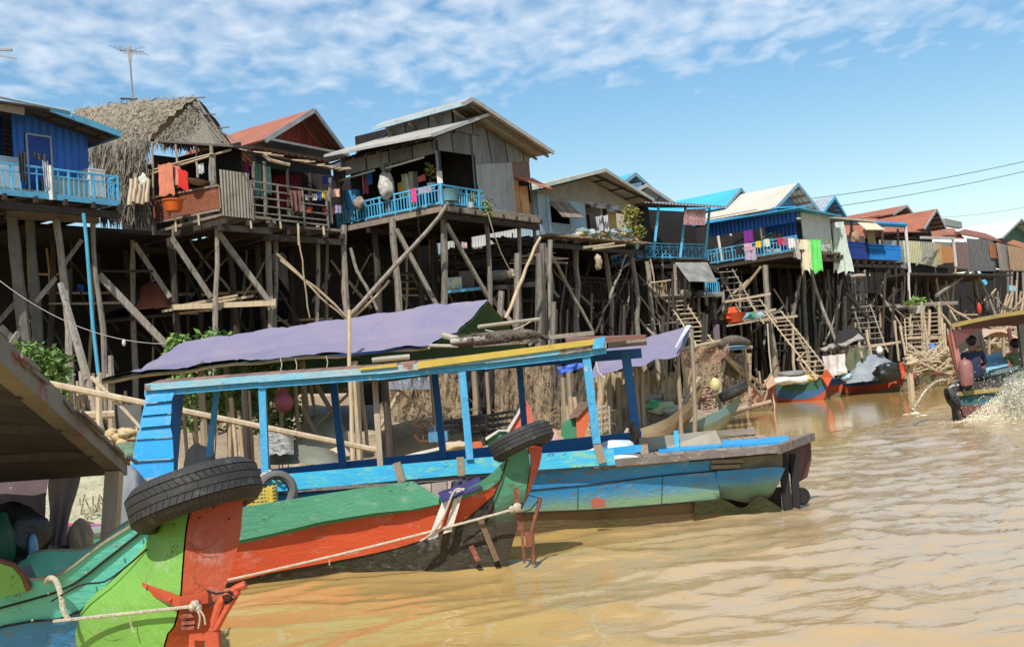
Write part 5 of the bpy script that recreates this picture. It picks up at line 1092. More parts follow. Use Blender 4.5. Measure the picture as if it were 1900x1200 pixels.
# ================================================================ H3 grey house
def house3():
 F=Fr(H(820,380,6.85),55);z=6.85;t=empty('stilt_house',F.p(0,0,0),'tall grey weathered house on stilts with sky blue corner balcony and stepped roof','house')
 u1=F.U(998);vb=F.V(630);W_=u1;D=vb+.1
 deck(F,-.05,u1,-.05,D+1.5,z,t,mat=WOODP)
 mb=MB();mb.beam(F.p(-.1,-.1,z-.12),F.p(-.1,D,z-.12),.06,.18);mb.beam(F.p(-.1,-.1,z-.12),F.p(u1,-.1,z-.12),.06,.18);mb.build('floor_edge',WOODP,t)
 railing(F.p(-.05,-.05,0),F.p(-.05,D-.1,0),z-.02,.60,t,BLUEP,sp=.115);ub=F.U(896);railing(F.p(-.05,-.05,0),F.p(ub,-.05,0),z-.02,.58,t,BLUEP,sp=.115)
 uw=F.U(886,.15);zr=F.Z(u1,.15,290)
 zel=F.Z(0,.15,262);uap=F.U(884,.1,10.0);zap=F.Z(uap,.1,196);zbase=z-.05
 zl=F.Z(uw,.15,232)
 def frz(u):
  if u<uap:return zel+(zap-zel)*u/uap
  return zap+(zr-zap)*(u-uap)/(u1-uap)
 zo=F.Z(F.U(870,.15),.15,286)
 wall_u(F,[(0,zel-.24),(uw,zo+.02),(uw,frz(uw)),(uap,zap),(0,zel)]if uap>uw else[(0,zel-.24),(uw,zo),(uw,frz(uw)),(uap,zap),(0,zel)],.15,t,GREYP,'gable_wall',.06)
 um=F.U(958,.15);uz=F.Z(um,.15,296)
 wall_u(F,[(uw,zo-.25),(u1,F.Z(u1,.15,300)),(u1,zr),(uw,frz(uw))],.13,t,GREYP,'gable_wall',.06)
 wall_u(F,[(uw,zbase),(um,zbase),(um,uz),(uw,zo-.25)],.15,t,TIN,'sheet_wall',.05)
 wall_u(F,[(uw+.1,zbase),(uw+.9,zbase),(uw+.9,z+.75),(uw+.1,z+.8)],.115,t,TIN,'patch_sheet',.02)
 ua,uc=F.U(968,.15),F.U(992,.15);zwt,zwb=F.Z(ua,.15,335),F.Z(ua,.15,398)
 mbw=M('brown_sheet',(.22,.15,.12),(.15,.10,.08),(.26,.22,.15),corr=.3,wear=.6)
 wall_u(F,[(um,zwt),(u1,zwt),(u1,F.Z(u1,.15,300)),(um,uz)],.15,t,mbw,'sheet_wall');wall_u(F,[(um,zbase),(ua,zbase),(ua,zwt),(um,zwt)],.15,t,M('orange_brown_boards',(.42,.24,.11),(.3,.17,.09),corr=.2),'sheet_wall');wall_u(F,[(uc,zbase),(u1,zbase),(u1,zwt),(uc,zwt)],.15,t,mbw,'sheet_wall')
 wall_u(F,[(ua,zbase),(uc,zbase),(uc,z+.5),(ua,z+.5)],.17,t,mbw,'sheet_wall')
 mb=MB();mb.slab(F.p(ua-.25,.1,F.Z(ua,.1,328)),F.p(u1+.05,.1,F.Z(u1,.1,330)),F.p(u1+.2,-.55,F.Z(u1,-.5,350)),F.p(ua+.1,-.6,F.Z(ua,-.5,345)),.03);mb.build('window_hood',M('orange_red_sheet',(.50,.17,.10),(.42,.14,.09),corr=.11),t)
 mb=MB();mb.prism([F.p(ua+.05,.2,z+.1),F.p(ua+.3,.05,z+.1),F.p(ua+.3,.05,z+1.0),F.p(ua+.05,.2,z+1.0)],F.u*.03);mb.build('shutter',M('ochre_boards',(.50,.30,.14)),t)
 wall_v(F,[(0,zel-.36),(D,zel-.36),(D,zel+.1),(0,zel)],.0,t,GREYP,'side_fascia',.05)
 for k,px in enumerate((636,724)):
  v=F.V(px,0);wall_v(F,[(v-.1,zel-.62),(v+.1,zel-.62),(v+.26,zel-.34),(v-.26,zel-.34)],-.02,t,GREYP,'bracket',.06)
 for px,u,v,m_ in((0,0,0,WHITEP),(0,0,F.V(724,0),M('dark_grey_post',(.10,.10,.105))),(0,0,F.V(636,0),M('dark_grey_post',(.1,.1,.1)))):mb=MB();mb.beam(F.p(u+.02,v+.02,z),F.p(u+.02,v+.02,zel-.3),.13,.13);mb.build('post',GREYP if v==0 else m_,t)
 mb=MB();mb.beam(F.p(.0,-.0,z+.6),F.p(.0,0,z+.95),.15,.15);mb.build('post_sleeve',WHITEP,t)
 mb=MB();mb.beam(F.p(uw-.02,.12,z),F.p(uw-.02,.12,zo),.09,.08);mb.build('post',GREYP,t)
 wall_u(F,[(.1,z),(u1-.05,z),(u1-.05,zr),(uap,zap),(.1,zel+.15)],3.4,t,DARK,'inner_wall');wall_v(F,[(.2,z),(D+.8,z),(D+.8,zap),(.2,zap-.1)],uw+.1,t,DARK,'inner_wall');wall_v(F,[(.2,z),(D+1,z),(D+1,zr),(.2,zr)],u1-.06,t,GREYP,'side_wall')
 mb=MB();mb.tube([F.p(-.02,.5,zel-.40),F.p(-.02,2.0,zel-.45)],.03,6);mb.tube([F.p(-.02,2.4,zel-.42),F.p(-.02,D-.2,zel-.48)],.03,6);mb.build('rolled_blind',WHITEP,t)
 lo_e0=F.p(-.75,-.45,F.Z(-.75,-.45,251));lo_e1=F.p(-.75,0,0);vE=F.V(612,-.75);lo_e1=F.p(-.75,vE,F.Z(-.75,vE,288));lo_e1.z=F.Z(-.75,vE,290)
 ut=F.U(905,-.5,10.1);zt_=F.Z(ut,-.5,212);T0=F.p(ut,-.5,zt_);T1=F.p(ut,vE,zt_)
 mb=MB();T1.z+=.1;mb.slab(lo_e0,lo_e1,T1,T0,-.05);lr=mb.build('lower_roof',ROOFG,t)
 mb=MB();mb.beam(lo_e0-F.v*.02,T0-F.v*.02,.05,.10);mb.beam(lo_e0-F.u*.02,lo_e1-F.u*.02,.04,.07);mb.build('barge_board',M('pale_grey_trim',(.40,.41,.41),(.3,.3,.3)),lr)
 mb=MB();
 for i in range(9):v=-.3+(vE+.2)*i/8;mb.beam(F.p(-.7,v,lo_e0.z-.07),F.p(ut,v,zt_-.07),.05,.06)
 mb.build('rafters',WOODD,lr)
 uA=F.U(873,-.6,10.4);zA=F.Z(uA,-.6,184);uR=F.U(1026,-.6,9.0);zR=F.Z(uR,-.6,284);vR=F.V(690,uA-.45,10.3)
 zle=F.Z(uA-.35,-.6,199);
 A0,A1=F.p(uA,-.6,zA),F.p(uA,vR,zA);B0,B1=F.p(uR,-.6,zR),F.p(uR,vR,zR);C0,C1=F.p(uA-.45,-.6,zA-.22),F.p(uA-.45,vR,zA-.22)
 mb=MB();mb.slab(A0,A1,B1,B0,-.06);mb.slab(C0,C1,A1,A0,-.05);ur_=mb.build('upper_roof',ROOFG,t)
 DTR=M('pale_blue_trim',(.36,.50,.56),(.28,.36,.4),(.2,.2,.19),wear=.6)
 mb=MB();mb.beam(C0,C1,.05,.11);mb.build('eave_trim',DTR,ur_)
 mb=MB();mb.beam(A0-F.v*.02,B0-F.v*.02,.05,.12);mb.beam(C0-F.v*.02,A0-F.v*.02,.05,.12);mb.build('barge_board',M('pale_grey_trim',(.40,.41,.41)),ur_)
 mb=MB()
 for i in range(8):v=-.4+(vR+.3)*i/7;mb.beam(A0+F.v*(v+.6)-Vector((0,0,.1)),B0+F.v*(v+.6)-Vector((0,0,.08)),.05,.07)
 for i in range(4):v=-.2+vR*.9*i/3;mb.beam(F.p(uA-.42,v,zA-.3),F.p(uA+.1,v,zA-.5),.06,.06)
 mb.build('rafters',WOODP,ur_)
 zc=lo_e0.z+(zt_-lo_e0.z)*.72
 mb=MB();uc_=uA-.05;mb.prism([F.p(uc_,.1,zc-.3),F.p(uc_,vR-.2,zc-.3),F.p(uc_,vR-.2,zA-.12),F.p(uc_,.1,zA-.12)],F.u*.05);mb.build('clerestory_wall',GREYP,t)
 mb=MB();mb.prism([F.p(uc_,.1,zt_-.5),F.p(ut+.3,.1,zt_-.5),F.p(ut+.3,.1,zA-.35),F.p(uA,.1,zA-.08),F.p(uc_,.1,zA-.15)],F.v*.05);mb.build('gable_wall',GREYP,t)
 for a in((638,418,650,640,0,.155),(728,405,744,640,.0,.15),(822,385,828,640,0,.15),(900,398,912,640,.0,.12),(962,402,975,640,.3,.10),(990,405,1005,660,.5,.09)):stilt(t,*a[:4],a[4],r=a[5],crook=.05)
 for a in((804,440,812,640,3.2,.14),(735,430,742,600,4,.12),(870,430,876,600,4,.13),(690,430,690,620,4.5,.12)):stilt(t,*a[:4],a[4],r=a[5],mat=WOODD)
 brace(t,645,590,30.0,832,376,29.6,r=.09,crook=.06,mat=WOOD,name='diagonal_pole');brace(t,650,596,30.2,722,520,30.0,r=.06,mat=WOODL)
 brace(t,735,425,30.4,812,570,31,.12);brace(t,650,460,31.4,700,575,31.6,r=.07);brace(t,828,415,30.6,905,550,32,.11);brace(t,938,590,31.5,1003,440,32,r=.07,mat=WOODL);brace(t,905,545,33,985,640,33.3,.12)
 brace(t,655,545,31.6,690,470,31.8,r=.03,mat=WOODD)
 back_stilts(F,[.3,2.2,4.2],[3.0,5.5],z-.2,t);shade_wall(F,-1,F.U(812,5.3),5.3,z+.02,t);
 mb=MB();mb.prism([P(818,470,38.5),P(1005,470,38.5),P(1005,372,38.5),P(818,420,38.5)],Vector((0,.05,0)));mb.build('rear_sheet',TINL,t)
 mb=MB();mb.prism([P(818,640,39),P(1010,640,39),P(1010,470,39),P(818,470,39)],Vector((0,.05,0)));mb.build('shade_screen',DARK,t)
 mb=MB();rnd=random.Random(3)
 for x,y in((852,455),(858,452),(864,456)):mb.prism([P(x,y,38.4),P(x+5,y-1,38.4),P(x+5,y+7,38.4),P(x,y+8,38.4)],Vector((0,.02,0)))
 mb.build('red_paint_patch',M('red_smear',(.45,.12,.08),(.5,.45,.4),sc=20),t)
 mb=MB();mb.slab(P(830,545,31.5),P(1010,530,34),P(1010,520,37),P(830,536,37),.12);mb.build('lower_platform',WOODD,t)
 mb=MB();mb.beam(P(832,541,31.3),P(900,534,32.2),.06,.08);mb.build('blue_edge',BLUEF,t)
 return F,t
F3,h3=house3();tangle(h3,650,990,430,620,32.5,35.5,22,seed=3)
def firewood(name,x0,x1,y0,y1,Y0,Y1,n,mat,label,r=.045,L=1.0,tilt=.18):
 mb=MB();rnd=random.Random(n)
 for _ in range(n):
  s=rnd.random();x=x0+(x1-x0)*s;y=rnd.uniform(y0,y1);p=P(x,y,Y0+(Y1-Y0)*s+rnd.random());d=Vector((rnd.uniform(.6,1),rnd.uniform(-.5,.5),rnd.uniform(-tilt,tilt))).normalized()*L*rnd.uniform(.5,1);mb.pole(p-d/2,p+d/2,r*rnd.uniform(.6,1.3),None,.05,3,5)
 return mb.build(name,mat,None,smooth=True,label=label,cat='firewood',kind='stuff')
firewood('firewood',840,930,462,535,33,34.5,150,WOODD,'dark firewood stacked on the platform under the grey house',r=.055)
firewood('firewood',915,985,442,515,34,35.3,130,WOODD,'dark firewood heap under the right end of the grey house',r=.055)
firewood('driftwood',960,1040,470,490,33.8,35.5,30,WOODL,'pale twigs tangled between stilts right of the grey house',r=.025)
bag('sack',P(925,512,33.2),.3,(1.3,.8,.6),M('sacking',(.20,.18,.15)),'grey sack lying on the firewood platform','sack')
bag('sack',P(948,508,33.3),.22,(1.2,.8,.7),M('sacking2',(.25,.22,.18)),'smaller grey sack against the right stilt of the platform','sack',seed=3)
mb=MB();mb.lathe(P(955,516,33.2),[(.001,0),(.20,0),(.25,.06),(.10,.12),(.001,.16)],14);mb.build('hat',M('straw_hat',(.5,.40,.18)),None,smooth=True,label='yellow straw hat on the platform edge',cat='hat')
appliance(P(845,540,32.2),.42,.3,.36,M('carton_white',(.55,.58,.55),(.5,.45,.1),(.2,.35,.5),sc=2),'white and yellow carton on the platform under the grey house','carton')
appliance(P(868,536,32.8),.45,.3,.5,M('carton_brown',(.14,.10,.085)),'brown box beside the white carton','box')
rope([P(905,395,30.5),P(915,430,30.8),P(930,470,31.2),P(948,505,32)],.018,'pale cord hanging slack from the balcony corner of the grey house')
rope([P(778,392,30.2),P(776,418,30.2),P(780,438,30.2)],.012,'thin wire dangling under the grey balcony floor',mat=DARK)
LD=[(649,660,312,.75,(.03,.08,.22),'navy_shirt','dark navy shirt at the left end of the grey porch','shirt'),(664,672,302,.95,(.66,.55,.52),'white_pink_cloth','white and pink sarong on the grey house porch','sarong'),(670,680,305,.9,(.42,.10,.12),'brick_cloth','brick red sarong beside the blue shirt','sarong'),(744,757,322,.7,(.52,.56,.36),'sage_cloth','sage green towel on the grey house porch','towel'),(738,746,338,.5,(.75,.52,.05),'yellow_cloth','yellow cloth below the sage towel','cloth'),(750,757,328,.9,(.72,.68,.50),'cream_cloth','cream cloth between sage towel and striped wrap','cloth'),(757,768,318,1.0,(.42,.39,.32),'striped_wrap','dark striped wrap on the grey house porch','wrap'),(766,774,318,.8,(.16,.15,.15),'soot_wrap','black wrap behind the striped one','wrap')]
for i,(x0,x1,y,dz,c,nm,lb,ct)in enumerate(LD):Y=30.9+(820-x0)*.011;hang('laundry',P(x0,y,Y),P(x1,y-1,Y-.1),dz,cloth(c,nm,(.04,.04,.04)if 'strip' in nm else None),lb,ct,amp=.03,seed=i,group='laundry on the porches')
shirt(P(683,305,32),.36,.62,F3.v,cloth((.02,.13,.42),'royal_tshirt'),'royal blue tee shirt on the grey house porch','laundry on the porches')
hang('laundry',P(762,349,30.3),P(773,347,30.2),.42,cloth((.6,.07,.22),'hot_pink'),'hot pink cloth over the sky blue balcony rail','cloth',group='laundry on the porches')
hang('laundry',P(776,348,30.1),P(800,343,29.95),.2,cloth((.30,.28,.36),'grey_lilac'),'grey lilac cloth over the sky blue balcony rail','cloth',group='laundry on the porches')
hang('laundry',P(775,326,31.4),P(790,322,31.2),.2,cloth((.6,.15,.12),'coral_cloth'),'coral strap top hanging in the porch shade near the corner','top',group='laundry on the porches')
bag('net_bag',P(716,345,31.2),.27,(.85,.8,1.5),M('mixed_plastics',(.60,.60,.56),(.25,.22,.2),(.5,.2,.08),sc=12,wear=.62,wsc=20,bump=1,bsc=30),'bulging net bag of plastic bottles hung on the porch post','bag',amp=.35,seed=2)
bag('pouch',P(666,378,31.6),.17,(.9,.8,1.1),M('brown_stones',(.35,.27,.22),(.15,.1,.08),sc=14,bump=1),'brown lumpy bundle hung on the sky blue rail','bundle',amp=.5,seed=7)
mb=MB();mb.lathe(P(655,388,32.3),[(.001,0),(.22,0),(.26,.5),(.24,.56),(.001,.58)],14);mb.build('drum',M('drum_blue',(.04,.22,.45)),None,smooth=True,label='blue plastic drum behind the left end of the rail',cat='drum')
mb=MB();mb.lathe(P(834,374,30.35),[(.001,0),(.24,0),(.27,.32),(.29,.34),(.25,.33),(.001,.3)],16);mb.build('tub',M('blue_grey_tub',(.14,.30,.36)),None,smooth=True,label='blue grey tub at the front corner of the grey balcony',cat='tub')
WP=M('white_pot',(.6,.6,.57))
plant(P(800,340,30.6),[(P(802,322,30.6),.22,.2,.22),(P(797,312,30.6),.15,.15,.15)],40,.10,'small yellow leafed plant on the corner post of the grey balcony','plant',M('yellow_leaf',(.40,.25,.05)),LEAF,pot=(.13,.2,WP))
for x,lb in((856,'left of two potted plants on the front of the grey balcony'),(872,'right of two potted plants on the front of the grey balcony')):plant(P(x,376,31.2),[(P(x,366,31.2),.2,.2,.14)],70,.10,lb,'potted plant',LEAFL,M('yellow_leaf',(.4,.25,.05)),pot=(.12,.16,WP),group='balcony pots')
plant(P(905,392,31.6),[(P(906,385,31.5),.16,.1,.3)],50,.14,'straggly weed growing at the foot of the grey sheet wall','weed',LEAFL)
ladder(P(772,556,33.6),P(742,505,34.3),.75,label='short ladder standing under the grey house',n=4)
# ================================================================ H4 pale blue corrugated house
def house4():
 F=Fr(H(1008,442,6.5),52);z=6.5;t=empty('stilt_house',F.p(0,0,0),'pale blue corrugated house with grey gable roof and littered front deck','house')
 uE=F.U(1192,-.5);uW=F.U(1130,.9);u1=F.U(1185,.9)
 deck(F,-.3,uE,-.5,6,z,t,mat=WOODP,th=.08)
 mb=MB()
 for k in range(34):u=-.3+(uE+.3)*k/33;mb.beam(F.p(u,-.5-random.uniform(.1,.45),z+.01),F.p(u,.6,z+.02),.09,.03)
 mb.build('deck_slats',WOODL,t)
 v0=.9
 ua=F.U(1003,v0);zL=F.Z(ua,v0,352);uap=F.U(1090,v0);zap=F.Z(uap,v0,326);zR=F.Z(u1,v0,382)
 a1,a2=F.U(1046,v0),F.U(1058,v0);b1=F.U(1092,v0);c1=F.U(1094,v0)
 zm=F.Z(F.U(1040,v0),v0,364)
 DW=M('weathered_pale_sheet',(.36,.34,.30),(.27,.25,.22),(.2,.15,.11),corr=.1,sc=2,wear=.6)
 wall_u(F,[(ua,zm),(u1,zR-.35),(u1,zR),(uap,zap),(ua,zL)],v0-.02,t,DW,'gable_wall')
 wall_u(F,[(ua,z),(F.U(1022,v0),z),(F.U(1022,v0),zm),(ua,zm)],v0,t,TINB,'sheet_wall')
 wx0,wx1=F.U(1022,v0),F.U(1062,v0);wz0,wz1=F.Z(wx0,v0,412),F.Z(wx0,v0,372)
 wall_u(F,[(wx0,z),(wx1,z),(wx1,wz0),(wx0,wz0)],v0,t,TINB,'sheet_wall');wall_u(F,[(wx0,wz1),(wx1,wz1),(wx1,zm),(wx0,zm)],v0,t,DW,'sheet_wall')
 wall_u(F,[(wx1,z),(b1,z),(b1,zm),(wx1,zm)],v0-.01,t,M('light_blue_sheet',(.34,.50,.60),(.28,.43,.53),(.35,.34,.3),corr=.1,wear=.68),'sheet_wall')
 mb=MB();mb.slab(F.p(wx0,v0-.05,wz1),F.p(wx1,v0-.05,wz1),F.p(wx1+.05,v0-.6,wz0+.15),F.p(wx0+.05,v0-.6,wz0+.1),.03);mb.build('shutter',WOODP,t)
 mb=MB();mb.beam(F.p(wx0,v0-.04,z),F.p(wx0,v0-.04,zm),.12,.05);mb.build('wall_post',M('pale_blue_post',(.38,.52,.62)),t)
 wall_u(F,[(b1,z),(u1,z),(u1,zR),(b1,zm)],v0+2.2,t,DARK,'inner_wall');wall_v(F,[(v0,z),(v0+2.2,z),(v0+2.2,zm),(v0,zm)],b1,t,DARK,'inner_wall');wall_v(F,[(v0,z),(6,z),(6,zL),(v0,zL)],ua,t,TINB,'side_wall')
 railing(F.p(b1,v0,0),F.p(u1+.1,v0,0),z,.5,t,BLUEP,'lattice')
 mb=MB();um=F.U(1122,v0);mb.beam(F.p(um,v0,z),F.p(um,v0,zm),.1,.1);mb.build('post',WOODP,t);mb=MB();mb.beam(F.p(u1,v0,z),F.p(u1,v0,zR),.1,.1);mb.build('post',WOODP,t)
 wall_u(F,[(F.U(1150,v0),z),(F.U(1165,v0),z),(F.U(1165,v0),z+1.6),(F.U(1150,v0),z+1.6)],v0+.4,t,M('tan_panel',(.45,.32,.14)),'panel')
 zz=F.Z(ua-.6,v0-.6,347);zz1=F.Z(u1+.5,v0-.6,372);za=F.Z(uap,v0-.6,320)
 gable_roof(F,ua-.6,u1+.5,uap+.1,v0-.6,8,zz,zz1,za,t,ROOFG,trim=M('pale_green_trim',(.42,.47,.42)),vr0=v0-1.0)
 for a in((1068,460,1082,620,.3,.19),(1122,465,1135,620,1.5,.15),(1168,460,1188,620,.3,.14),(1010,460,1022,620,-2.2,.17),(1010,462,1016,620,-.5,.08)):stilt(t,*a[:4],a[4],r=a[5],crook=.10)
 brace(t,1010,452,36,1100,614,37.5,r=.08);brace(t,1130,560,39,1163,465,40,r=.07);brace(t,1105,618,38,1142,545,39,r=.06,mat=WOODD);brace(t,1190,462,41,1160,475,40.6,.1);brace(t,1090,600,40,1130,562,40.4,r=.05,mat=WOODD)
 back_stilts(F,[.5,2.8,5],[3,5],z-.2,t)
 wall_u(F,[(ua-1,.5),(u1+2,.5),(u1+2,z-.4),(ua-1,z-.4)],4.6,t,DARK,'shade_screen')
 zl=F.Z(2,1.5,560);railing(F.p(F.U(1080,1.5,zl),1.5,0),F.p(F.U(1215,1.5,zl),1.5,0),zl,.95,t,WOODD);deck(F,.5,6.5,1.5,4.5,zl,t,mat=WOODD,name='lower_floor',joists=False)
 return F,t
F4,h4=house4();tangle(h4,1005,1200,470,640,37.5,42,24,seed=4)
rnd=random.Random(21)
LIT=[('white',(.62,.60,.56)),('yellow',(.45,.36,.15)),('teal',(.16,.25,.25)),('tan',(.42,.33,.22)),('pale blue',(.4,.52,.6)),('grey',(.3,.3,.3))]
for i in range(16):
 x=1068+i*6.6;nm,c=LIT[i%6]
 pos=['left end','left third','middle','right third'][min(3,i//4)]
 bag('litter',P(x,436-3*(i%3)+(2 if i%2 else 0),37.2+i*.15),.11+.04*(i%3),(1.2,.8,.6),cloth(c),nm+' scrap in the heap on the %s of the littered deck'%pos,'litter',amp=.7,seed=i*3,group='litter on the deck')
plant(F4.p(F4.U(1175,-.3),-.3,6.6),[(P(1172,408,40.2),.45,.4,.55),(P(1180,430,40.2),.4,.35,.3),(P(1168,395,40.2),.25,.25,.3)],130,.16,'leafy yellow green bush in a pot at the right end of the littered deck','plant',LEAFL,M('yellow_leaf',(.4,.25,.05)),pot=(.25,.3,M('teal_pot',(.16,.32,.33))))
hang('shirt',P(1105,402,38),P(1116,398,38.1),.55,cloth((.42,.43,.46),'grey_shirt'),'grey shirt hanging in the littered porch','shirt',amp=.05)
hang('shirt',P(1118,400,38.2),P(1128,397,38.3),.6,cloth((.50,.50,.52),'light_grey_shirt'),'light grey garment beside the porch post over the deck','garment',amp=.06,seed=4)
hang('awning',P(1092,374,37.3),P(1146,381,38.4),.2,cloth((.10,.10,.11),'dim_grey_plastic'),'dark grey plastic rolled above the littered porch','awning',amp=.08)
logs('logs',[(P(1082,460,36.6),P(1140,452,36.9)),(P(1100,462,36.6),P(1160,455,37))],.05,WOODL,'two bare poles laid under the littered deck edge','poles')
bag('bundle',P(1110,485,38),.2,(.6,.6,1.3),M('tan_rag',(.4,.33,.24)),'tan rag bundle hanging below the littered deck','bundle',amp=.5)
# ================================================================ H5 dark porch house with blue posts
def house5():
 F=Fr(H(1200,478,6.4),40);z=6.35;t=empty('stilt_house',F.p(0,0,0),'open fronted house with slanting sky blue posts and blue lattice rail','house')
 u1=F.U(1312);deck(F,0,u1,0,5,z,t,mat=WOODP)
 railing(F.p(0,0,0),F.p(u1,0,0),z,.66,t,BLUEP,'lattice');railing(F.p(0,0,0),F.p(0,2,0),z,.66,t,BLUEP,'lattice')
 zt=F.Z(0,0,378)
 for x0,x1 in((1222,1212),(1272,1262),(1317,1308)):mb=MB();mb.beam(P(x1,478,44.5+(x0-1222)*.02),P(x0,383,44.5+(x0-1222)*.02),.10,.10,(0,1,0));mb.build('post',BLUEP,t)
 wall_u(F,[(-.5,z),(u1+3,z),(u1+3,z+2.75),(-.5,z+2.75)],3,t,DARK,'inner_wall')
 wall_v(F,[(0.3,z+.4),(1.6,z+.2),(1.6,z+2.4),(.3,z+1.8)],-.5,t,M('cream_panel',(.5,.45,.35)),'side_panel')
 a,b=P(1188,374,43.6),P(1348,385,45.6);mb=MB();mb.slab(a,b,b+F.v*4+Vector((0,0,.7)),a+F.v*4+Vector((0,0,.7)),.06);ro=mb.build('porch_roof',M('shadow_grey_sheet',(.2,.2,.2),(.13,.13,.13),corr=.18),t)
 mb=MB()
 for k in range(26):p=a+(b-a)*(k+.5)/26;mb.box(p+Vector((0,-.03,-.01)),(.10,.04,.07))
 mb.build('scalloped_edge',M('grey_trim_scallop',(.30,.31,.32)),ro)
 for a in((1200,485,1216,640,0,.14),(1205,490,1215,640,.8,.1),(1228,485,1233,640,1.0,.10),(1252,490,1258,640,.2,.13),(1296,545,1300,640,0,.12)):stilt(t,*a[:4],a[4],r=a[5],crook=.05)
 back_stilts(F,[.5,2.3,4.2],[2.4,4.5],z-.2,t);shade_wall(F,-2,6,5.5,z+.02,t,mat=DARK)
 zl=F.Z(1,.5,560);mb=MB();mb.slab(P(1215,555,43.5),P(1340,550,45.5),P(1340,545,48),P(1215,548,47),.1);mb.build('lower_floor',WOODP,t)
 a=P(1210,553,43.4);b=P(1238,551,44);railing(a,b,a.z,.65,t,WOODL);a=P(1312,552,45.4);b=P(1336,551,46);railing(a,b,a.z,.8,t,BLUEP)
 brace(t,1195,527,43.2,1256,518,44,r=.05,mat=WOODL);brace(t,1205,560,43.5,1240,610,44,r=.05);brace(t,1206,480,43.8,1225,620,43.9,r=.04,mat=WOODL)
 return F,t
F5,h5=house5();tangle(h5,1200,1325,500,640,44,47,14,.055,seed=5)
mb=MB();mb.prism([P(1253,488,43.6),P(1313,488,44.8),P(1330,523,44.0),P(1278,522,42.8)],Vector((0,.02,.03)));mb.build('awning',M('grey_black_canvas',(.10,.10,.10),(.30,.29,.26),(.2,.2,.19),sc=1.2,wear=.55,soft=.2),None,label='black and grey canvas awning slung below the lattice balcony',cat='awning')
mb=MB();mb.prism([P(1270,388,44.8),P(1310,387,45.4),P(1308,418,45.3),P(1268,417,44.7)],Vector((0,.02,0)));mb.build('banner',M('faded_red_poster',(.26,.06,.07),(.42,.33,.32),(.12,.05,.06),sc=8,wear=.55,soft=.2),None,label='faded red printed banner hung between two blue posts',cat='banner')
mb=MB();mb.lathe(P(1272,545,43.6),[(.001,-.25),(.16,-.2),(.2,0),(.16,.2),(.001,.25)],14,Matrix.Rotation(R(90),3,'Y'));mb.build('water_jar',M('dull_jar',(.2,.18,.16)),None,smooth=True,label='round grey jar under the canvas awning',cat='jar')
bag('plastic_bag',P(1297,545,43.8),.2,(1,.8,.8),M('blackish',(.05,.05,.05)),'black sack resting beside the round grey jar','sack')
ladder(P(1320,655,40.5),P(1252,556,43.6),.75,label='bare pole ladder rising to the lattice balcony house platform')
hplat('cloth_rail',[(0,0,0)]*0 or[(P(1283,545,43)[0],P(1283,545,43)[1])]*0,0,0,WOOD)if False else None
def back_house(apexpx,erpx,elpx,Y,a,length,roofm,gablem,label,trim,sink=.8,wallh=2.4,tiers=None,dYe=2.2,stilts=True,wallm=None):
 """gable end seen on the right: apex, right eave, left eave in pixels of the front edge"""
 F=Fr((0,0,0),a);v=F.v*length;ap=P(*apexpx,Y);hw_r=None
 G=Fr((ap.x,ap.y,0),a)
 uR=G.U(erpx[0],0,ap.z-2);uL=G.U(elpx[0],0,ap.z-2);er=G.p(uR,0,G.Z(uR,0,erpx[1]));el=G.p(uL,0,G.Z(uL,0,elpx[1]))
 t=empty('stilt_house',(ap.x,ap.y,0),label,'house')
 mb=MB();mb.slab(el,el+v,ap+v,ap,-.06);mb.slab(ap,ap+v,er+v,er,-.06);ro=mb.build('roof',roofm,t)
 mb=MB();o_=F.v*-.03;mb.beam(el+o_,ap+o_,.05,.16);mb.beam(ap+o_,er+o_,.05,.16);mb.build('barge_board',trim,ro)
 mb=MB()
 for k in(.12,.34,.56,.78):p=ap+(er-ap)*k;mb.beam(p-Vector((0,0,.07)),p-Vector((0,0,.07))+F.v*sink,.07,.09)
 for k in(.3,.6):p=ap+(er-ap)*k;
 mb.build('purlin',M('pale_purlin',(.35,.36,.36)),ro)
 o=F.v*sink;gl=el+(ap-el)*.05;gr=er+(ap-er)*.05;mb=MB();mb.prism([gl+o,gr+o,ap+o-Vector((0,0,.12))],F.v*.05);mb.build('gable_wall',gablem,t)
 lo=Vector((0,0,-wallh));mb=MB();mb.prism([gl+o*1.2+lo,gr+o*1.2+lo,gr+o*1.2-Vector((0,0,.1)),gl+o*1.2-Vector((0,0,.1))],F.v*.05);mb.build('wall',wallm or DARKP,t)
 mb=MB();mb.prism([gl+o*1.2+lo,gl+o*1.2+Vector((0,0,.1)),gl+v+Vector((0,0,.1)),gl+v+lo],F.u*.05);mb.build('side_wall',wallm or DARKP,t)
 if stilts:
  for k in(0,.33,.66,1):
   p=gl+(gr-gl)*k+o*1.2+lo;mb=MB();mb.pole(Vector((p.x+random.uniform(-.2,.2),p.y,.6)),p,.12,.1,.06);mb.build('stilt',WOODD,t,smooth=True)
 return F,t,ap,el,er
TBL=M('blue_grey_trim',(.20,.36,.48));TGR=M('grey_trim',(.34,.35,.36))
back_house((1178,323),(1243,378),(1152,348),46,50,6,ROOFB,M('shaded_grey_blue',(.15,.19,.22)),'small bright blue roofed house with raised clerestory behind the grey gable',TBL)
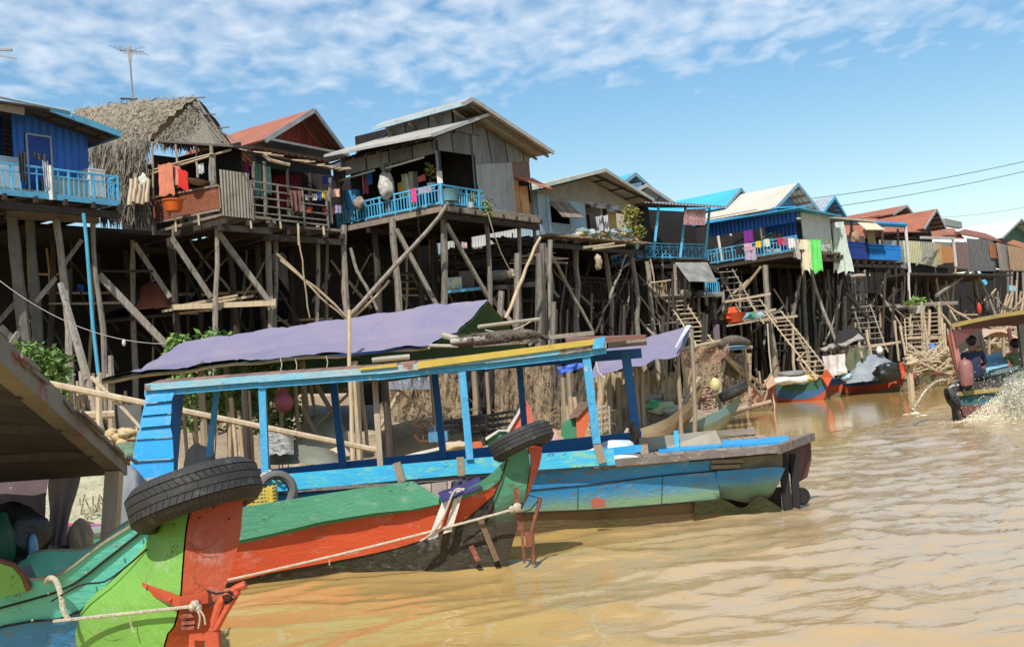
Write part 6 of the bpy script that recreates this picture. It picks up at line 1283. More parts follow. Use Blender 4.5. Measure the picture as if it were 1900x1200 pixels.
def clerestory():
 t=empty('stilt_house',P(1160,400,45),'brown and grey lower roof tier with clerestory windows before the small blue roof','house')
 mb=MB();a,b,c,d=P(1142,368,44.5),P(1200,345,44.5),P(1182,352,47),P(1125,368,48);mb.slab(a,b,c,d,.05);mb.build('roof',M('brown_sheet_roof',(.36,.20,.13),(.3,.3,.3),corr=.15),t)
 mb=MB();mb.prism([P(1120,362,45),P(1190,350,45),P(1190,338,45),P(1120,352,45)],Vector((0,.05,0)));mb.build('wall',GREYP,t)
 for x in(1150,1175):mb=MB();mb.prism([P(x,357-(x-1150)*.2,44.9),P(x+16,354-(x-1150)*.2,44.9),P(x+16,345-(x-1150)*.2,44.9),P(x,348-(x-1150)*.2,44.9)],Vector((0,.03,0)));mb.build('window',M('window_blue',(.06,.16,.28),rough=.2),t)
 mb=MB();a,b,c=P(1200,344,44.3),P(1255,380,45.5),P(1150,366,44);mb.prism([a,b,c],Vector((0,.06,0)));mb.build('gable_wall',GREYP,t)
 mb=MB();mb.beam(a,b,.05,.14);mb.beam(c,a,.05,.14);mb.build('barge_board',TGR,t)
 mb=MB();mb.beam(P(1180,385,45.5),P(1180,385,45.5)-Vector((0,0,8)),.2);mb.build('stilt',WOODD,t)
clerestory()
# ================================================================ H6 blue house with cream and blue roofs
def house6():
 F=Fr(H(1478,466,6.35),47);z=6.35;t=empty('stilt_house',F.p(0,0,0),'royal blue stilt house with wrap around sky blue balcony under a long blue awning','house')
 vb=F.V(1318);u1=F.U(1570)
 deck(F,-.1,u1,-.1,vb,z,t,mat=WOODP)
 railing(F.p(-.1,-.1,0),F.p(-.1,vb,0),z,.66,t,BLUEP,sp=.16)
 zE=F.Z(0,0,392)
 wv=1.6
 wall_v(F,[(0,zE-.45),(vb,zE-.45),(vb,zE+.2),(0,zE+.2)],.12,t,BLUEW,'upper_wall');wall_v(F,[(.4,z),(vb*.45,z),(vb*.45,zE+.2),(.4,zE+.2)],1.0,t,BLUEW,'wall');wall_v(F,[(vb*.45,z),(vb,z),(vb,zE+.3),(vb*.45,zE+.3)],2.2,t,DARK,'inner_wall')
 mb=MB();mb.beam(F.p(-.15,-.15,zE),F.p(-.15,vb+.3,zE+.25),.1,.1);mb.build('awning_beam',BLUEF,t)
 mb=MB();a=F.p(-.6,-.5,zE+.05);b=F.p(-.6,vb+.4,zE+.15);mb.slab(a,b,F.p(1.0,vb+.4,zE+.38),F.p(1.0,-.5,zE+.3),.05);mb.build('awning_roof',ROOFB,t)
 mb=MB();a=F.p(-.6,-.5,zE+.05);b=F.p(F.U(1562,-.5,zE),-.5,F.Z(F.U(1562,-.5,zE),-.5,402));mb.slab(a,b,b+F.v*1.2+Vector((0,0,.15)),a+F.v*1.2+Vector((0,0,.15)),.05);mb.build('awning_roof',ROOFB,t)
 for px,v in((1362,0),):pass
 for x0,y0,x1,y1,Y,w,m_ in((1329,415,1340,490,52,.11,WHITEP),(1411,415,1418,480,50,.12,GREYP),(1451,402,1449,465,48.3,.10,WHITEP)):mb=MB();mb.beam(P(x1,y1,Y),P(x0,y0,Y),w,w,(0,1,0));mb.build('post',m_,t)
 ua,ub=F.U(1500),F.U(1534);wall_u(F,[(F.U(1466,1.0),z),(ua,z),(ua,zE),(F.U(1466,1.0),zE)],1.0,t,DARK,'inner_wall')
 STR=M('white_slats',(.55,.60,.60),(.42,.47,.48),corr=.18)
 wall_u(F,[(ua-.3,z-.05),(ub,z-.05),(ub,zE),(ua-.3,zE)],.0,t,STR,'slatted_shutter');wall_u(F,[(ub,z-.05),(F.U(1545),z-.05),(F.U(1545),zE),(ub,zE)],-.02,t,TINL,'pale_panel')
 wall_u(F,[(F.U(1545),z),(u1,z),(u1,zE),(F.U(1545),zE)],1.2,t,DARK,'inner_wall')
 for a in((1420,492,1446,740,-1.5,.20),(1338,500,1346,690,.0,.11),(1324,560,1336,690,-.5,.17),(1402,500,1404,700,3,.1),(1490,500,1500,720,.5,.14),(1508,500,1512,720,1.5,.12),(1535,500,1540,700,1,.12),(1480,520,1486,720,1.5,.1)):stilt(t,*a[:4],a[4],r=a[5],crook=.05)
 brace(t,1502,495,48,1556,650,48,r=.10);brace(t,1335,590,49,1412,495,47.5,r=.09,mat=WOODL);brace(t,1485,512,48,1472,585,47.6,.12,mat=WOOD);brace(t,1332,490,50.6,1358,545,50.3,r=.1);brace(t,1528,640,49,1560,560,50,r=.06);brace(t,1548,600,49,1566,500,50,r=.06,mat=WOODD)
 back_stilts(F,[.5,2.2,4],[2.5,5,7.5],z-.2,t);shade_wall(F,-1,5,9,z+.02,t,mat=DARK);shade_wall(F,3.2,9,4.3,z+.02,t,mat=DARK,vdir=True)
 mb=MB()
 for q in(((1335,592),(1440,574)),((1432,592),(1480,586)),((1345,560),(1430,545))):mb.beam(P(*q[0],47),P(*q[1],46.5),.08,.10)
 mb.slab(P(1348,606,46.2),P(1430,592,46),P(1430,588,48.5),P(1348,600,49),.05);mb.build('landing',WOODL,t)
 return F,t
F6,h6=house6();tangle(h6,1335,1575,510,690,47,50,44,.06,seed=6)
back_house((1374,351),(1407,392),(1348,386),54,50,6,ROOFB,BLUEG,'house with bright blue sheet roof and blue gable left of the cream roof',TBL)
back_house((1480,342),(1527,398),(1440,388),52,50,5.0,ROOFC,BLUEG,'house with cream ribbed roof and pale blue gable',TBL)
back_house((1548,366),(1573,402),(1530,395),58,50,5,M('grey_blue_sheet',(.33,.38,.42),corr=.25),M('grey_blue_gable',(.20,.24,.28)),'small grey blue gabled house right of the cream roof',M('sky_trim',(.10,.42,.62)))
ladder(P(1400,600,46.2),P(1345,500,48.5),.8,n=9,label='steep dark ladder between landing and sky blue balcony',mat=WOOD)
ladder(P(1532,702,42.5),P(1434,577,45),.85,label='long pale pole ladder from the moored boats up to the landing',n=15)
ladder(P(1430,600,45.5),P(1398,555,46.2),.8,n=5,label='short ladder piece crossing the landing')
hang('net',P(1322,602,45),P(1334,600,45),.95,cloth((.16,.12,.14),'dim_violet'),'dim violet cloth hanging from the landing edge','cloth')
mb=MB();mb.lathe(P(1364,598,46.6),[(.001,0),(.36,0),(.48,.36),(.5,.4),(.42,.38),(.001,.3)],16);mb.build('tub',M('red_orange_tub',(.55,.07,.02)),None,smooth=True,label='red orange tub on the plank landing',cat='tub')
mb=MB();mb.slab(P(1347,592,46.2),P(1372,592,46.3),P(1365,570,47),P(1352,572,47),.05);mb.build('lid',M('red_orange_tub',(.55,.07,.02)),None,label='orange plastic lid leaning on the red orange tub',cat='lid')
for i,(x,c,nm)in enumerate(((1384,(.15,.35,.4),'teal cloth heap'),(1397,(.1,.28,.2),'dark green cloth heap'),(1408,(.25,.42,.5),'light blue cloth heap'))):bag('cloth_heap',P(x,588-i,46.6),.22,(1.4,1,.7),cloth(c),nm+' on the plank landing beside the tub','cloth heap',amp=.6,seed=i)
rope([P(1424,600,45),P(1427,650,45),P(1430,680,45),P(1432,700,45)],.03,'white rope hanging down from the landing to the water')
rope([P(1432,715,42.5),P(1434,735,42.5),P(1438,752,42.3)],.02,'short mooring rope dropping to the water by the corner stilt')
LD=[(1364,1377,455,.42,(.02,.02,.02),'black_cloth','black cloth on the sky blue balcony rail'),(1380,1395,451,.33,(.6,.33,.42),'pink_cloth','pink cloth on the sky blue balcony rail'),(1380,1402,458,.6,(.40,.32,.44),'mauve_cloth','mauve cloth hanging below the pink one'),(1401,1413,447,.3,(.7,.48,.06),'amber_cloth','amber cloth on the sky blue balcony rail'),(1417,1427,443,.35,(.62,.60,.45),'ivory_cloth','ivory cloth left of the balcony flowers'),(1441,1451,440,.35,(.5,.03,.06),'scarlet_cloth','scarlet cloth right of the balcony flowers'),(1452,1463,440,.38,(.3,.12,.2),'plum_cloth','plum cloth by the white porch post'),(1462,1474,441,.45,(.66,.66,.66),'white_cloth','white shirt at the balcony corner')]
for i,(x0,x1,y,dz,c,nm,lb)in enumerate(LD):Y=45.7+(1478-x0)*.0195;hang('laundry',P(x0,y,Y),P(x1,y-1,Y-.2),dz,cloth(c,nm),lb,'cloth',amp=.04,seed=i,group='laundry on the blue balcony')
hang('sarong',P(1468,441,46.0),P(1480,443,46.4),.85,cloth((.40,.38,.34),'speckled_sarong',(.1,.1,.1)),'speckled grey sarong at the corner of the blue balcony','sarong',amp=.08)
hang('towel',P(1479,443,47),P(1503,444,47),1.45,cloth((.66,.58,.42),'cream_towel'),'long cream towel hanging off the corner of the blue balcony','towel',amp=.10,seed=2,lean=(.0,-.1,0),taper=.75,jag=.25)
hang('towel',P(1502,444,47),P(1522,444,47.1),1.4,cloth((.13,.58,.13),'bright_green_cloth'),'bright green cloth hanging beside the long cream towel','cloth',amp=.10,seed=6,lean=(-.1,-.1,0),jag=.2)
hang('shirt',P(1379,428,50.8),P(1397,424,50.4),.62,cloth((.22,.03,.30),'purple_shirt'),'purple shirt on the line under the blue awning','shirt')
hang('cloth',P(1489,408,49),P(1502,408,49),1.0,cloth((.02,.28,.10),'emerald_cloth'),'emerald green curtain before the white slats','curtain')
hang('cloth',P(1464,414,48.6),P(1476,414,48.6),.8,cloth((.22,.2,.2),'checked_cloth',(.6,.6,.6)),'black and white checked cloth under the awning corner','cloth')
hang('sheet',P(1545,412,49.5),P(1564,410,49.6),2.35,cloth((.52,.60,.54),'pale_mint_sheet'),'large pale mint tarpaulin hanging in a flare from the eave','tarpaulin',amp=.12,seed=3,taper=2.0,jag=.1)
rope([P(1318,436,50.5),P(1345,430,51),P(1380,427,50.6)],.02,'washing line with a lamp bulb under the blue awning',cat='line')
bag('light_bulb',P(1356,437,50.6),.07,(.8,.8,1.2),M('bulb_glass',(.8,.78,.7),rough=.2),'white light bulb hung from the line under the awning','bulb',amp=0)
bag('plastic_bag',P(1328,470,50),.25,(.7,.7,1.0),cloth((.40,.36,.36)),'grey bag at the left end of the sky blue balcony','bag',amp=.5,seed=5)
for x,lb,cc in((1427,'left flowering pot plant on the blue balcony corner',LEAFL),(1443,'right flowering pot plant on the blue balcony corner',M('orange_leaf',(.4,.16,.04)))):plant(P(x,462,47.9),[(P(x,445,47.8),.3,.25,.35)],90,.16,lb,'potted plant',cc,LEAFL,pot=(.2,.3,WP),group='flower pots')
plant(P(1540,470,48.6),[(P(1541,455,48.5),.15,.1,.4)],50,.14,'climbing plant at the foot of the pale panel','plant',LEAF,LEAFL)
# ================================================================ H7 blue balcony porch
def house7():
 F=Fr(H(1578,480,6.2),44);z=6.2;t=empty('stilt_house',F.p(0,0,0),'open porch house with bright blue slat rail beyond the mint tarpaulin','house')
 u1=F.U(1672);deck(F,-1,u1,0,4,z,t,mat=WOODP);um=F.U(1612)
 DB=M('deep_blue_rail',(.015,.045,.24));BB=M('vivid_blue_rail',(.015,.22,.62))
 railing(F.p(-1,0,0),F.p(um,0,0),z-.05,.85,t,DB,'solid',sp=.13);railing(F.p(um,0,0),F.p(u1,0,0),z-.05,.8,t,BB,'solid',sp=.14);railing(F.p(u1,0,0),F.p(u1,1.5,0),z-.05,.8,t,BB,'solid',sp=.14)
 wall_u(F,[(-1.5,z),(u1-1,z),(u1-1,z+2.4),(-1.5,z+2.4)],2.6,t,M('dim_brown_wall',(.07,.05,.05)),'inner_wall')
 for x,y,y1,m_ in((1580,405,470,WOOD),(1610,415,470,WOODD),(1637,420,470,WOODD),(1666,425,470,WOODD)):mb=MB();mb.beam(P(x,y1,52+(x-1580)*.03),P(x,y,52+(x-1580)*.03),.1,.1);mb.build('post',m_,t)
 a,b=P(1535,404,49.6),P(1625,412,53);mb=MB();mb.slab(a,b,b+F.v*4+Vector((0,0,.5)),a+F.v*4+Vector((0,0,.5)),.08);mb.build('porch_roof',M('pale_roof_edge',(.6,.58,.5)),t)
 mb=MB();a,b,c,d=P(1587,408,52),P(1622,412,53.2),P(1643,426,52.5),P(1608,426,51.2);mb.slab(a,b,c,d,.04);mb.build('awning_panel',M('cream_panel2',(.62,.55,.38)),t)
 mb=MB();a,b=P(1622,415,54),P(1680,418,56.5);mb.slab(a,b,b+F.v*3+Vector((0,0,.5)),a+F.v*3+Vector((0,0,.5)),.10);mb.tube([a,b],.13,8);mb.build('blue_porch_roof',M('vivid_blue_sheet',(.02,.26,.62),corr=.2),t)
 mb=MB();mb.tube([P(1680,418,56.4),P(1688,506,56.4)],.08,8);mb.build('downpipe',M('white_pipe',(.6,.6,.58)),t,smooth=True)
 wall_u(F,[(u1+.3,z-2),(u1+2.2,z-2),(u1+2.2,z+1.8),(u1+.3,z+1.8)],3,t,M('pale_grey_wall',(.33,.36,.38)),'side_panel')
 for x,m_,r in((1590,WOOD,.12),(1622,WOODD,.12),(1640,WOODD,.1),(1662,WOODD,.1)):stilt(t,x,490,x+6,650,0,r=r,mat=m_)
 brace(t,1605,500,52,1586,560,52,.12);brace(t,1652,492,54,1610,580,53,r=.07);brace(t,1560,495,50,1610,610,50.5,r=.08,mat=WOODD)
 shade_wall(F,-2,u1+1,4.5,z+.02,t,mat=DARK);back_stilts(F,[0,2,4],[1.5,3],z-.2,t)
 a=P(1592,545,51.5);b=P(1638,543,53);railing(a,b,a.z,1.0,t,WOODD)
 return F,t
F7,h7=house7();tangle(h7,1570,1690,520,660,51,55,22,.06,seed=7)
ladder(P(1630,655,49),P(1598,565,50.5),.9,label='dark sloping ladder under the bright blue slat rail',mat=WOOD,n=9)
bag('sack',P(1586,440,51.8),.32,(.7,.6,1.1),M('tan_brown_bag',(.35,.22,.16)),'tan bag hanging behind the deep blue rail','bag',amp=.4)
hang('cloth',P(1607,424,52.5),P(1622,424,52.8),.9,cloth((.28,.27,.15),'olive_cloth'),'olive cloth hanging under the cream awning panel','cloth')
bag('canoe_float',P(1593,512,50.8),.25,(1.5,.6,.4),M('weathered_float',(.34,.3,.25)),'pale upturned basket hung under the blue rail','basket',amp=.2)
# ================================================================ H8 red roof group
back_house((1682,382),(1700,400),(1660,398),74,44,9,ROOFR,M('dark_gable',(.12,.06,.05)),'left red roof with small pointed gable in the far group',TGR)
back_house((1737,389),(1757,425),(1716,425),70,44,9,ROOFR,M('teal_grey_gable',(.12,.16,.16)),'larger rust red roof with teal grey gable in the far group',TGR)
def house8():
 F=Fr(H(1690,512,5.9),42);z=F.Z(0,0,510);t=empty('stilt_house',F.p(0,0,0),'long shabby house with yellow, brown and rusty wall sheets below red roofs','house')
 a,b,c,d=P(1660,440,66),P(1790,442,80),P(1770,424,86),P(1690,424,75);mb=MB();mb.slab(a,b,c,d,-.06);mb.build('roof',ROOFR,t)
 mb=MB();a,b,c,d=P(1640,430,62),P(1722,430,70),P(1712,405,80),P(1600,405,72);mb.slab(a,b,c,d,-.06);mb.build('roof',ROOFR,t)
 mb=MB();a,b,c,d=P(1770,432,78),P(1880,452,92),P(1890,445,98),P(1790,425,88);mb.slab(a,b,c,d,-.06);mb.build('roof',M('dim_red_roof',(.24,.09,.06),corr=.22),t)
 mb=MB();a,b=P(1755,418,76),P(1786,424,80);mb.prism([a,b,b+Vector((0,0,.5)),a+Vector((0,0,.5))],F.v*.3);mb.build('ridge_box',TGR,t)
 YL=M('pale_yellow_sheet',(.58,.54,.33),(.46,.43,.27),corr=.2);GR=M('grey_brown_sheet',(.27,.25,.23),(.2,.18,.17),corr=.2);BR=M('brown_mauve_sheet',(.20,.14,.13),(.15,.1,.1),corr=.2)
 def seg(x0,x1,yt0,yt1,yb0,yb1,m_,dv=0,nm='sheet_wall'):
  u0,u1=F.U(x0,dv),F.U(x1,dv);mb=MB();mb.prism([F.p(u0,dv,F.Z(u0,dv,yb0)),F.p(u1,dv,F.Z(u1,dv,yb1)),F.p(u1,dv,F.Z(u1,dv,yt1)),F.p(u0,dv,F.Z(u0,dv,yt0))],F.v*.06);mb.build(nm,m_,t)
 seg(1684,1715,446,448,486,490,YL,.6);seg(1715,1742,448,450,490,496,M('greyish_yellow_sheet',(.42,.41,.33),corr=.2),.6);seg(1742,1755,452,453,492,490,M('tan_yellow',(.45,.37,.2),corr=.2),.55);seg(1752,1774,456,458,488,487,M('orange_rust',(.50,.22,.07),(.42,.2,.08),corr=.2),.5)
 seg(1742,1776,448,450,458,458,GR,.62);seg(1776,1803,448,450,498,500,BR,.4);seg(1803,1850,442,446,503,503,M('dim_grey_wall',(.15,.15,.155),(.1,.1,.1),corr=.2),.8);seg(1844,1860,450,452,478,480,RUST,.7);seg(1858,1880,450,456,502,502,TIND,.5);seg(1878,1910,455,462,500,500,M('rust_tan_sheet',(.40,.26,.15),(.3,.2,.13),corr=.2),.3)
 seg(1686,1760,490,497,512,520,DARK,.9,'dark_wall');seg(1640,1690,445,447,490,500,M('pale_grey_wall',(.33,.36,.38)),1.5)
 u0,u1,um=F.U(1684),F.U(1880),F.U(1776);mb=MB();mb.slab(F.p(u0,0,z),F.p(u1,0,z),F.p(u1,6,z),F.p(u0,6,z),.12);mb.build('floor',WOODD,t)
 mb=MB();mb.beam(F.p(F.U(1716,-.2),-.2,F.Z(F.U(1716),-.2,441)),F.p(F.U(1778,-.2),-.2,F.Z(F.U(1778),-.2,443)),.12,.15);mb.beam(F.p(F.U(1776,-.2),-.2,F.Z(F.U(1776),-.2,443)),F.p(F.U(1775,-.2),-.2,F.Z(F.U(1775),-.2,495)),.15,.15);mb.build('door_frame',M('pale_frame',(.46,.44,.40)),t)
 for k,(x0,y0,x1,y1,r,m_)in enumerate(((1733,492,1748,610,.12,WOODL),(1753,505,1765,605,.12,WOODL),(1774,495,1768,570,.1,WOODL),(1802,460,1815,595,.22,WOOD),(1698,505,1702,640,.11,WOODD),(1686,505,1688,640,.1,WHITEP),(1720,505,1722,640,.12,WOODD),(1845,505,1848,640,.12,WOODD),(1870,505,1872,640,.12,WOOD),(1830,545,1836,600,.14,WOOD))):stilt(t,x0,y0,x1,y1,0,r=r,mat=m_,Y=62+(x0-1690)*.09)
 brace(t,1738,548,64,1806,497,70,r=.14);brace(t,1722,485,64,1745,455,66,r=.07);brace(t,1808,498,70,1850,590,70,r=.12,mat=WOOD);brace(t,1806,480,70,1824,445,72,r=.08);brace(t,1700,492,63,1745,455,66,r=.06)
 wall_u(F,[(F.U(1684,6),.5),(F.U(1905,6),.5),(F.U(1905,6),z+.5),(F.U(1684,6),z+.5)],6,t,DARK,'shade_screen')
 wall_u(F,[(F.U(1640,4),.5),(F.U(1690,4),.5),(F.U(1690,4),z+.3),(F.U(1640,4),z+.3)],4,t,DARK,'shade_screen')
 return F,t
F8,h8=house8();tangle(h8,1690,1890,530,640,62,76,40,.07,[WOODD,WOOD,WOODL],seed=8)
back_house((1895,407),(1960,470),(1860,442),92,44,12,M('white_sheet_roof',(.60,.66,.68),(.5,.56,.58),corr=.3),M('green_gable',(.06,.16,.13)),'far right house with pale silvery roof and green gable',TGR)
def far_right():
 t=empty('stilt_house',(P(1880,600,84).x,84,0),'rusty shack on crooked stilts at the right edge','house')
 mb=MB();mb.slab(P(1868,452,82),P(1930,470,82),P(1930,462,90),P(1880,446,88),.06);mb.build('roof',RUST,t)
 mb=MB();mb.prism([P(1875,502,83),P(1990,505,83),P(1990,462,83),P(1875,460,83)],Vector((0,.1,0)));mb.build('sheet_wall',TIND,t)
 mb=MB();mb.prism([P(1820,640,90),P(2100,640,90),P(2100,500,90),P(1820,500,90)],Vector((0,.1,0)));mb.build('shade_screen',DARK,t)
 for x in(1878,1888,1898,1908,1925,1945,1970):stilt(t,x,505,x+random.randint(-4,6),600,0,r=.13,mat=WOOD,Y=82)
 for a in((1856,590,1870,545),(1868,590,1880,540),(1890,588,1905,530),(1836,560,1850,590),(1882,530,1860,590),(1895,540,1884,590),(1905,545,1880,575)):brace(t,a[0],a[1],78,a[2],a[3],78,r=.11,mat=WOODL)
 mb=MB();mb.slab(P(1870,540,79),P(1888,540,79),P(1886,532,80),P(1872,530,80),.05);mb.slab(P(1812,508,79),P(1828,530,79),P(1832,525,79),P(1820,506,79),.05);mb.build('blue_sheet',BLUEP,t)
far_right()
mb=MB();rnd=random.Random(77)
for i in range(150):
 u=rnd.uniform(.4,5.4);p=F4.p(u,rnd.uniform(-.6,.5),6.53+rnd.random()*.12);d=Vector((rnd.uniform(-1,1),rnd.uniform(-1,1),rnd.uniform(-.3,.5))).normalized();mb.beam(p,p+d*rnd.uniform(.08,.4),rnd.uniform(.01,.06),.012)
mb.build('debris',M('mixed_debris',(.5,.47,.40),(.25,.2,.15),(.12,.2,.22),sc=3,wear=.55,wsc=3),None,label='scattered sticks and scraps covering the littered deck',cat='debris',kind='stuff')
# ================================================================ middle ground: platforms, shelters, nets, stakes
ladder(P(1702,648,49),P(1696,578,51),1.0,label='upright bamboo ladder below the grass planter',n=9,side=(1,0.1,0))
ladder(P(1734,650,49.3),P(1729,578,51.2),.9,label='second upright bamboo ladder right of the first',n=9,side=(1,.1,0))
logs('bamboo_scaffold',[(P(x0,655,50),P(x1,y,50.5))for x0,x1,y in((1690,1688,590),(1712,1710,560),(1722,1725,575),(1745,1742,560),(1750,1748,590),(1756,1752,600),(1688,1692,600),(1765,1758,610))]+[(P(1684,y,50),P(1756,y-3,50.5))for y in(628,645)],.07,WOODL,'rough frame of upright poles round the bamboo ladders','pole frame')
mb=MB();mb.slab(P(1664,576,50),P(1712,570,51),P(1712,566,53),P(1664,572,52),.12);mb.slab(P(1640,572,53),P(1778,565,56),P(1778,562,58),P(1640,568,56),.1);mb.build('platform',WOODP,None,label='plank landing carrying the grass planter',cat='platform')
plant(P(1700,568,51.2),[(P(1702,560,51.2),.45,.3,.28),(P(1690,563,51.2),.3,.2,.16)],150,.2,'clump of green grass in a white trough on the landing','plant',LEAF,LEAFL,pot=(.45,.35,WP))
firewood('driftwood',1700,1850,648,690,45,48,260,WOODL,'tangle of pale driftwood and roots piled along the far bank',r=.045,L=1.4,tilt=.75)
firewood('driftwood',1850,1960,600,680,60,66,120,WOODL,'pale branch tangle at the far right bank',r=.08,L=2.5,tilt=.8)
bag('jerrycan',P(1731,646,48.5),.2,(.8,.6,1.0),M('can_blue',(.08,.2,.5)),'blue plastic can at the foot of the bamboo ladders','can',amp=.1)
bag('life_vest',P(1817,572,68),.19,(.7,.6,1.9),M('life_red',(.62,.04,.04),rough=.6),'red and white life vest hanging beside a thick stilt','life vest',amp=.2,seed=4)
def stakes(items,label,cat='fence',name='stake_fence',r=.05,mat=WOODL):
 p0=items[0];t=empty(name,(p0[0].x,p0[0].y,p0[0].z),label,cat)
 for a,b in items:mb=MB();mb.pole(a,b,r*random.uniform(.7,1.35),None,.04,4,6);mb.build('stake',mat,t,smooth=True)
 return t
random.seed(11)
def gp(px,Y,extra=0):p=P(px,800,Y);return Vector((p.x,p.y,ground_z(p.x,p.y)-.25+extra))
stakes([(gp(x,17.5+.4*(i%3)),P(x+random.uniform(-10,10),random.uniform(690,745),17.5+.4*(i%3)))for i,x in enumerate(range(112,240,8))],'crooked stake fence between the leafy bush and the blue boat',r=.045)
stakes([(gp(x,18.5),P(x+random.uniform(-16,16),random.uniform(722,800),18.5))for x in range(336,480,15)],'low stake fence seen through the blue canopy',r=.04)
stakes([(gp(x,26),P(x+random.uniform(-3,3),random.uniform(735,760),26))for x in range(1035,1105,8)],'upright bamboo fence poles left of the beige nets',r=.07)
logs('thick_pole',[(P(200,860,17),P(112,527,18.5)),(P(170,850,17.3),P(150,690,18.2)),(P(215,850,17.2),P(150,720,18)),(P(208,830,17),P(205,660,17.3)),(P(240,840,17.4),P(150,735,18))],.07,WOOD,'bundle of crooked tall poles leaning behind the stake fence','poles')
logs('bamboo_pole',[(P(35,700,15),P(705,836,15.5))],.045,WOODL,'long straight bamboo pole sloping across behind the blue canopy','bamboo pole')
logs('bamboo_pole',[(P(170,700,15.5),P(262,795,15))],.035,WOODL,'short bamboo strut under the left tip of the purple tarp','bamboo pole')
logs('bamboo_pole',[(P(150,772,16.5),P(212,768,16.7))],.07,WOODL,'thick horizontal bamboo length beside the blue boards','bamboo pole')
logs('wood_post',[(P(186,830,15.6),P(183,700,15.8))],.07,WOODL,'squared pale post under the tip of the purple tarp','post')
mb=MB();mb.lathe(P(122,780,16.0),[(.001,0),(.12,0),(.17,.16),(.19,.17),(.15,.15),(.001,.1)],16);mb.build('basin',M('lime_plastic',(.3,.6,.05),rough=.4),None,smooth=True,label='lime green plastic basin by the crooked poles',cat='basin')
mb=MB();rnd=random.Random(9)
for _ in range(46):p=P(rnd.uniform(195,250),rnd.uniform(800,830),14.6+rnd.random()*.8);mb.blob(p,rnd.uniform(.04,.085),(1.4,1,.8),.5,6,2,rnd.random()*9)
mb.build('stones',M('yellow_chunks',(.50,.38,.2),(.36,.26,.14),sc=9),None,smooth='all',label='heap of yellowish stones and husks beside the blue panel',cat='rubble',kind='stuff')
mb=MB();mb.prism([P(212,750,17.2),P(262,750,17.2),P(262,820,17.2),P(212,805,17.2)],Vector((0,.05,0)));mb.build('panel',M('drab_panel',(.11,.11,.105)),None,label='drab grey sheet leaning behind the bamboo strut',cat='sheet')
bag('net',P(232,840,14),.25,(1.0,.8,.5),M('green_net',(.08,.14,.09),(.14,.2,.12),sc=14,bump=1),'green net bunched below the yellowish stones','net',amp=.5)
mb=MB();
for _ in range(24):x=rnd.uniform(130,200);mb.pole(P(x,1000,13+rnd.random()),P(x+rnd.uniform(-15,15),rnd.uniform(915,945),13+rnd.random()),.012,None,.05,3,4)
mb.build('dry_grass',M('dry_grass',(.42,.38,.24),(.3,.28,.17),bump=.2),None,label='dry grass on the bank between curtain and post',cat='grass',kind='stuff')
mb=MB();rows=[]
for i in range(8):rows.append([P(60+34*j,822+22*i,14.8-.25*i)+Vector((0,0,.10*noise.noise(Vector((j*.8,i*.9,2)))))for j in range(9)])
mb.grid(rows);mb.build('grass',M('dry_bank_grass',(.44,.39,.27),(.27,.26,.17),(.16,.19,.09),sc=6,wear=.55,wsc=14,bump=1,bsc=30),None,smooth='all',label='pale dry grassy bank behind the left boats',cat='bank',kind='stuff')
mb=MB();mb.beam(P(120,975,9.5),P(200,978,9.5),.05,.05);mb.build('boat_rail',M('flag_red',(.6,.03,.04),(.04,.2,.5),sc=6),None,label='red and blue painted plank end beside the bare post',cat='plank')
mb=MB();mb.tube([P(110,995,9.3),P(200,985,9.3)],.05,8);mb.build('pipe',M('grey_green_pipe',(.2,.24,.2)),None,smooth=True,label='grey green pipe lying under the red and blue plank',cat='pipe')
plant(gp(70,17,.2),[(P(52,664,17),.38,.4,.3),(P(72,682,17),.44,.4,.35),(P(102,676,17.2),.24,.3,.25),(P(88,720,17),.4,.4,.3),(P(42,690,16.8),.25,.3,.25)],300,.13,'leafy green bush growing above the tilted plank roof','bush',LEAF,M('mid_leaf',(.16,.26,.06)))
plant(gp(380,20),[(P(400,650,20.5),.45,.3,.4),(P(350,740,20),.5,.4,.6),(P(400,745,20),.6,.4,.6),(P(440,720,20.4),.5,.4,.6),(P(345,655,20.6),.3,.3,.3),(P(330,640,20.6),.2,.2,.2)],330,.16,'dense shrub of narrow leaves behind the left canopy posts','bush',LEAF,LEAFL)
plant(gp(520,21),[(P(500,700,21),.5,.4,.5),(P(515,750,21),.55,.4,.5),(P(480,770,20.6),.5,.4,.45),(P(535,790,21),.4,.4,.35)],300,.15,'yellow green vine bush behind the second blue post','bush',LEAFL,LEAF)
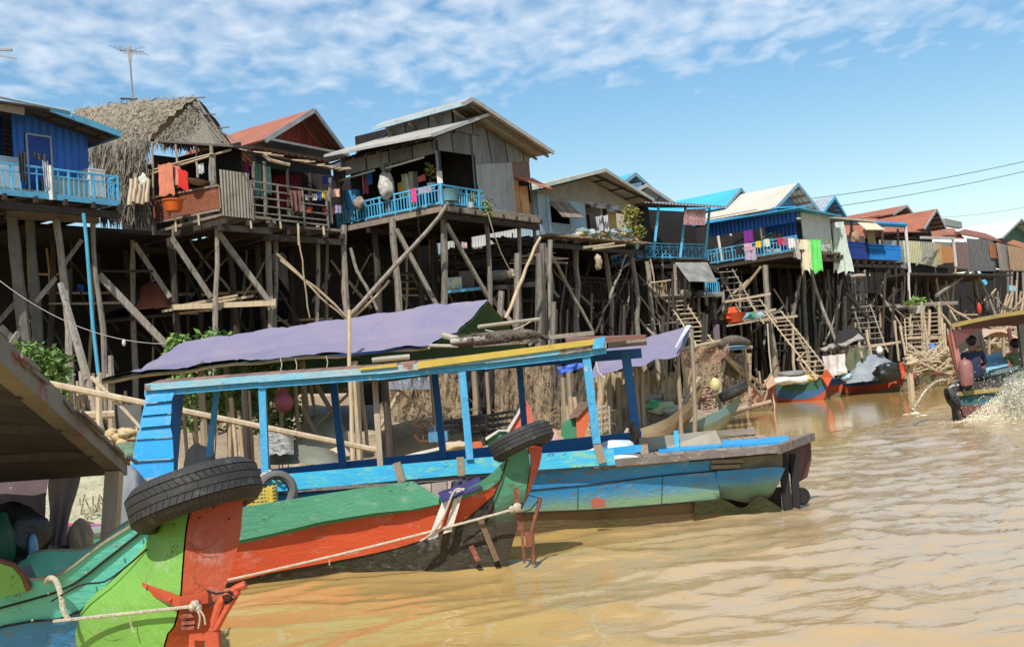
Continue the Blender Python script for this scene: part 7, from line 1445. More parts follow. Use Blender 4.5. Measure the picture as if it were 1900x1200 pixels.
def tarp_shelter():
 t=empty('tarp_shelter',P(600,850,19.5),'long lilac tarpaulin shelter with green lining behind the blue boat','shelter')
 T=[(338,633,19.5),(480,612,20),(640,590,20.3),(780,570,20.7),(905,553,21)]
 B=[(178,706,17.0),(330,686,17.6),(480,668,18.2),(650,655,18.8),(797,641,19.2)]
 def at(L,s):P3=[P(*k)for k in L];q=spline(P3,12);x=s*(len(q)-1);i=min(int(x),len(q)-2);return q[i]+(q[i+1]-q[i])*(x-i)
 def surf(n1,n2,off):
  rows=[]
  for i in range(n1+1):
   row=[]
   for j in range(n2+1):
    s,k=j/n2,i/n1*1.05;a,b=at(T,s),at(B,s);q=a+(b-a)*k;fold=.05*noise.noise(Vector((s*7,k*1.5,1)))+.012*noise.noise(Vector((s*16+k*3,k*4,4)))-.11*math.sin(math.pi*k)+(.05*abs(math.sin(s*12))*k*k)
    crease=-.05*math.exp(-((k-.52+.06*math.sin(s*5))/.04)**2)-.022*max(0,1-abs(noise.noise(Vector((s*6,k*3,9))))/.10)-.012*max(0,1-abs(noise.noise(Vector((s*13+k*4,k*5,3))))/.12)
    row.append(q+Vector((0,0,fold+off+crease)))
   rows.append(row)
  return rows
 rows=surf(26,120,0);mb=MB();mb.grid(rows);mb.build('tarp',PURP,t,smooth='all')
 back=[[at(T,j/20)+(Vector((.9,2.6,-1.15))*(i/8))+Vector((0,0,.06*noise.noise(Vector((j*.5,i*.5,1)))-.05))for j in range(21)]for i in range(9)]
 mb=MB();mb.grid(back);under=surf(26,120,-.05);mb.grid(under[::-1]);mb.build('lining',GREENT,t,smooth='all')
 mb=MB();pts=[at(B,i/14)-Vector((0,0,.03+.02*math.sin(i*2)))for i in range(15)];mb.tube(pts,.03,6);mb.build('hem_pole',M('pale_hem_pole',(.45,.38,.29)),t,smooth=True)
 mb=MB();mb.prism([P(610,659,18.6),P(700,650,18.85),P(797,641,19.1),P(760,647,19.1),P(700,655,18.9),P(640,660,18.7)],Vector((0,.03,0)));mb.build('blue_hem',BLUET,t)
 mb=MB();mb.pole(P(655,860,18.4),P(648,575,18.6),.045,.03,.02);mb.build('prop_pole',WOODL,t,smooth=True)
 for x0,x1,y1,Y,m_ in((657,664,870,18.9,WOODL),(372,375,800,18.2,WOOD),(450,455,830,18.3,WOODD),(560,568,840,20.5,WOOD),(800,806,850,20.5,WOOD),(712,716,860,19.5,WOODD),(420,424,840,20,WOOD)):mb=MB();mb.pole(gp(x1,Y),P(x0,670,Y),.07,.06,.02);mb.build('prop_pole',m_,t,smooth=True)
 for q,r_ in(([P(796,641,19.1),P(850,642,19.2)],.03),([P(822,622,18.8),P(862,632,18.5)],.055),([P(690,668,18.9),P(760,662,19.0)],.05),([P(888,606,20),P(1000,592,21)],.035)):mb=MB();mb.tube(q,r_,8);mb.build('frame_pipe',M('pale_pipe_old',(.4,.36,.3)),t,smooth=True)
 mb=MB()
 for x,y in((335,692),(520,668),(548,670),(605,664)):mb.tube([P(x,y-4,18),P(x+3,y+8,18),P(x+1,y+20,18)],.008,5)
 mb.build('tie_string',ROPE,t)
 return t
tarp_shelter()
def tarp2():
 t=empty('tarp_shelter',P(1210,800,27.5),'small lilac tarpaulin with pale folded edge right of the blue canopy','shelter')
 A,B,C,D=P(1110,650,26.5),P(1283,604,29),P(1258,660,26.6),P(1090,700,25)
 rows=[]
 for i in range(11):
  row=[]
  for j in range(21):
   s,k=j/20,i/10;q=(A*(1-s)+B*s)*(1-k)+(D*(1-s)+C*s)*k;row.append(q+Vector((0,0,.10*noise.noise(Vector((s*6,k*2,8)))-.12*math.sin(math.pi*k))))
  rows.append(row)
 mb=MB();mb.grid(rows);mb.build('tarp',PURP,t,smooth='all')
 mb=MB();mb.slab(P(1258,640,26.7),P(1283,604,28.9),P(1276,604,29),P(1255,645,26.6),.04);mb.build('folded_edge',M('pale_tarp_edge',(.50,.55,.58)),t)
 for x,y in((1258,660),(1180,680),(1283,610),(1100,690)):mb=MB();mb.pole(gp(x+4,27),P(x,y,27),.06,.05,.03);mb.build('prop_pole',WOOD,t,smooth=True)
tarp2()
drape('tarpaulin',[P(1032,682,25),P(1092,668,25.4),P(1085,680,25.3),P(1040,695,25)],.01,BLUET,'blue plastic sheet flap hanging under the yellow roof edge','tarpaulin',amp=.12,seed=3)
rope([P(1105,668,24),P(1110,690,24),P(1122,702,24)],.02,'grey rag ribbon dangling by the last light blue post',mat=cloth((.5,.5,.48)))
def net_hut():
 t=empty('fish_pen',P(1330,780,30),'bamboo pole pen hung with brown netting at the water edge','fishing pen')
 for a in((1265,652,1278,770,29,.06),(1328,636,1338,770,29.5,.06),(1382,645,1392,740,30.5,.05),(1345,665,1320,760,30,.05),(1290,660,1268,770,30,.05)):mb=MB();mb.pole(P(a[2],a[3],a[4]),P(a[0],a[1],a[4]),a[5],None,.03);mb.build('pole',WOODL,t,smooth=True)
 for a in((1262,648,29,1340,632,29.4),(1262,655,29,1332,640,30),(1335,648,29.5,1395,644,30),(1330,640,29.5,1400,720,31.5),(1340,655,29.6,1412,735,32),(1355,668,30,1418,718,33),(1230,740,28.5,1280,734,29),(1290,738,29,1350,735,29.5),(1360,762,30,1430,745,31),(1260,760,28,1298,700,28.6)):mb=MB();mb.pole(P(*a[:3]),P(*a[3:]),.05,.045,.03,5,6);mb.build('pole',WOODL,t,smooth=True)
 mb=MB();mb.slab(P(1335,650,29.4),P(1383,648,29.8),P(1383,644,31),P(1335,645,31),.05);mb.build('blue_plank',BLUEF,t)
 mb=MB();rows=[]
 for i in range(9):rows.append([P(1268+12*j,648+4*i+(6*math.sin(j*1.7)if i>5 else 0)-2*j,29.2)+Vector((0,.15*math.sin(j*1.3+i*.4),0))for j in range(8)])
 mb.grid(rows);mb.build('torn_net',M('torn_brown_net',(.30,.17,.11),(.2,.12,.08),bump=1,bsc=30,alpha=.46),t)
 mb=MB();rows=[]
 for i in range(9):rows.append([P(1268+16*j,655+12*i,31-.1*i)+Vector((0,.2*math.sin(j*1.1),0))for j in range(9)])
 mb.grid(rows);mb.build('net_curtain',NET,t)
 return t
net_hut()
mb=MB();mb.tube(spline([P(1335,640,29.2),P(1350,633,29.4),P(1370,632,29.6),P(1390,636,29.8)],5),[.07+.08*math.sin(math.pi*i/15)for i in range(16)],9);mb.build('net_roll',NETD,None,smooth='all',label='rolled brown net on top of the bamboo pen',cat='net')
bag('jerrycan',P(1327,714,29),.17,(.85,.6,1.15),M('pale_yellow_can',(.60,.52,.25),rough=.4),'pale yellow jerrycan standing in the bamboo pen','jerrycan',amp=.1)
mb=MB()
for k in range(7):c=P(1312+3*math.sin(k*2),722+6*k,28.8);mb.tube([c+Vector((.13*math.cos(a*.9),.08*math.sin(a*.9+k),.09*math.sin(a*.9)))for a in range(8)],.02,5)
mb.build('chain',M('rust_pink',(.35,.2,.15)),None,label='coiled rusty chain hanging beside the yellow jerrycan',cat='chain')
def net_wall(x0,x1,y0,y1,Y0,Y1,mat,label,seed=0,amp=.22):
 rows=[];n=60;m=24;sp=(x1-x0)/60.
 for i in range(m+1):
  rows.append([P(x0+(x1-x0)*j/n,y0+(y1-y0)*i/m+(1-i/m)*26*noise.noise(Vector((j*sp*.09,seed,1))),Y0+(Y1-Y0)*j/n-.5*i/m)+Vector((0,amp*(.8*noise.noise(Vector((j*sp*.14+seed,i*.10,seed)))+.7*noise.noise(Vector((j*sp*.5+seed,i*.3,seed)))+.25*noise.noise(Vector((j*sp*1.3,i*.9,seed)))),0))for j in range(n+1)])
 mb=MB();mb.grid(rows);return mb.build('fishing_net',mat,None,smooth='all',label=label,cat='fishing net')
net_wall(715,865,680,820,25.2,25.8,NET,'brown fishing net curtain left of the middle posts')
net_wall(918,1022,655,815,25.0,25.4,NET,'dense brown net curtain just left of the bamboo fence',seed=3)
net_wall(1018,1110,690,830,27.0,27.6,NETD,'shadowed net behind the upright bamboo fence',seed=6)
net_wall(1105,1260,690,850,27.3,28.4,M('beige_net',(.40,.32,.21),(.27,.21,.13),(.18,.13,.08),sc=2.5,wear=.6,wsc=14,bump=1,bsc=40),'beige net sheets hanging right of the last light blue post',seed=9)
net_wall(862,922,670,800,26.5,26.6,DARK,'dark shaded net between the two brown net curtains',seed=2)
net_wall(718,800,690,722,24.2,24.6,M('smoky_plastic',(.16,.17,.19),rough=.3),'smoky plastic sheet rolled above the net',seed=5,amp=.1)
logs('post_group',[(gp(x,Y),P(x-4+random.uniform(-4,4),y,Y))for x,y,Y in((858,690,24.5),(880,680,25.5),(905,690,25.5),(1048,700,26),(1062,690,26.5),(1195,690,27),(1135,690,27.2),(1150,700,27.4))],.08,WOOD,'scattered rough posts standing among the net curtains','posts')
logs('leaning_pole',[(P(700,800,24),P(760,700,25)),(P(770,835,23),P(698,795,23.5)),(P(1140,840,26),P(1165,795,26.2)),(P(735,720,24),P(800,770,24.6))],.05,WOODL,'loose pale poles leaning in front of the net curtains','poles')
logs('stack_of_sticks',[(P(550,712+4.2*i,24.3+.3*(i%3)),P(655,706+4.4*i,24.8))for i in range(11)],.04,WOODD,'stack of dark horizontal sticks behind the pink bag','sticks')
mb=MB();mb.slab(P(552,757,23.5),P(652,755,23.8),P(652,748,25),P(552,748,25),.25);mb.build('timber',WOODL,None,label='pale timber beam below the dark stick stack',cat='timber')
logs('cross_pole',[(P(548,825,20),P(652,725,20.5)),(P(560,755,20),P(612,845,20)),(P(585,710,20.6),P(640,800,20.2)),(P(518,715,19.6),P(526,850,19.6)),(P(548,700,19.7),P(552,840,19.7)),(P(575,700,22),P(588,790,22)),(P(668,690,20),P(682,830,20))],.045,WOOD,'crossed dark poles seen through the middle of the canopy','poles')
mb=MB();mb.lathe(P(528,765,19.3),[(.001,0),(.10,.03),(.17,.13),(.18,.21),(.13,.31),(.06,.40),(.02,.46),(.035,.52),(.001,.53)],14);mb.build('plastic_bag',M('pink_plastic',(.36,.09,.12),(.25,.06,.085),rough=.4,bump=.8,bsc=12),None,smooth=True,label='dusky pink plastic bag hanging from a pole',cat='bag')
drape('tarpaulin',[P(560,752,22.6),P(705,752,22.8),P(705,800,22),P(560,796,22)],0,GREYT,'dark grey sheet stretched below the timber beam','sheet',amp=.06,seed=9)
heap('sandbag',[P(535,850,19.5),P(650,845,19.5),P(645,800,22),P(560,800,22)],SAND,'pale mound of sandy sacking behind the canopy','sacking',h=.45,n=14)
heap('tarpaulin',[P(500,862,17.5),P(620,860,17.5),P(640,845,20),P(500,842,20)],M('drab_olive_sheet',(.20,.21,.16),(.14,.14,.11),bump=.5),'drab olive sheet spread before the pale mound','sheet',h=.2)
heap('straw',[P(700,850,21),P(900,830,22.5),P(900,780,25),P(700,795,25)],STRAW,'straw litter heaped at the foot of the nets','straw',h=.35,n=20)
heap('straw',[P(880,850,22),P(1130,845,24),P(1130,800,27),P(900,800,26)],STRAW,'wide spread of straw and reeds under the net curtains','straw',h=.25,n=20)
mb=MB();rnd=random.Random(5)
for _ in range(500):p=P(rnd.uniform(700,1130),rnd.uniform(745,835),rnd.uniform(22.5,24.8));d=Vector((rnd.uniform(-1,1),rnd.uniform(-.4,.4),rnd.uniform(-.6,.6))).normalized();mb.beam(p,p+d*rnd.uniform(.1,.35),.008)
mb.build('straw',STRAW,None,label='loose straw stalks caught in the nets',cat='straw',kind='stuff')
mb=MB();mb.slab(P(720,800,23),P(905,790,23.3),P(905,786,24),P(720,795,24),.12);mb.build('plank',WOODL,None,label='long pale plank lying before the straw litter',cat='plank')
heap('junk',[P(480,845,17),P(545,842,17),P(545,800,19),P(480,800,19)],M('pale_junk',(.35,.33,.28),(.16,.16,.15),(.08,.08,.08),sc=7,wear=.5,wsc=9),'grey rubbish heap behind the second blue post','rubbish',h=.2)
heap('tarpaulin',[P(335,890,13.8),P(405,880,13.8),P(400,850,15.5),P(345,845,15.5)],M('matt_black_plastic',(.012,.012,.013),rough=.75,bump=.4),'black plastic covered heap behind the tyre','tarpaulin',h=.25)
def wheel():
 t=empty('hand_wheel',P(787,800,20),'rusty spoked flywheel on a small blue engine','flywheel');c=P(787,800,20);m=Vector((.25,-1,.05)).to_track_quat('Z','Y').to_matrix();mb=MB()
 mb.tube([c+m@Vector((.19*math.cos(a*.3142),.19*math.sin(a*.3142),0))for a in range(21)],.016,6);mb.build('rim',RUSTI,t,smooth=True)
 for k in range(3):a=k*1.047+.3;mb=MB();mb.tube([c+m@Vector((.19*math.cos(a),.19*math.sin(a),0)),c-m@Vector((.19*math.cos(a),.19*math.sin(a),0))],.013,5);mb.build('spoke',RUSTI,t)
 mb=MB();mb.box(c+Vector((.25,.1,-.12)),(.35,.3,.18));mb.box(c+Vector((.15,.05,.02)),(.12,.15,.12));mb.lathe(c+Vector((.3,.1,-.03)),[(.001,.1),(.06,.1),(.07,0),(.001,-.02)],10);mb.build('engine',M('engine_blue',(.04,.25,.48),(.1,.12,.13),sc=9),t)
wheel()
def hoops(x0,x1,y0,Y,label,mat,n=5,w=1.2):
 t=empty('fish_trap',P((x0+x1)/2,y0+40,Y),label,'fish trap')
 for k in range(n):y=y0+k*11;mb=MB();mb.tube(spline([P(x0,y+8,Y),P(x0+(x1-x0)*.4,y+3,Y+.2),P(x1-8,y-5,Y),P(x1,y,Y+.4),P(x1-6,y+6,Y+.8),P(x0,y+10,Y+.9)],4),.028,6);mb.build('hoop',mat,t,smooth=True)
 for s in(.2,.6,.95):x=x0+(x1-x0)*s;mb=MB();mb.tube([P(x,y0-4,Y-.05),P(x+2,y0+11*n,Y-.05)],.02,5);mb.build('upright',mat,t)
hoops(872,958,768,22.5,'dark rod fish trap frame behind the third canopy post',M('dark_grey_rod',(.08,.08,.085)),4)
hoops(1090,1132,758,24.5,'pale hooped fish trap by the last light blue post',M('pale_rod',(.4,.37,.3)),5)
hoops(820,905,775,22.0,'second dark rod frame low behind the canopy',M('dark_grey_rod',(.08,.08,.085)),3)
mb=MB();pts=spline([P(835,634,12.2),P(880,631,12.2),P(930,625,12.2),P(985,620,12.2),P(1015,628,12.3)],6);mb.tube(pts,[.03+.045*math.sin(math.pi*min(1,i/20))**.6 for i in range(len(pts))],10)
rnd=random.Random(2)
for _ in range(220):p=P(rnd.uniform(855,1015),626-(rnd.random()-.5)*16,12.15+rnd.uniform(-.05,.05));mb.tube([p,p+Vector((rnd.uniform(-.09,.09),rnd.uniform(-.05,.05),rnd.uniform(-.05,.03)))],.005,3)
mb.build('net_roll',NETD,None,smooth='all',label='tangled net rolled round a pole on the boat roof',cat='net')
mb=MB();mb.beam(P(878,640,12.4),P(1000,632,12.4),.08,.05);mb.build('plank',WOOD,None,label='narrow plank under the rolled net on the boat roof',cat='plank');mb=MB();mb.beam(P(1010,627,12.7),P(1100,618,12.8),.14,.05);mb.build('plank',WOOD,None,label='wide grey plank at the stern end of the boat roof',cat='plank')
mb=MB();mb.tube([P(836,634,12.15),P(900,628,12.15)],.035,9);mb.build('pipe',M('grey_pipe',(.38,.35,.3)),None,smooth=True,label='grey pipe sticking out of the rolled net',cat='pipe')
rope(sag(P(900,612,16),P(985,596,16),.08),.008,'thin string drooping above the rolled net')
# ================================================================ shore boats
SHB=[]
def shore_boat(label,prof,n,bandmats,floor=WOODP,sub=4,stem=None,extra=None,keyloc=None):
 c=P(prof[0][0][0][0],prof[0][0][-1][1],prof[0][1]);t=empty('wooden_boat',(c.x,c.y,0),label,'boat','boats moored along the bank')
 h=Hull(prof,n,sub)
 for k,m_ in enumerate(bandmats):h.band(['upper_strake','lower_strake','bottom','keel_strake'][k],k,m_,t,th=.05)
 h.floor('bottom_boards',1,floor,t,.3);h.cap('bow_face',stem or bandmats[-1],t,-1);h.cap('stern_face',bandmats[-1],t,0);return t,h
DG=M('dk_green',(.035,.12,.075),(.025,.08,.05),(.14,.12,.08),wear=.6,bump=.6);DB_=M('deep_blue_boat',(.035,.12,.24),(.03,.09,.18),(.1,.1,.09),wear=.62,bump=.5);RR=M('boat_tomato',(.48,.075,.03),(.38,.06,.03),(.2,.14,.1),wear=.64,bump=.5);MW=M('muddy_wood',(.22,.17,.10),(.15,.11,.07),(.3,.24,.15),sc=3,wear=.6,bump=.8);BW=M('beige_boat_wood',(.42,.34,.22),(.30,.24,.155),(.2,.14,.08),sc=3,st=(.7,.7,2),wear=.6,bump=.8);OL=M('olive_teal_boat',(.15,.20,.15),(.22,.20,.12),(.3,.24,.12),sc=2,wear=.52,soft=.15,bump=.6);RS=M('rusty_red_boat',(.24,.07,.045),(.16,.06,.04),(.3,.2,.15),wear=.6,bump=.6)
shore_boat('blue and red boat loaded with white sacks at the foot of the long ladder',[([(1440,706),(1440,722),(1442,738),(1445,748)],43.5,1.5),([(1480,708),(1480,726),(1480,742),(1482,752)],43,1.6),([(1515,705),(1515,722),(1512,736),(1512,750)],42.6,1.3),([(1536,692),(1536,706),(1533,724),(1530,742)],42.5,.5)],(.1,1,0),[DG,DB_,RR])
shore_boat('small dark boat nosing out behind the white sack boat',[([(1530,705),(1530,716),(1532,728),(1535,742)],44.5,1.2),([(1555,702),(1555,714),(1553,728),(1550,742)],44.2,.9),([(1566,695),(1565,710),(1562,725),(1558,738)],44,.4)],(.1,1,0),[DB_,RR,MW])
def bow_diamond(x,y,Y,s,m_,label):
 mb=MB();w=s;a=P(x-w,y+1.4*s,Y);b=P(x,y-.3*s,Y-.1);c=P(x+w,y+1.3*s,Y);d=P(x+.1*w,y+3.3*s,Y);mb.prism([a,b,c,d],Vector((0,.25,0)))
 return mb.build('bow_plate',m_,None,label=label,cat='bow plate')
shore_boat('blue boat with red stripe and tarpaulin covered cargo',[([(1566,706),(1566,716),(1568,728),(1572,738)],46,1.7),([(1600,705),(1600,716),(1600,730),(1602,740)],45.5,1.9),([(1640,698),(1640,710),(1640,724),(1642,736)],45,1.7),([(1668,684),(1668,700),(1664,716),(1662,730)],44.6,1.0),([(1680,672),(1680,690),(1677,708),(1673,727)],44.4,.4)],(.15,1,0),[DB_,RR,MW])
shore_boat('rusty red hull moored beside the leaning post on the far bank',[([(1760,690),(1760,700),(1760,708),(1760,714)],50,1.5),([(1735,688),(1735,698),(1735,707),(1735,715)],49.5,1.6),([(1710,684),(1710,696),(1710,706),(1712,716)],49.2,1.2),([(1696,676),(1696,690),(1698,704),(1700,716)],49,.4)],(.1,1,0),[RS,M('green_mix',(.14,.2,.14)),MW])
BO=M('bright_orange_plate',(.58,.10,.04),(.48,.08,.035),wear=.6)
for(x,y,Y,s,lb)in((1535,688,42.3,9,'orange red diamond bow plate of the white sack boat'),(1674,674,44.2,9,'orange red diamond bow plate beside the leaning post')):bow_diamond(x,y,Y,s,BO,lb)
bow_diamond(1698,674,48.8,9,RS,'dull red bow plate right of the leaning post')
logs('leaning_post',[(P(1692,738,44),P(1686,672,44.2))],.15,WOODL,'thick pale post standing in the water between red bows','post')
bag('driftwood_root',P(1690,672,44),.32,(1,.8,.7),WOODL,'knotted root lashed on top of the thick pale post','root',amp=.8,seed=4)
for i,x in enumerate((1556,1558)):pass
heap('tarpaulin',[P(1562,712,44.6),P(1640,704,44.2),P(1672,680,46),P(1590,690,47)],M('grey_blue_tarp',(.16,.19,.24),(.28,.29,.28),(.5,.53,.56),sc=1.3,wear=.62,bump=.5),'grey blue tarpaulin mounded over cargo in the red striped boat','tarpaulin',h=.75,n=18)
bag('black_bundle',P(1648,690,44.0),.5,(1,.7,.8),BLACKP,'glossy black bundle at the front of the covered cargo','bundle',amp=.5,seed=2)
drape('tarpaulin',[P(1572,682,45.8),P(1612,668,46),P(1614,674,45.8),P(1574,694,45.6)],.02,BLUET,'bright blue sheet edge on the covered cargo','sheet',amp=.08)
for i,(x,y,sx,c,lb)in enumerate(((1460,706,1.8,(.62,.58,.5),'wide white sack in the boat under the long ladder'),(1485,705,1.5,(.55,.55,.5),'second white sack right of the wide one'),(1505,702,1.1,(.6,.45,.15),'yellowish sack near the orange bow plate'),(1558,690,.8,(.65,.62,.52),'cream bag on the small dark boat'),(1570,700,.7,(.35,.5,.6),'light blue jug on the small dark boat'))):bag('sack',P(x,y,42.9 if x<1520 else 44),.34,(sx,.8,.45),cloth(c),lb,'sack',amp=.4,seed=i)
mb=MB();mb.lathe(P(1470,703,43.3),[(.001,.12),(.42,.12),(.56,.2),(.60,.26),(.5,.32),(.25,.34),(.001,.3)],20);mb.build('aluminium_pot',M('aluminium',(.5,.5,.5),metal=.6,rough=.35),None,smooth=True,label='aluminium pan with red rim on the white sack boat',cat='pan')
shore_boat('rusty boat bow with a pale torn flag of cloth',[([(1395,745),(1395,752),(1395,758),(1395,768)],37,1.2),([(1420,735),(1420,745),(1420,754),(1421,768)],37,1.0),([(1434,712),(1434,730),(1434,745),(1435,758)],37,.4)],(.1,1,0),[RS,RS,MW])
mb=MB();mb.prism([P(1418,706,36.6),P(1434,696,36.6),P(1440,712,36.6),P(1424,722,36.6)],Vector((0,.15,0)));mb.build('board',M('peach_board',(.55,.36,.25)),None,label='peach coloured board tied on top of the rusty bow',cat='board')
logs('bamboo_pole',[(P(1400,755,35),P(1430,742,35)),(P(1345,775,31),P(1425,745,34))],.05,WOODL,'floating bamboo poles before the rusty bow','bamboo')
mb=MB()
for k in range(26):p=P(random.uniform(1340,1420),random.uniform(725,765),32+random.random()*3);mb.pole(p,p+Vector((random.uniform(-.5,.5),0,random.uniform(.2,.9))),.035,None,.04,3,5)
mb.build('pole_clutter',WOODL,None,smooth=True,label='clutter of short poles between bamboo pen and rusty bow',cat='poles',kind='stuff')
bag('bundle',P(1370,735,32.5),.3,(1.5,1,.7),cloth((.5,.2,.14)),'orange brown cloth bundle in the pole clutter','bundle',amp=.5)
shore_boat('beige upswept wooden canoe bow beside the bamboo pen',[([(1060,832),(1060,850),(1060,868),(1060,885)],25.5,1.2),([(1150,806),(1150,822),(1150,842),(1150,862)],26.0,1.3),([(1225,782),(1222,802),(1218,822),(1212,842)],26.5,1.2),([(1270,752),(1262,776),(1250,800),(1238,830)],27.0,.9),([(1304,716),(1298,738),(1284,770),(1262,815)],27.3,.35)],(.25,1,0),[BW,BW,MW])
shore_boat('weathered teal and olive boat with a tyre on its bow',[([(1240,798),(1236,812),(1232,828),(1230,846)],27.5,1.2),([(1300,778),(1296,795),(1290,812),(1285,830)],27.8,1.2),([(1345,755),(1340,775),(1332,795),(1322,818)],28,.9),([(1376,730),(1368,758),(1352,785),(1332,812)],28.2,.35)],(.25,1,0),[M('teal_worn',(.12,.25,.27),(.2,.25,.22),bump=.5),OL,OL],stem=RR)
tyre('tyre',P(1360,727,28.1),.38,.2,.26,(_U*.88-_R*.42+_F*.2),'dusty tyre on the bow of the olive boat',tread=False)
for i,(x,y,c,lb)in enumerate(((1200,750,(.1,.42,.22),'bright green sheet bundle on the beige canoe'),(1225,757,(.45,.55,.3),'yellow green sheet beside the green bundle'),(1190,742,(.3,.26,.24),'dark grey sack left of the green bundle'),(1250,762,(.5,.48,.42),'pale sheet bundle toward the canoe bow'))):bag('bundle',P(x,y,28),.3,(1.5,1,.55),cloth(c),lb,'bundle',amp=.5,seed=i+20)
def bow(label,pts,m_,th=.25,edge=None,cat='boat bow'):
 mb=MB();mb.prism([P(*q)for q in pts],Vector((0,th,0)));o=mb.build('boat_bow',m_,None,label=label,cat=cat);return o
def back_boat(label,parts,loc):
 t=empty('wooden_boat',loc,label,'boat')
 for nm,pts,m_,th in parts:mb=MB();mb.prism([P(*q)for q in pts],Vector(th));mb.build(nm,m_,t)
SAL=M('salmon_red',(.55,.13,.09),(.45,.10,.07),wear=.66);GRB=M('mid_green_boat',(.05,.22,.12),(.04,.17,.09),(.12,.14,.1),wear=.62)
back_boat('salmon red boat bow with white rim behind the centre tyre',[('bow',[(940,800,16),(960,770,16),(974,742,16),(983,752,16),(990,775,16),(988,820,16),(940,840,16)],SAL,(0,.3,0)),('white_rim',[(938,800,15.95),(958,768,15.95),(973,740,15.95),(975,744,15.95),(962,771,15.95),(944,802,15.95)],WHITEP,(0,.1,0)),('side',[(905,812,16.2),(940,798,16.1),(942,845,16.1),(905,850,16.2)],GRB,(0,.2,0)),('white_rim',[(900,812,16.1),(925,797,16.1),(940,797,16.0),(940,800,16.0),(926,800,16.1),(902,817,16.1)],WHITEP,(0,.1,0)),('striped_cloth',[(1012,800,16),(1030,795,16),(1040,826,16),(1010,830,16)],M('red_white_stripes',(.55,.1,.12),(.6,.55,.52),sc=12),(0,.1,0))],P(960,850,16))
back_boat('green and orange boat bow behind the blue side bench',[('side',[(1045,785,15.5),(1058,778,15.5),(1070,776,15.5),(1072,822,15.5),(1055,824,15.5),(1042,808,15.5)],GRB,(0,.3,0)),('bow',[(1069,776,15.45),(1082,758,15.45),(1092,752,15.45),(1095,775,15.45),(1082,818,15.45),(1071,822,15.45)],M('orange_bow',(.58,.13,.05),(.48,.1,.04)),(0,.35,0)),('cap',[(1058,775,15.4),(1078,748,15.4),(1092,746,15.4),(1090,754,15.4),(1072,774,15.4)],M('brown_bark',(.22,.14,.1),bump=1),(0,.4,0))],P(1070,840,15.5))
back_boat('blue and orange boat with white rim behind the centre of the canopy',[('side',[(720,857,16.5),(770,845,16.5),(825,832,16.5),(825,850,16.5),(720,875,16.5)],M('azure_boat',(.03,.26,.55)),(0,.4,0)),('white_rim',[(720,853,16.45),(770,840,16.45),(825,827,16.45),(825,832,16.45),(770,845,16.45),(720,858,16.45)],WHITEP,(0,.1,0)),('prow',[(875,822,16.4),(892,820,16.4),(897,832,16.4),(860,838,16.4)],M('orange_bow',(.58,.13,.05)),(0,.3,0)),('white_rim',[(828,832,16.4),(860,838,16.4),(900,828,16.4),(930,815,16.4),(930,820,16.4),(895,836,16.4),(860,843,16.4),(828,838,16.4)],WOODL,(0,.2,0))],P(780,870,16.5))
bag('rope_coil',P(845,829,16.2),.16,(1.4,.8,.5),M('tan_rope',(.5,.38,.24),bump=1),'coil of tan rope in the blue and orange boat','rope coil',amp=.5)
hang('cloth',P(1526,660,43.6),P(1566,655,44),.85,cloth((.62,.56,.54),'pinkish_white'),'pinkish white cloth hung beside the long ladder','cloth',amp=.12,seed=3)
hang('net',P(1568,645,45),P(1612,641,45.4),1.0,M('olive_net',(.13,.14,.08),(.09,.10,.06),bump=1),'olive net screen right of the pinkish white cloth','net',amp=.12,seed=8)
drape('awning',[P(1516,652,44.5),P(1560,640,44.5),P(1602,622,46),P(1560,640,47)],.03,M('grey_sheet_awning',(.36,.31,.27),(.2,.17,.15),bump=.4),'crumpled grey sheet roof over the bank shelter','awning',amp=.15)
heap('mound',[P(1545,645,45),P(1600,638,46),P(1610,625,49),P(1550,630,49)],DARK,'dark covered mound behind the grey sheet roof','mound',h=.5)
logs('rail_pole',[(P(1560,652,45),P(1670,635,47)),(P(1608,612,46),P(1618,665,45.5)),(P(1592,625,46),P(1600,665,45)),(P(1660,595,47),P(1668,670,46.5)),(P(1670,605,47),P(1680,660,46.5))],.07,WOODL,'light railing poles above the covered boats','poles')
bag('float_ball',P(1632,650,45),.13,(1,1,1.3),cloth((.8,.8,.78)),'white bottle float dangling from the rail pole','float',amp=.1)
logs('trestle',[(P(1478,668,43),P(1512,672,43)),(P(1490,705,43),P(1498,668,43)),(P(1510,700,43),P(1514,668,43)),(P(1478,668,43),P(1492,655,43)),(P(1500,700,43),P(1484,672,43))],.05,WOODL,'small pole trestle at the foot of the long ladder','trestle')
def forest(items,label,r=.07,mat=WOODD):return stakes(items,label,'posts','pole_row',r,mat)
random.seed(5)
forest([(gp(x,Y),P(x-3+random.uniform(-6,6),random.uniform(500,560),Y))for x,Y in((1100,38),(1118,39.5),(1152,40),(1180,41),(1240,42.5),(1246,43),(1275,43),(1288,44))],'row of thin poles below the littered deck and lattice porch',r=.07)
forest([(gp(x,Y),P(x-2+random.uniform(-5,8),random.uniform(495,560),Y))for x,Y in((1392,48),(1458,48),(1468,49),(1520,48.5),(1548,49),(1556,50),(1572,50),(1582,50.6),(1600,51),(1640,52),(1655,53),(1672,54))],'row of thin poles below the royal blue house',r=.09)
forest([(gp(x,Y),P(x+random.uniform(-8,8),random.uniform(560,600),Y))for x,Y in((1036,34),(1050,35),(1160,33),(1225,34),(1236,36),(1300,38),(1310,38))],'row of short poles behind the small lilac tarpaulin',r=.07)
forest([(gp(x,Y),P(x+random.uniform(-4,4),y,Y))for x,y,Y in((1000,470,33),(1018,445,33.5),(1005,452,34),(958,470,33),(930,540,32),(1028,560,33))],'bundle of thick weathered posts right of the grey house',r=.12,mat=WOOD)
mb=MB()
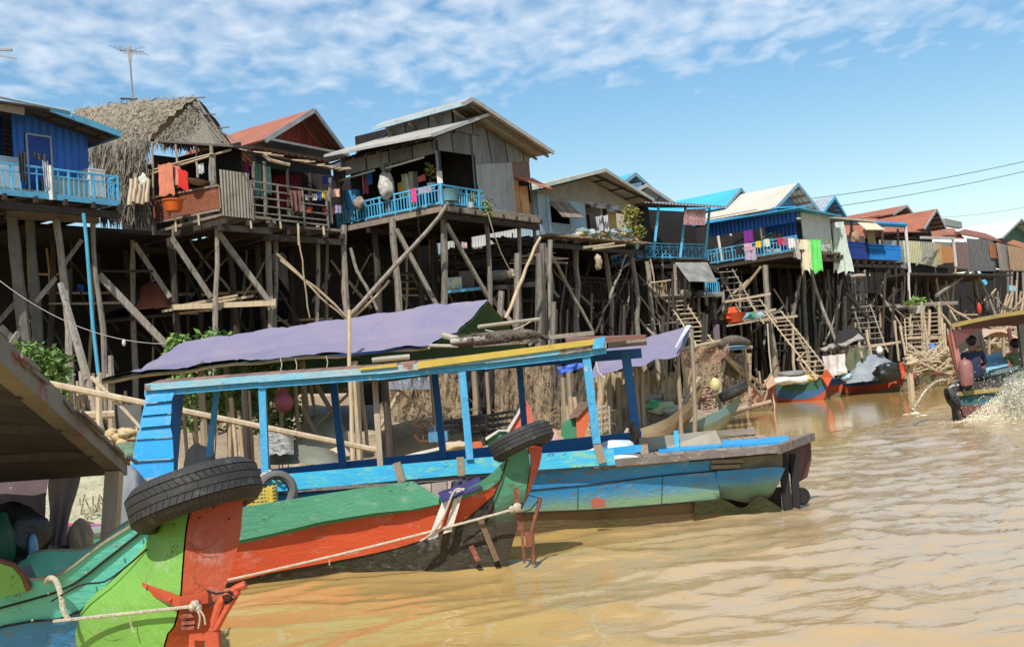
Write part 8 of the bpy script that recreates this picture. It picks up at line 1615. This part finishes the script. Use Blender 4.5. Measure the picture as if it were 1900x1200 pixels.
for(x0,y0),(x1,y1)in zip(*(lambda q:(q[:-1],q[1:]))([(-26,25),(-14.8,31.5),(-8.8,37),(-3.8,39.4),(.8,45.5),(12,57),(22,66),(34,88),(60,125),(160,260)])):mb.prism([Vector((x0,y0,0)),Vector((x1,y1,0)),Vector((x1,y1,6.4 if x1>2 else 7.3)),Vector((x0,y0,6.4 if x0>2 else 7.3))],Vector((-.2,.2,0)))
mb.build('shade_backing',DARKP,None,label='dark plank wall added behind all the stilts to stand in for shade',cat='wall')  # added near black wall, stands in for the shade behind the stilts
for i,(a,b,s,r,lb)in enumerate((((1240,392,60),(1960,286,60),.5,.016,'upper power line crossing the sky at the right'),((1240,415,60),(1960,304,60),.5,.016,'lower power line crossing the sky at the right'),((1600,400,110),(1960,372,100),.8,.014,'faint distant wire above the far red roofs'))):rope(sag(P(*a),P(*b),s,24),r,lb,cat='power line',mat=M('cable_black',(.03,.03,.035)))
rope(sag(P(-20,505,22),P(305,638,19),.35,16),.007,'grey electric cable with a lamp holder sagging at the left',cat='cable',mat=M('cable_grey',(.35,.33,.3)))
bag('lamp_holder',P(230,636,19.6),.05,(.7,.7,1.3),M('bulb_grey',(.5,.5,.5)),'small lamp holder on the sagging grey cable','lamp',amp=0)
bag('television_glow',P(150,535,30),.01,(1,1,1),DARK,'x','x')if False else None
drape('cloth',[P(143,528,29),P(157,528,29),P(157,542,29),P(143,542,29)],0,cloth((.03,.10,.6),'deep_blue_rag'),'small blue plastic scrap in the shade under the blue house','scrap',amp=.04)
heap('tarpaulin',[P(250,575,28.8),P(318,570,28.6),P(318,545,30.5),P(250,550,31)],M('rusty_orange_sheet',(.28,.09,.05),(.2,.07,.04)),'rusty orange sheet bundle on the lower platform','sheet',h=.45)
heap('tarpaulin',[P(190,580,29.3),P(262,565,29),P(262,545,31),P(190,555,31.5)],M('dark_brown_sheet',(.06,.045,.04)),'dark sheet covered load left of the orange bundle','load',h=.6)
# ================================================================ right motor boat with people and splash
def right_boat():
 t=empty('motor_boat',P(1800,775,24.4),'roofed passenger motor boat seen from behind kicking up spray at the right edge','boat')
 MR=M('maroon_paint',(.15,.05,.045),(.10,.04,.035),bump=.3);YL=M('yellow_trim',(.33,.25,.07),(.22,.16,.06),wear=.64);DK=M('dark_boat_wood',(.06,.05,.045),bump=.4);TE=M('teal_dark',(.04,.13,.15),(.03,.1,.11),bump=.3);PR=M('pale_red_post',(.40,.17,.15),(.3,.12,.1),bump=.3)
 Y=24.4
 d=Vector((.62,.78,0)).normalized()*8
 A,B=P(1764,712,Y),P(2010,690,Y+.3);lo=Vector((0,0,-1.1));
 mb=MB();mb.prism([A,B,B+lo,A+lo],Vector((0,.12,0)));mb.build('transom',DK,t)
 mb=MB();mb.prism([P(1776,728,Y-.05),P(1880,720,Y),P(1880,748,Y),P(1782,752,Y-.05)],Vector((0,.04,0)));mb.build('teal_panel',TE,t)
 mb=MB();mb.prism([P(1782,752,Y-.06),P(1880,748,Y),P(1880,768,Y),P(1788,772,Y-.06)],Vector((0,.04,0)));mb.build('red_panel',MR,t)
 mb=MB();mb.prism([P(1774,727,Y-.12),P(1900,714,Y-.12),P(1900,721,Y-.12),P(1776,735,Y-.12)],Vector((0,.08,0)));mb.build('yellow_transom_stripe',YL,t)
 mb=MB();mb.prism([A,A+d,A+d+lo,A+lo],Vector((.1,0,0)));mb.prism([B,B+d,B+d+lo,B+lo],Vector((.1,0,0)));mb.build('side',DK,t)
 mb=MB();mb.slab(A+Vector((0,0,-.1)),B+Vector((0,0,-.1)),B+d+Vector((0,0,-.1)),A+d+Vector((0,0,-.1)),.05);mb.build('deck',M('dark_deck',(.10,.085,.07),bump=.4),t)
 a,b=P(1765,604,Y-.1),P(2020,575,Y+.2);dd=Vector((.62,.78,0)).normalized()*7.5
 mb=MB();rows=[]
 for i in range(7):
  s=i/6;c=a+(b-a)*s+Vector((0,0,.12*math.sin(math.pi*s)));rows.append([c,c+dd])
 mb.grid(rows);mb.grid([[p-Vector((0,0,.06))for p in r]for r in rows][::-1]);mb.build('roof',MR,t)
 mb=MB();
 for i in range(6):p,q=rows[i][0],rows[i+1][0];mb.prism([p+Vector((0,-.03,-.05)),q+Vector((0,-.03,-.05)),q+Vector((0,-.03,.04)),p+Vector((0,-.03,.04))],Vector((0,.03,0)))
 mb.build('roof_edge',YL,t)
 mb=MB();mb.prism([P(1768,612,Y-.1),P(1860,600,Y),P(1830,606,Y),P(1800,622,Y),P(1775,645,Y-.1)],Vector((0,.06,0)));mb.build('roof_bracket',MR,t)
 for x0,y0,x1,y1,yy,w,m_ in((1766,612,1784,708,Y,.11,PR),(1760,620,1778,690,Y+.1,.10,M('orange_brown_post',(.3,.12,.05))),(1893,602,1902,690,Y+.2,.12,DK),(1820,622,1828,660,Y+5,.08,DK),(1872,610,1878,655,Y+5.5,.08,MR)):mb=MB();mb.beam(P(x1,y1,yy),P(x0,y0,yy),w,w,(0,1,0));mb.build('post',m_,t)
 mb=MB();mb.prism([P(1772,612,Y+7),P(1822,606,Y+7),P(1824,640,Y+7),P(1800,642,Y+7),P(1776,660,Y+7)],Vector((0,.05,0)));mb.build('side_panel',DK,t)
 LB=M('pale_sky_boards',(.20,.46,.60),(.16,.4,.54),bump=.3,planks=.3)
 mb=MB();mb.slab(P(1826,660,Y+2.2),P(1856,652,Y+2.6),P(1872,678,Y+.6),P(1830,688,Y+.3),.05);mb.build('seat_board',LB,t)
 mb=MB();mb.prism([P(1830,690,Y+.4),P(1895,678,Y+.5),P(1895,684,Y+.5),P(1830,698,Y+.4)],Vector((0,.1,0)));mb.prism([P(1832,698,Y+.6),P(1875,690,Y+.6),P(1875,704,Y+.6),P(1834,712,Y+.6)],Vector((0,.1,0)));mb.build('bench',M('grey_teal',(.14,.2,.22)),t)
 mb=MB();mb.tube(spline([P(1779,714,Y-.2),P(1766,716,Y-.2),P(1762,722,Y-.2),P(1768,730,Y-.2),P(1778,732,Y-.2)],5),.025,7);mb.build('rail_hoop',M('pale_hoop',(.45,.45,.42)),t,smooth=True)
 mb=MB();mb.tube(spline([P(1774,735,Y-.2),P(1772,715,Y-.2),P(1778,706,Y-.2),P(1786,708,Y-.2),P(1790,728,Y-.2)],5),.03,8);mb.build('stern_frame',M('grey_frame',(.07,.075,.08)),t,smooth=True)
 for k in range(3):mb=MB();mb.lathe(P(1763+4*k,735+5*k,Y-.15),[(.10,-.05),(.2,-.05),(.2,.05),(.1,.05),(.1,-.05)],14,Matrix.Rotation(R(80),3,'Y'));mb.build('fender_tyre',RUBBER,t,smooth=True)
 return t
right_boat()
mb=MB();mb.lathe(P(1795,716,24.2),[(.001,0),(.14,.01),(.155,.05),(.155,.46),(.13,.54),(.07,.59),(.03,.60),(.03,.64),(.001,.64)],18);mb.build('gas_cylinder',M('dusky_pink_drum',(.26,.11,.10),(.2,.09,.08),bump=.1,rough=.5),None,smooth=True,label='dusky pink upright gas cylinder beside the boat driver',cat='cylinder')
def person(label,loc,joints,edges,radii,mats,hair=None,sub=2,split=None):
 """continuous skinned body; mats by height bands: [(zmin, mat)...] relative to loc"""
 me=bpy.data.meshes.new('person');names=list(joints);idx={n:i for i,n in enumerate(names)}
 me.from_pydata([tuple(joints[n])for n in names],[(idx[a],idx[b])for a,b in edges],[])
 o=bpy.data.objects.new('person',me);COL.objects.link(o);o.location=loc;WLOC[o.name]=Vector(loc)
 sk=o.modifiers.new('skin','SKIN');sk.use_smooth_shade=True
 for n in names:
  r=radii[n];v=me.skin_vertices[0].data[idx[n]];v.radius=r if isinstance(r,tuple)else(r,r)
 me.skin_vertices[0].data[0].use_root=True
 sb=o.modifiers.new('sub','SUBSURF');sb.levels=sub;sb.render_levels=sub
 dg=bpy.context.evaluated_depsgraph_get();dg.update();ev=o.evaluated_get(dg);nm=bpy.data.meshes.new_from_object(ev)
 o.modifiers.clear();o.data=nm;nm.materials.clear()
 ms=[]
 for f,m_ in mats:nm.materials.append(m_);ms.append(f)
 for p in nm.polygons:
  c=p.center;p.use_smooth=True
  for i,f in enumerate(ms):
   if f(c):p.material_index=i;break
 tag(o,label,'person');
 if hair:
  mb=MB();c,r,sq=hair;mb.blob(Vector(loc)+Vector(c),r,sq,.12,10);mb.build('hair',M('black_hair',(.012,.010,.009),rough=.5),o,smooth='all')
 return o
SKIN=M('skin_brown',(.28,.16,.10),(.25,.14,.09),rough=.55,bump=.05)
J=dict(pelvis=(0,0,.08),belly=(0,.02,.28),chest=(0,.05,.48),neck0=(0,.05,.60),neck=(0,.06,.66),head=(0,.06,.76),top=(0,.06,.87),
  shl=(-.19,.05,.56),ell=(-.27,.10,.33),wrl=(-.12,.26,.22),hal=(-.09,.33,.22),shr=(.19,.05,.56),elr=(.28,.1,.33),wrr=(.14,.28,.26),har=(.11,.35,.26),
  hil=(-.1,.02,.06),knl=(-.16,.45,.12),anl=(-.15,.45,-.3),tol=(-.16,.58,-.34),hir=(.1,.02,.06),knr=(.16,.45,.12),anr=(.15,.45,-.3),tor=(.16,.58,-.34))
E=[('pelvis','belly'),('belly','chest'),('chest','neck0'),('neck0','neck'),('neck','head'),('head','top'),('chest','shl'),('shl','ell'),('ell','wrl'),('wrl','hal'),('chest','shr'),('shr','elr'),('elr','wrr'),('wrr','har'),('pelvis','hil'),('hil','knl'),('knl','anl'),('anl','tol'),('pelvis','hir'),('hir','knr'),('knr','anr'),('anr','tor')]
RD_=dict(pelvis=(.16,.12),belly=(.15,.11),chest=(.17,.12),neck0=.09,neck=.055,head=(.085,.10),top=(.06,.07),shl=.075,ell=.048,wrl=.032,hal=.04,shr=.075,elr=.048,wrr=.032,har=.04,hil=.095,knl=.065,anl=.04,tol=.035,hir=.095,knr=.065,anr=.04,tor=.035)
NAVY=M('navy_shirt_p',(.018,.028,.07));OLV=M('olive_green_shirt',(.13,.19,.08));TRO=M('dark_trousers',(.02,.02,.028))
def mats_for(sh):return[(lambda c:c.z>.66,SKIN),(lambda c:c.z<.1,TRO),(lambda c:abs(c.x)<.19 or c.z>.42,sh),(lambda c:c.y>.17 and c.z<.2,TRO),(lambda c:True,sh)]
def scaled(k):return{n:tuple(x*k for x in p)for n,p in J.items()}
person('person in a navy shirt seated steering with back to the camera',P(1811,705,24.9),scaled(1.12),E,RD_,mats_for(NAVY),((0,.03,.915),.118,(.98,1.05,1.05)))
person('person in an olive green shirt seated at the right picture edge',P(1893,708,25.6),scaled(1.12),E,RD_,mats_for(OLV),((0,.03,.915),.118,(.98,1.05,1.05)))
def far_boat():
 t=empty('roofed_boat',P(1850,640,46),'far boat with pinkish arched roof seen through the motor boat','boat');mb=MB();rows=[]
 for i in range(9):s=i/8;c=P(1818+78*s,626-16*math.sin(math.pi*min(1,s*1.1)),45);rows.append([c,c+Vector((.8,4,.1)),c+Vector((0,0,-.12))])
 mb.grid([r[:2]for r in rows]);mb.grid([[r[0]for r in rows],[r[2]for r in rows]]);mb.build('roof',M('pink_brown_roof',(.45,.25,.19),(.52,.4,.33)),t)
 for x in(1835,1862,1884):mb=MB();mb.beam(P(x,622,45.2),P(x,668,45.2),.1,.1);mb.build('post',WOOD,t)
 mb=MB();mb.prism([P(1815,665,45),P(1900,660,45),P(1900,680,45),P(1815,684,45)],Vector((0,.5,0)));mb.build('hull',RS,t)
far_boat()
SPL=M('spray_water',(.85,.80,.64),(.78,.70,.50),rough=.3,bump=.2,spec=.8)
def spray():
 mb=MB();rnd=random.Random(31)
 def drop(p,r):
  b=[p+Vector((r,0,0)),p+Vector((-r,0,0)),p+Vector((0,r,0)),p+Vector((0,-r,0)),p+Vector((0,0,r*1.3)),p+Vector((0,0,-r*1.3))]
  i=len(mb.v);mb.v+=b
  for f in((0,2,4),(2,1,4),(1,3,4),(3,0,4),(2,0,5),(1,2,5),(3,1,5),(0,3,5)):mb.f.append(tuple(i+k for k in f));mb.uv.append(None);mb.mi.append(0)
 for _ in range(7000):
  a=rnd.random()**.8;x=1905-abs(rnd.gauss(0,55));top=690+(1905-x)*.75;y=top+(782-top)*rnd.random()**.7;drop(P(x,y,23.3+rnd.uniform(-.5,.6)),rnd.choice((.003,.005,.007,.011)))
 for _ in range(15000):x=rnd.gauss(1915,40);y=785-abs(rnd.gauss(0,38));drop(P(x,y,23.2+rnd.uniform(-.4,.4)),rnd.choice((.003,.004,.006,.009)))
 for _ in range(700):x=rnd.uniform(1790,1960);drop(P(x,778+rnd.uniform(-8,14),22.6+rnd.random()),rnd.choice((.006,.01,.014)))
 mb.build('spray',SPL,None,label='yellowish spray and droplets thrown up behind the motor boat',cat='spray',kind='stuff')
 mv=bpy.data.materials.new('mist');mv.use_nodes=True;nt=mv.node_tree;nt.nodes.clear();ou=nt.nodes.new('ShaderNodeOutputMaterial');pv=nt.nodes.new('ShaderNodeVolumePrincipled');pv.inputs['Color'].default_value=(1,.96,.82,1)
 nz=nt.nodes.new('ShaderNodeTexNoise');nz.inputs['Scale'].default_value=3.2;nz.inputs['Detail'].default_value=4;tcn=nt.nodes.new('ShaderNodeTexCoord');nt.links.new(tcn.outputs['Object'],nz.inputs[0]);mr=nt.nodes.new('ShaderNodeMapRange');mr.inputs[1].default_value=.46;mr.inputs[2].default_value=.64;mr.inputs[4].default_value=8;nt.links.new(nz.outputs[0],mr.inputs[0]);nt.links.new(mr.outputs[0],pv.inputs['Density']);nt.links.new(pv.outputs[0],ou.inputs['Volume'])
 mb=MB();mb.blob(P(1915,752,23.2),.66,(1.15,.6,1.05),.35,10,2.5,3);mb.build('mist',mv,None,smooth='all',label='soft pale mist in the middle of the boat spray',cat='mist',kind='stuff')
 mb=MB()
 for i in range(150):
  x=rnd.uniform(1862,1990);y=rnd.uniform(705,790);mb.blob(P(x,y,23.1+rnd.uniform(-.3,.3)),rnd.uniform(.008,.02),(1,1,1.3),1.6,5,4,i)
 for i in range(40):
  x=rnd.uniform(1800,1990);mb.blob(P(x,786+rnd.uniform(-4,14),22.4+rnd.random()),rnd.uniform(.05,.12),(1.8,1.2,.25),1.4,8,4,i)
 mb.build('foam',SPL,None,smooth='all',label='churned pale yellow foam at the stern of the motor boat',cat='foam',kind='stuff')
 mb=MB();c=spline([P(1759,704,24.2),P(1738,708,24.1),P(1718,724,24.0),P(1704,745,23.9),P(1693,762,23.8)],8)
 mb.tube(c,[.03+.012*i/len(c)*(1+.8*math.sin(i*1.7))for i in range(len(c))],7)
 for _ in range(420):
  k=rnd.random()**.6;p=c[min(len(c)-1,int(k*len(c)))];drop(p+Vector((rnd.gauss(0,.05+.10*k),rnd.gauss(0,.08),rnd.gauss(0,.04+.08*k))),rnd.choice((.006,.01,.015)))
 mb.build('water_jet',M('jet_water',(.28,.21,.125),(.42,.34,.24),sc=14,rough=.15,spec=.8),None,smooth='all',label='arching jet of cooling water pumped from the motor boat',cat='water jet',kind='stuff')
 mb=MB()
 for i in range(5):mb.blob(P(1692+rnd.uniform(-14,22),768+rnd.uniform(-4,5),23.6+rnd.uniform(-.3,.3)),rnd.uniform(.03,.06),(2,1.5,.25),.8,7,3,i)
 mb.build('foam',SPL,None,smooth='all',label='small froth patch where the water jet lands',cat='foam',kind='stuff')
spray()
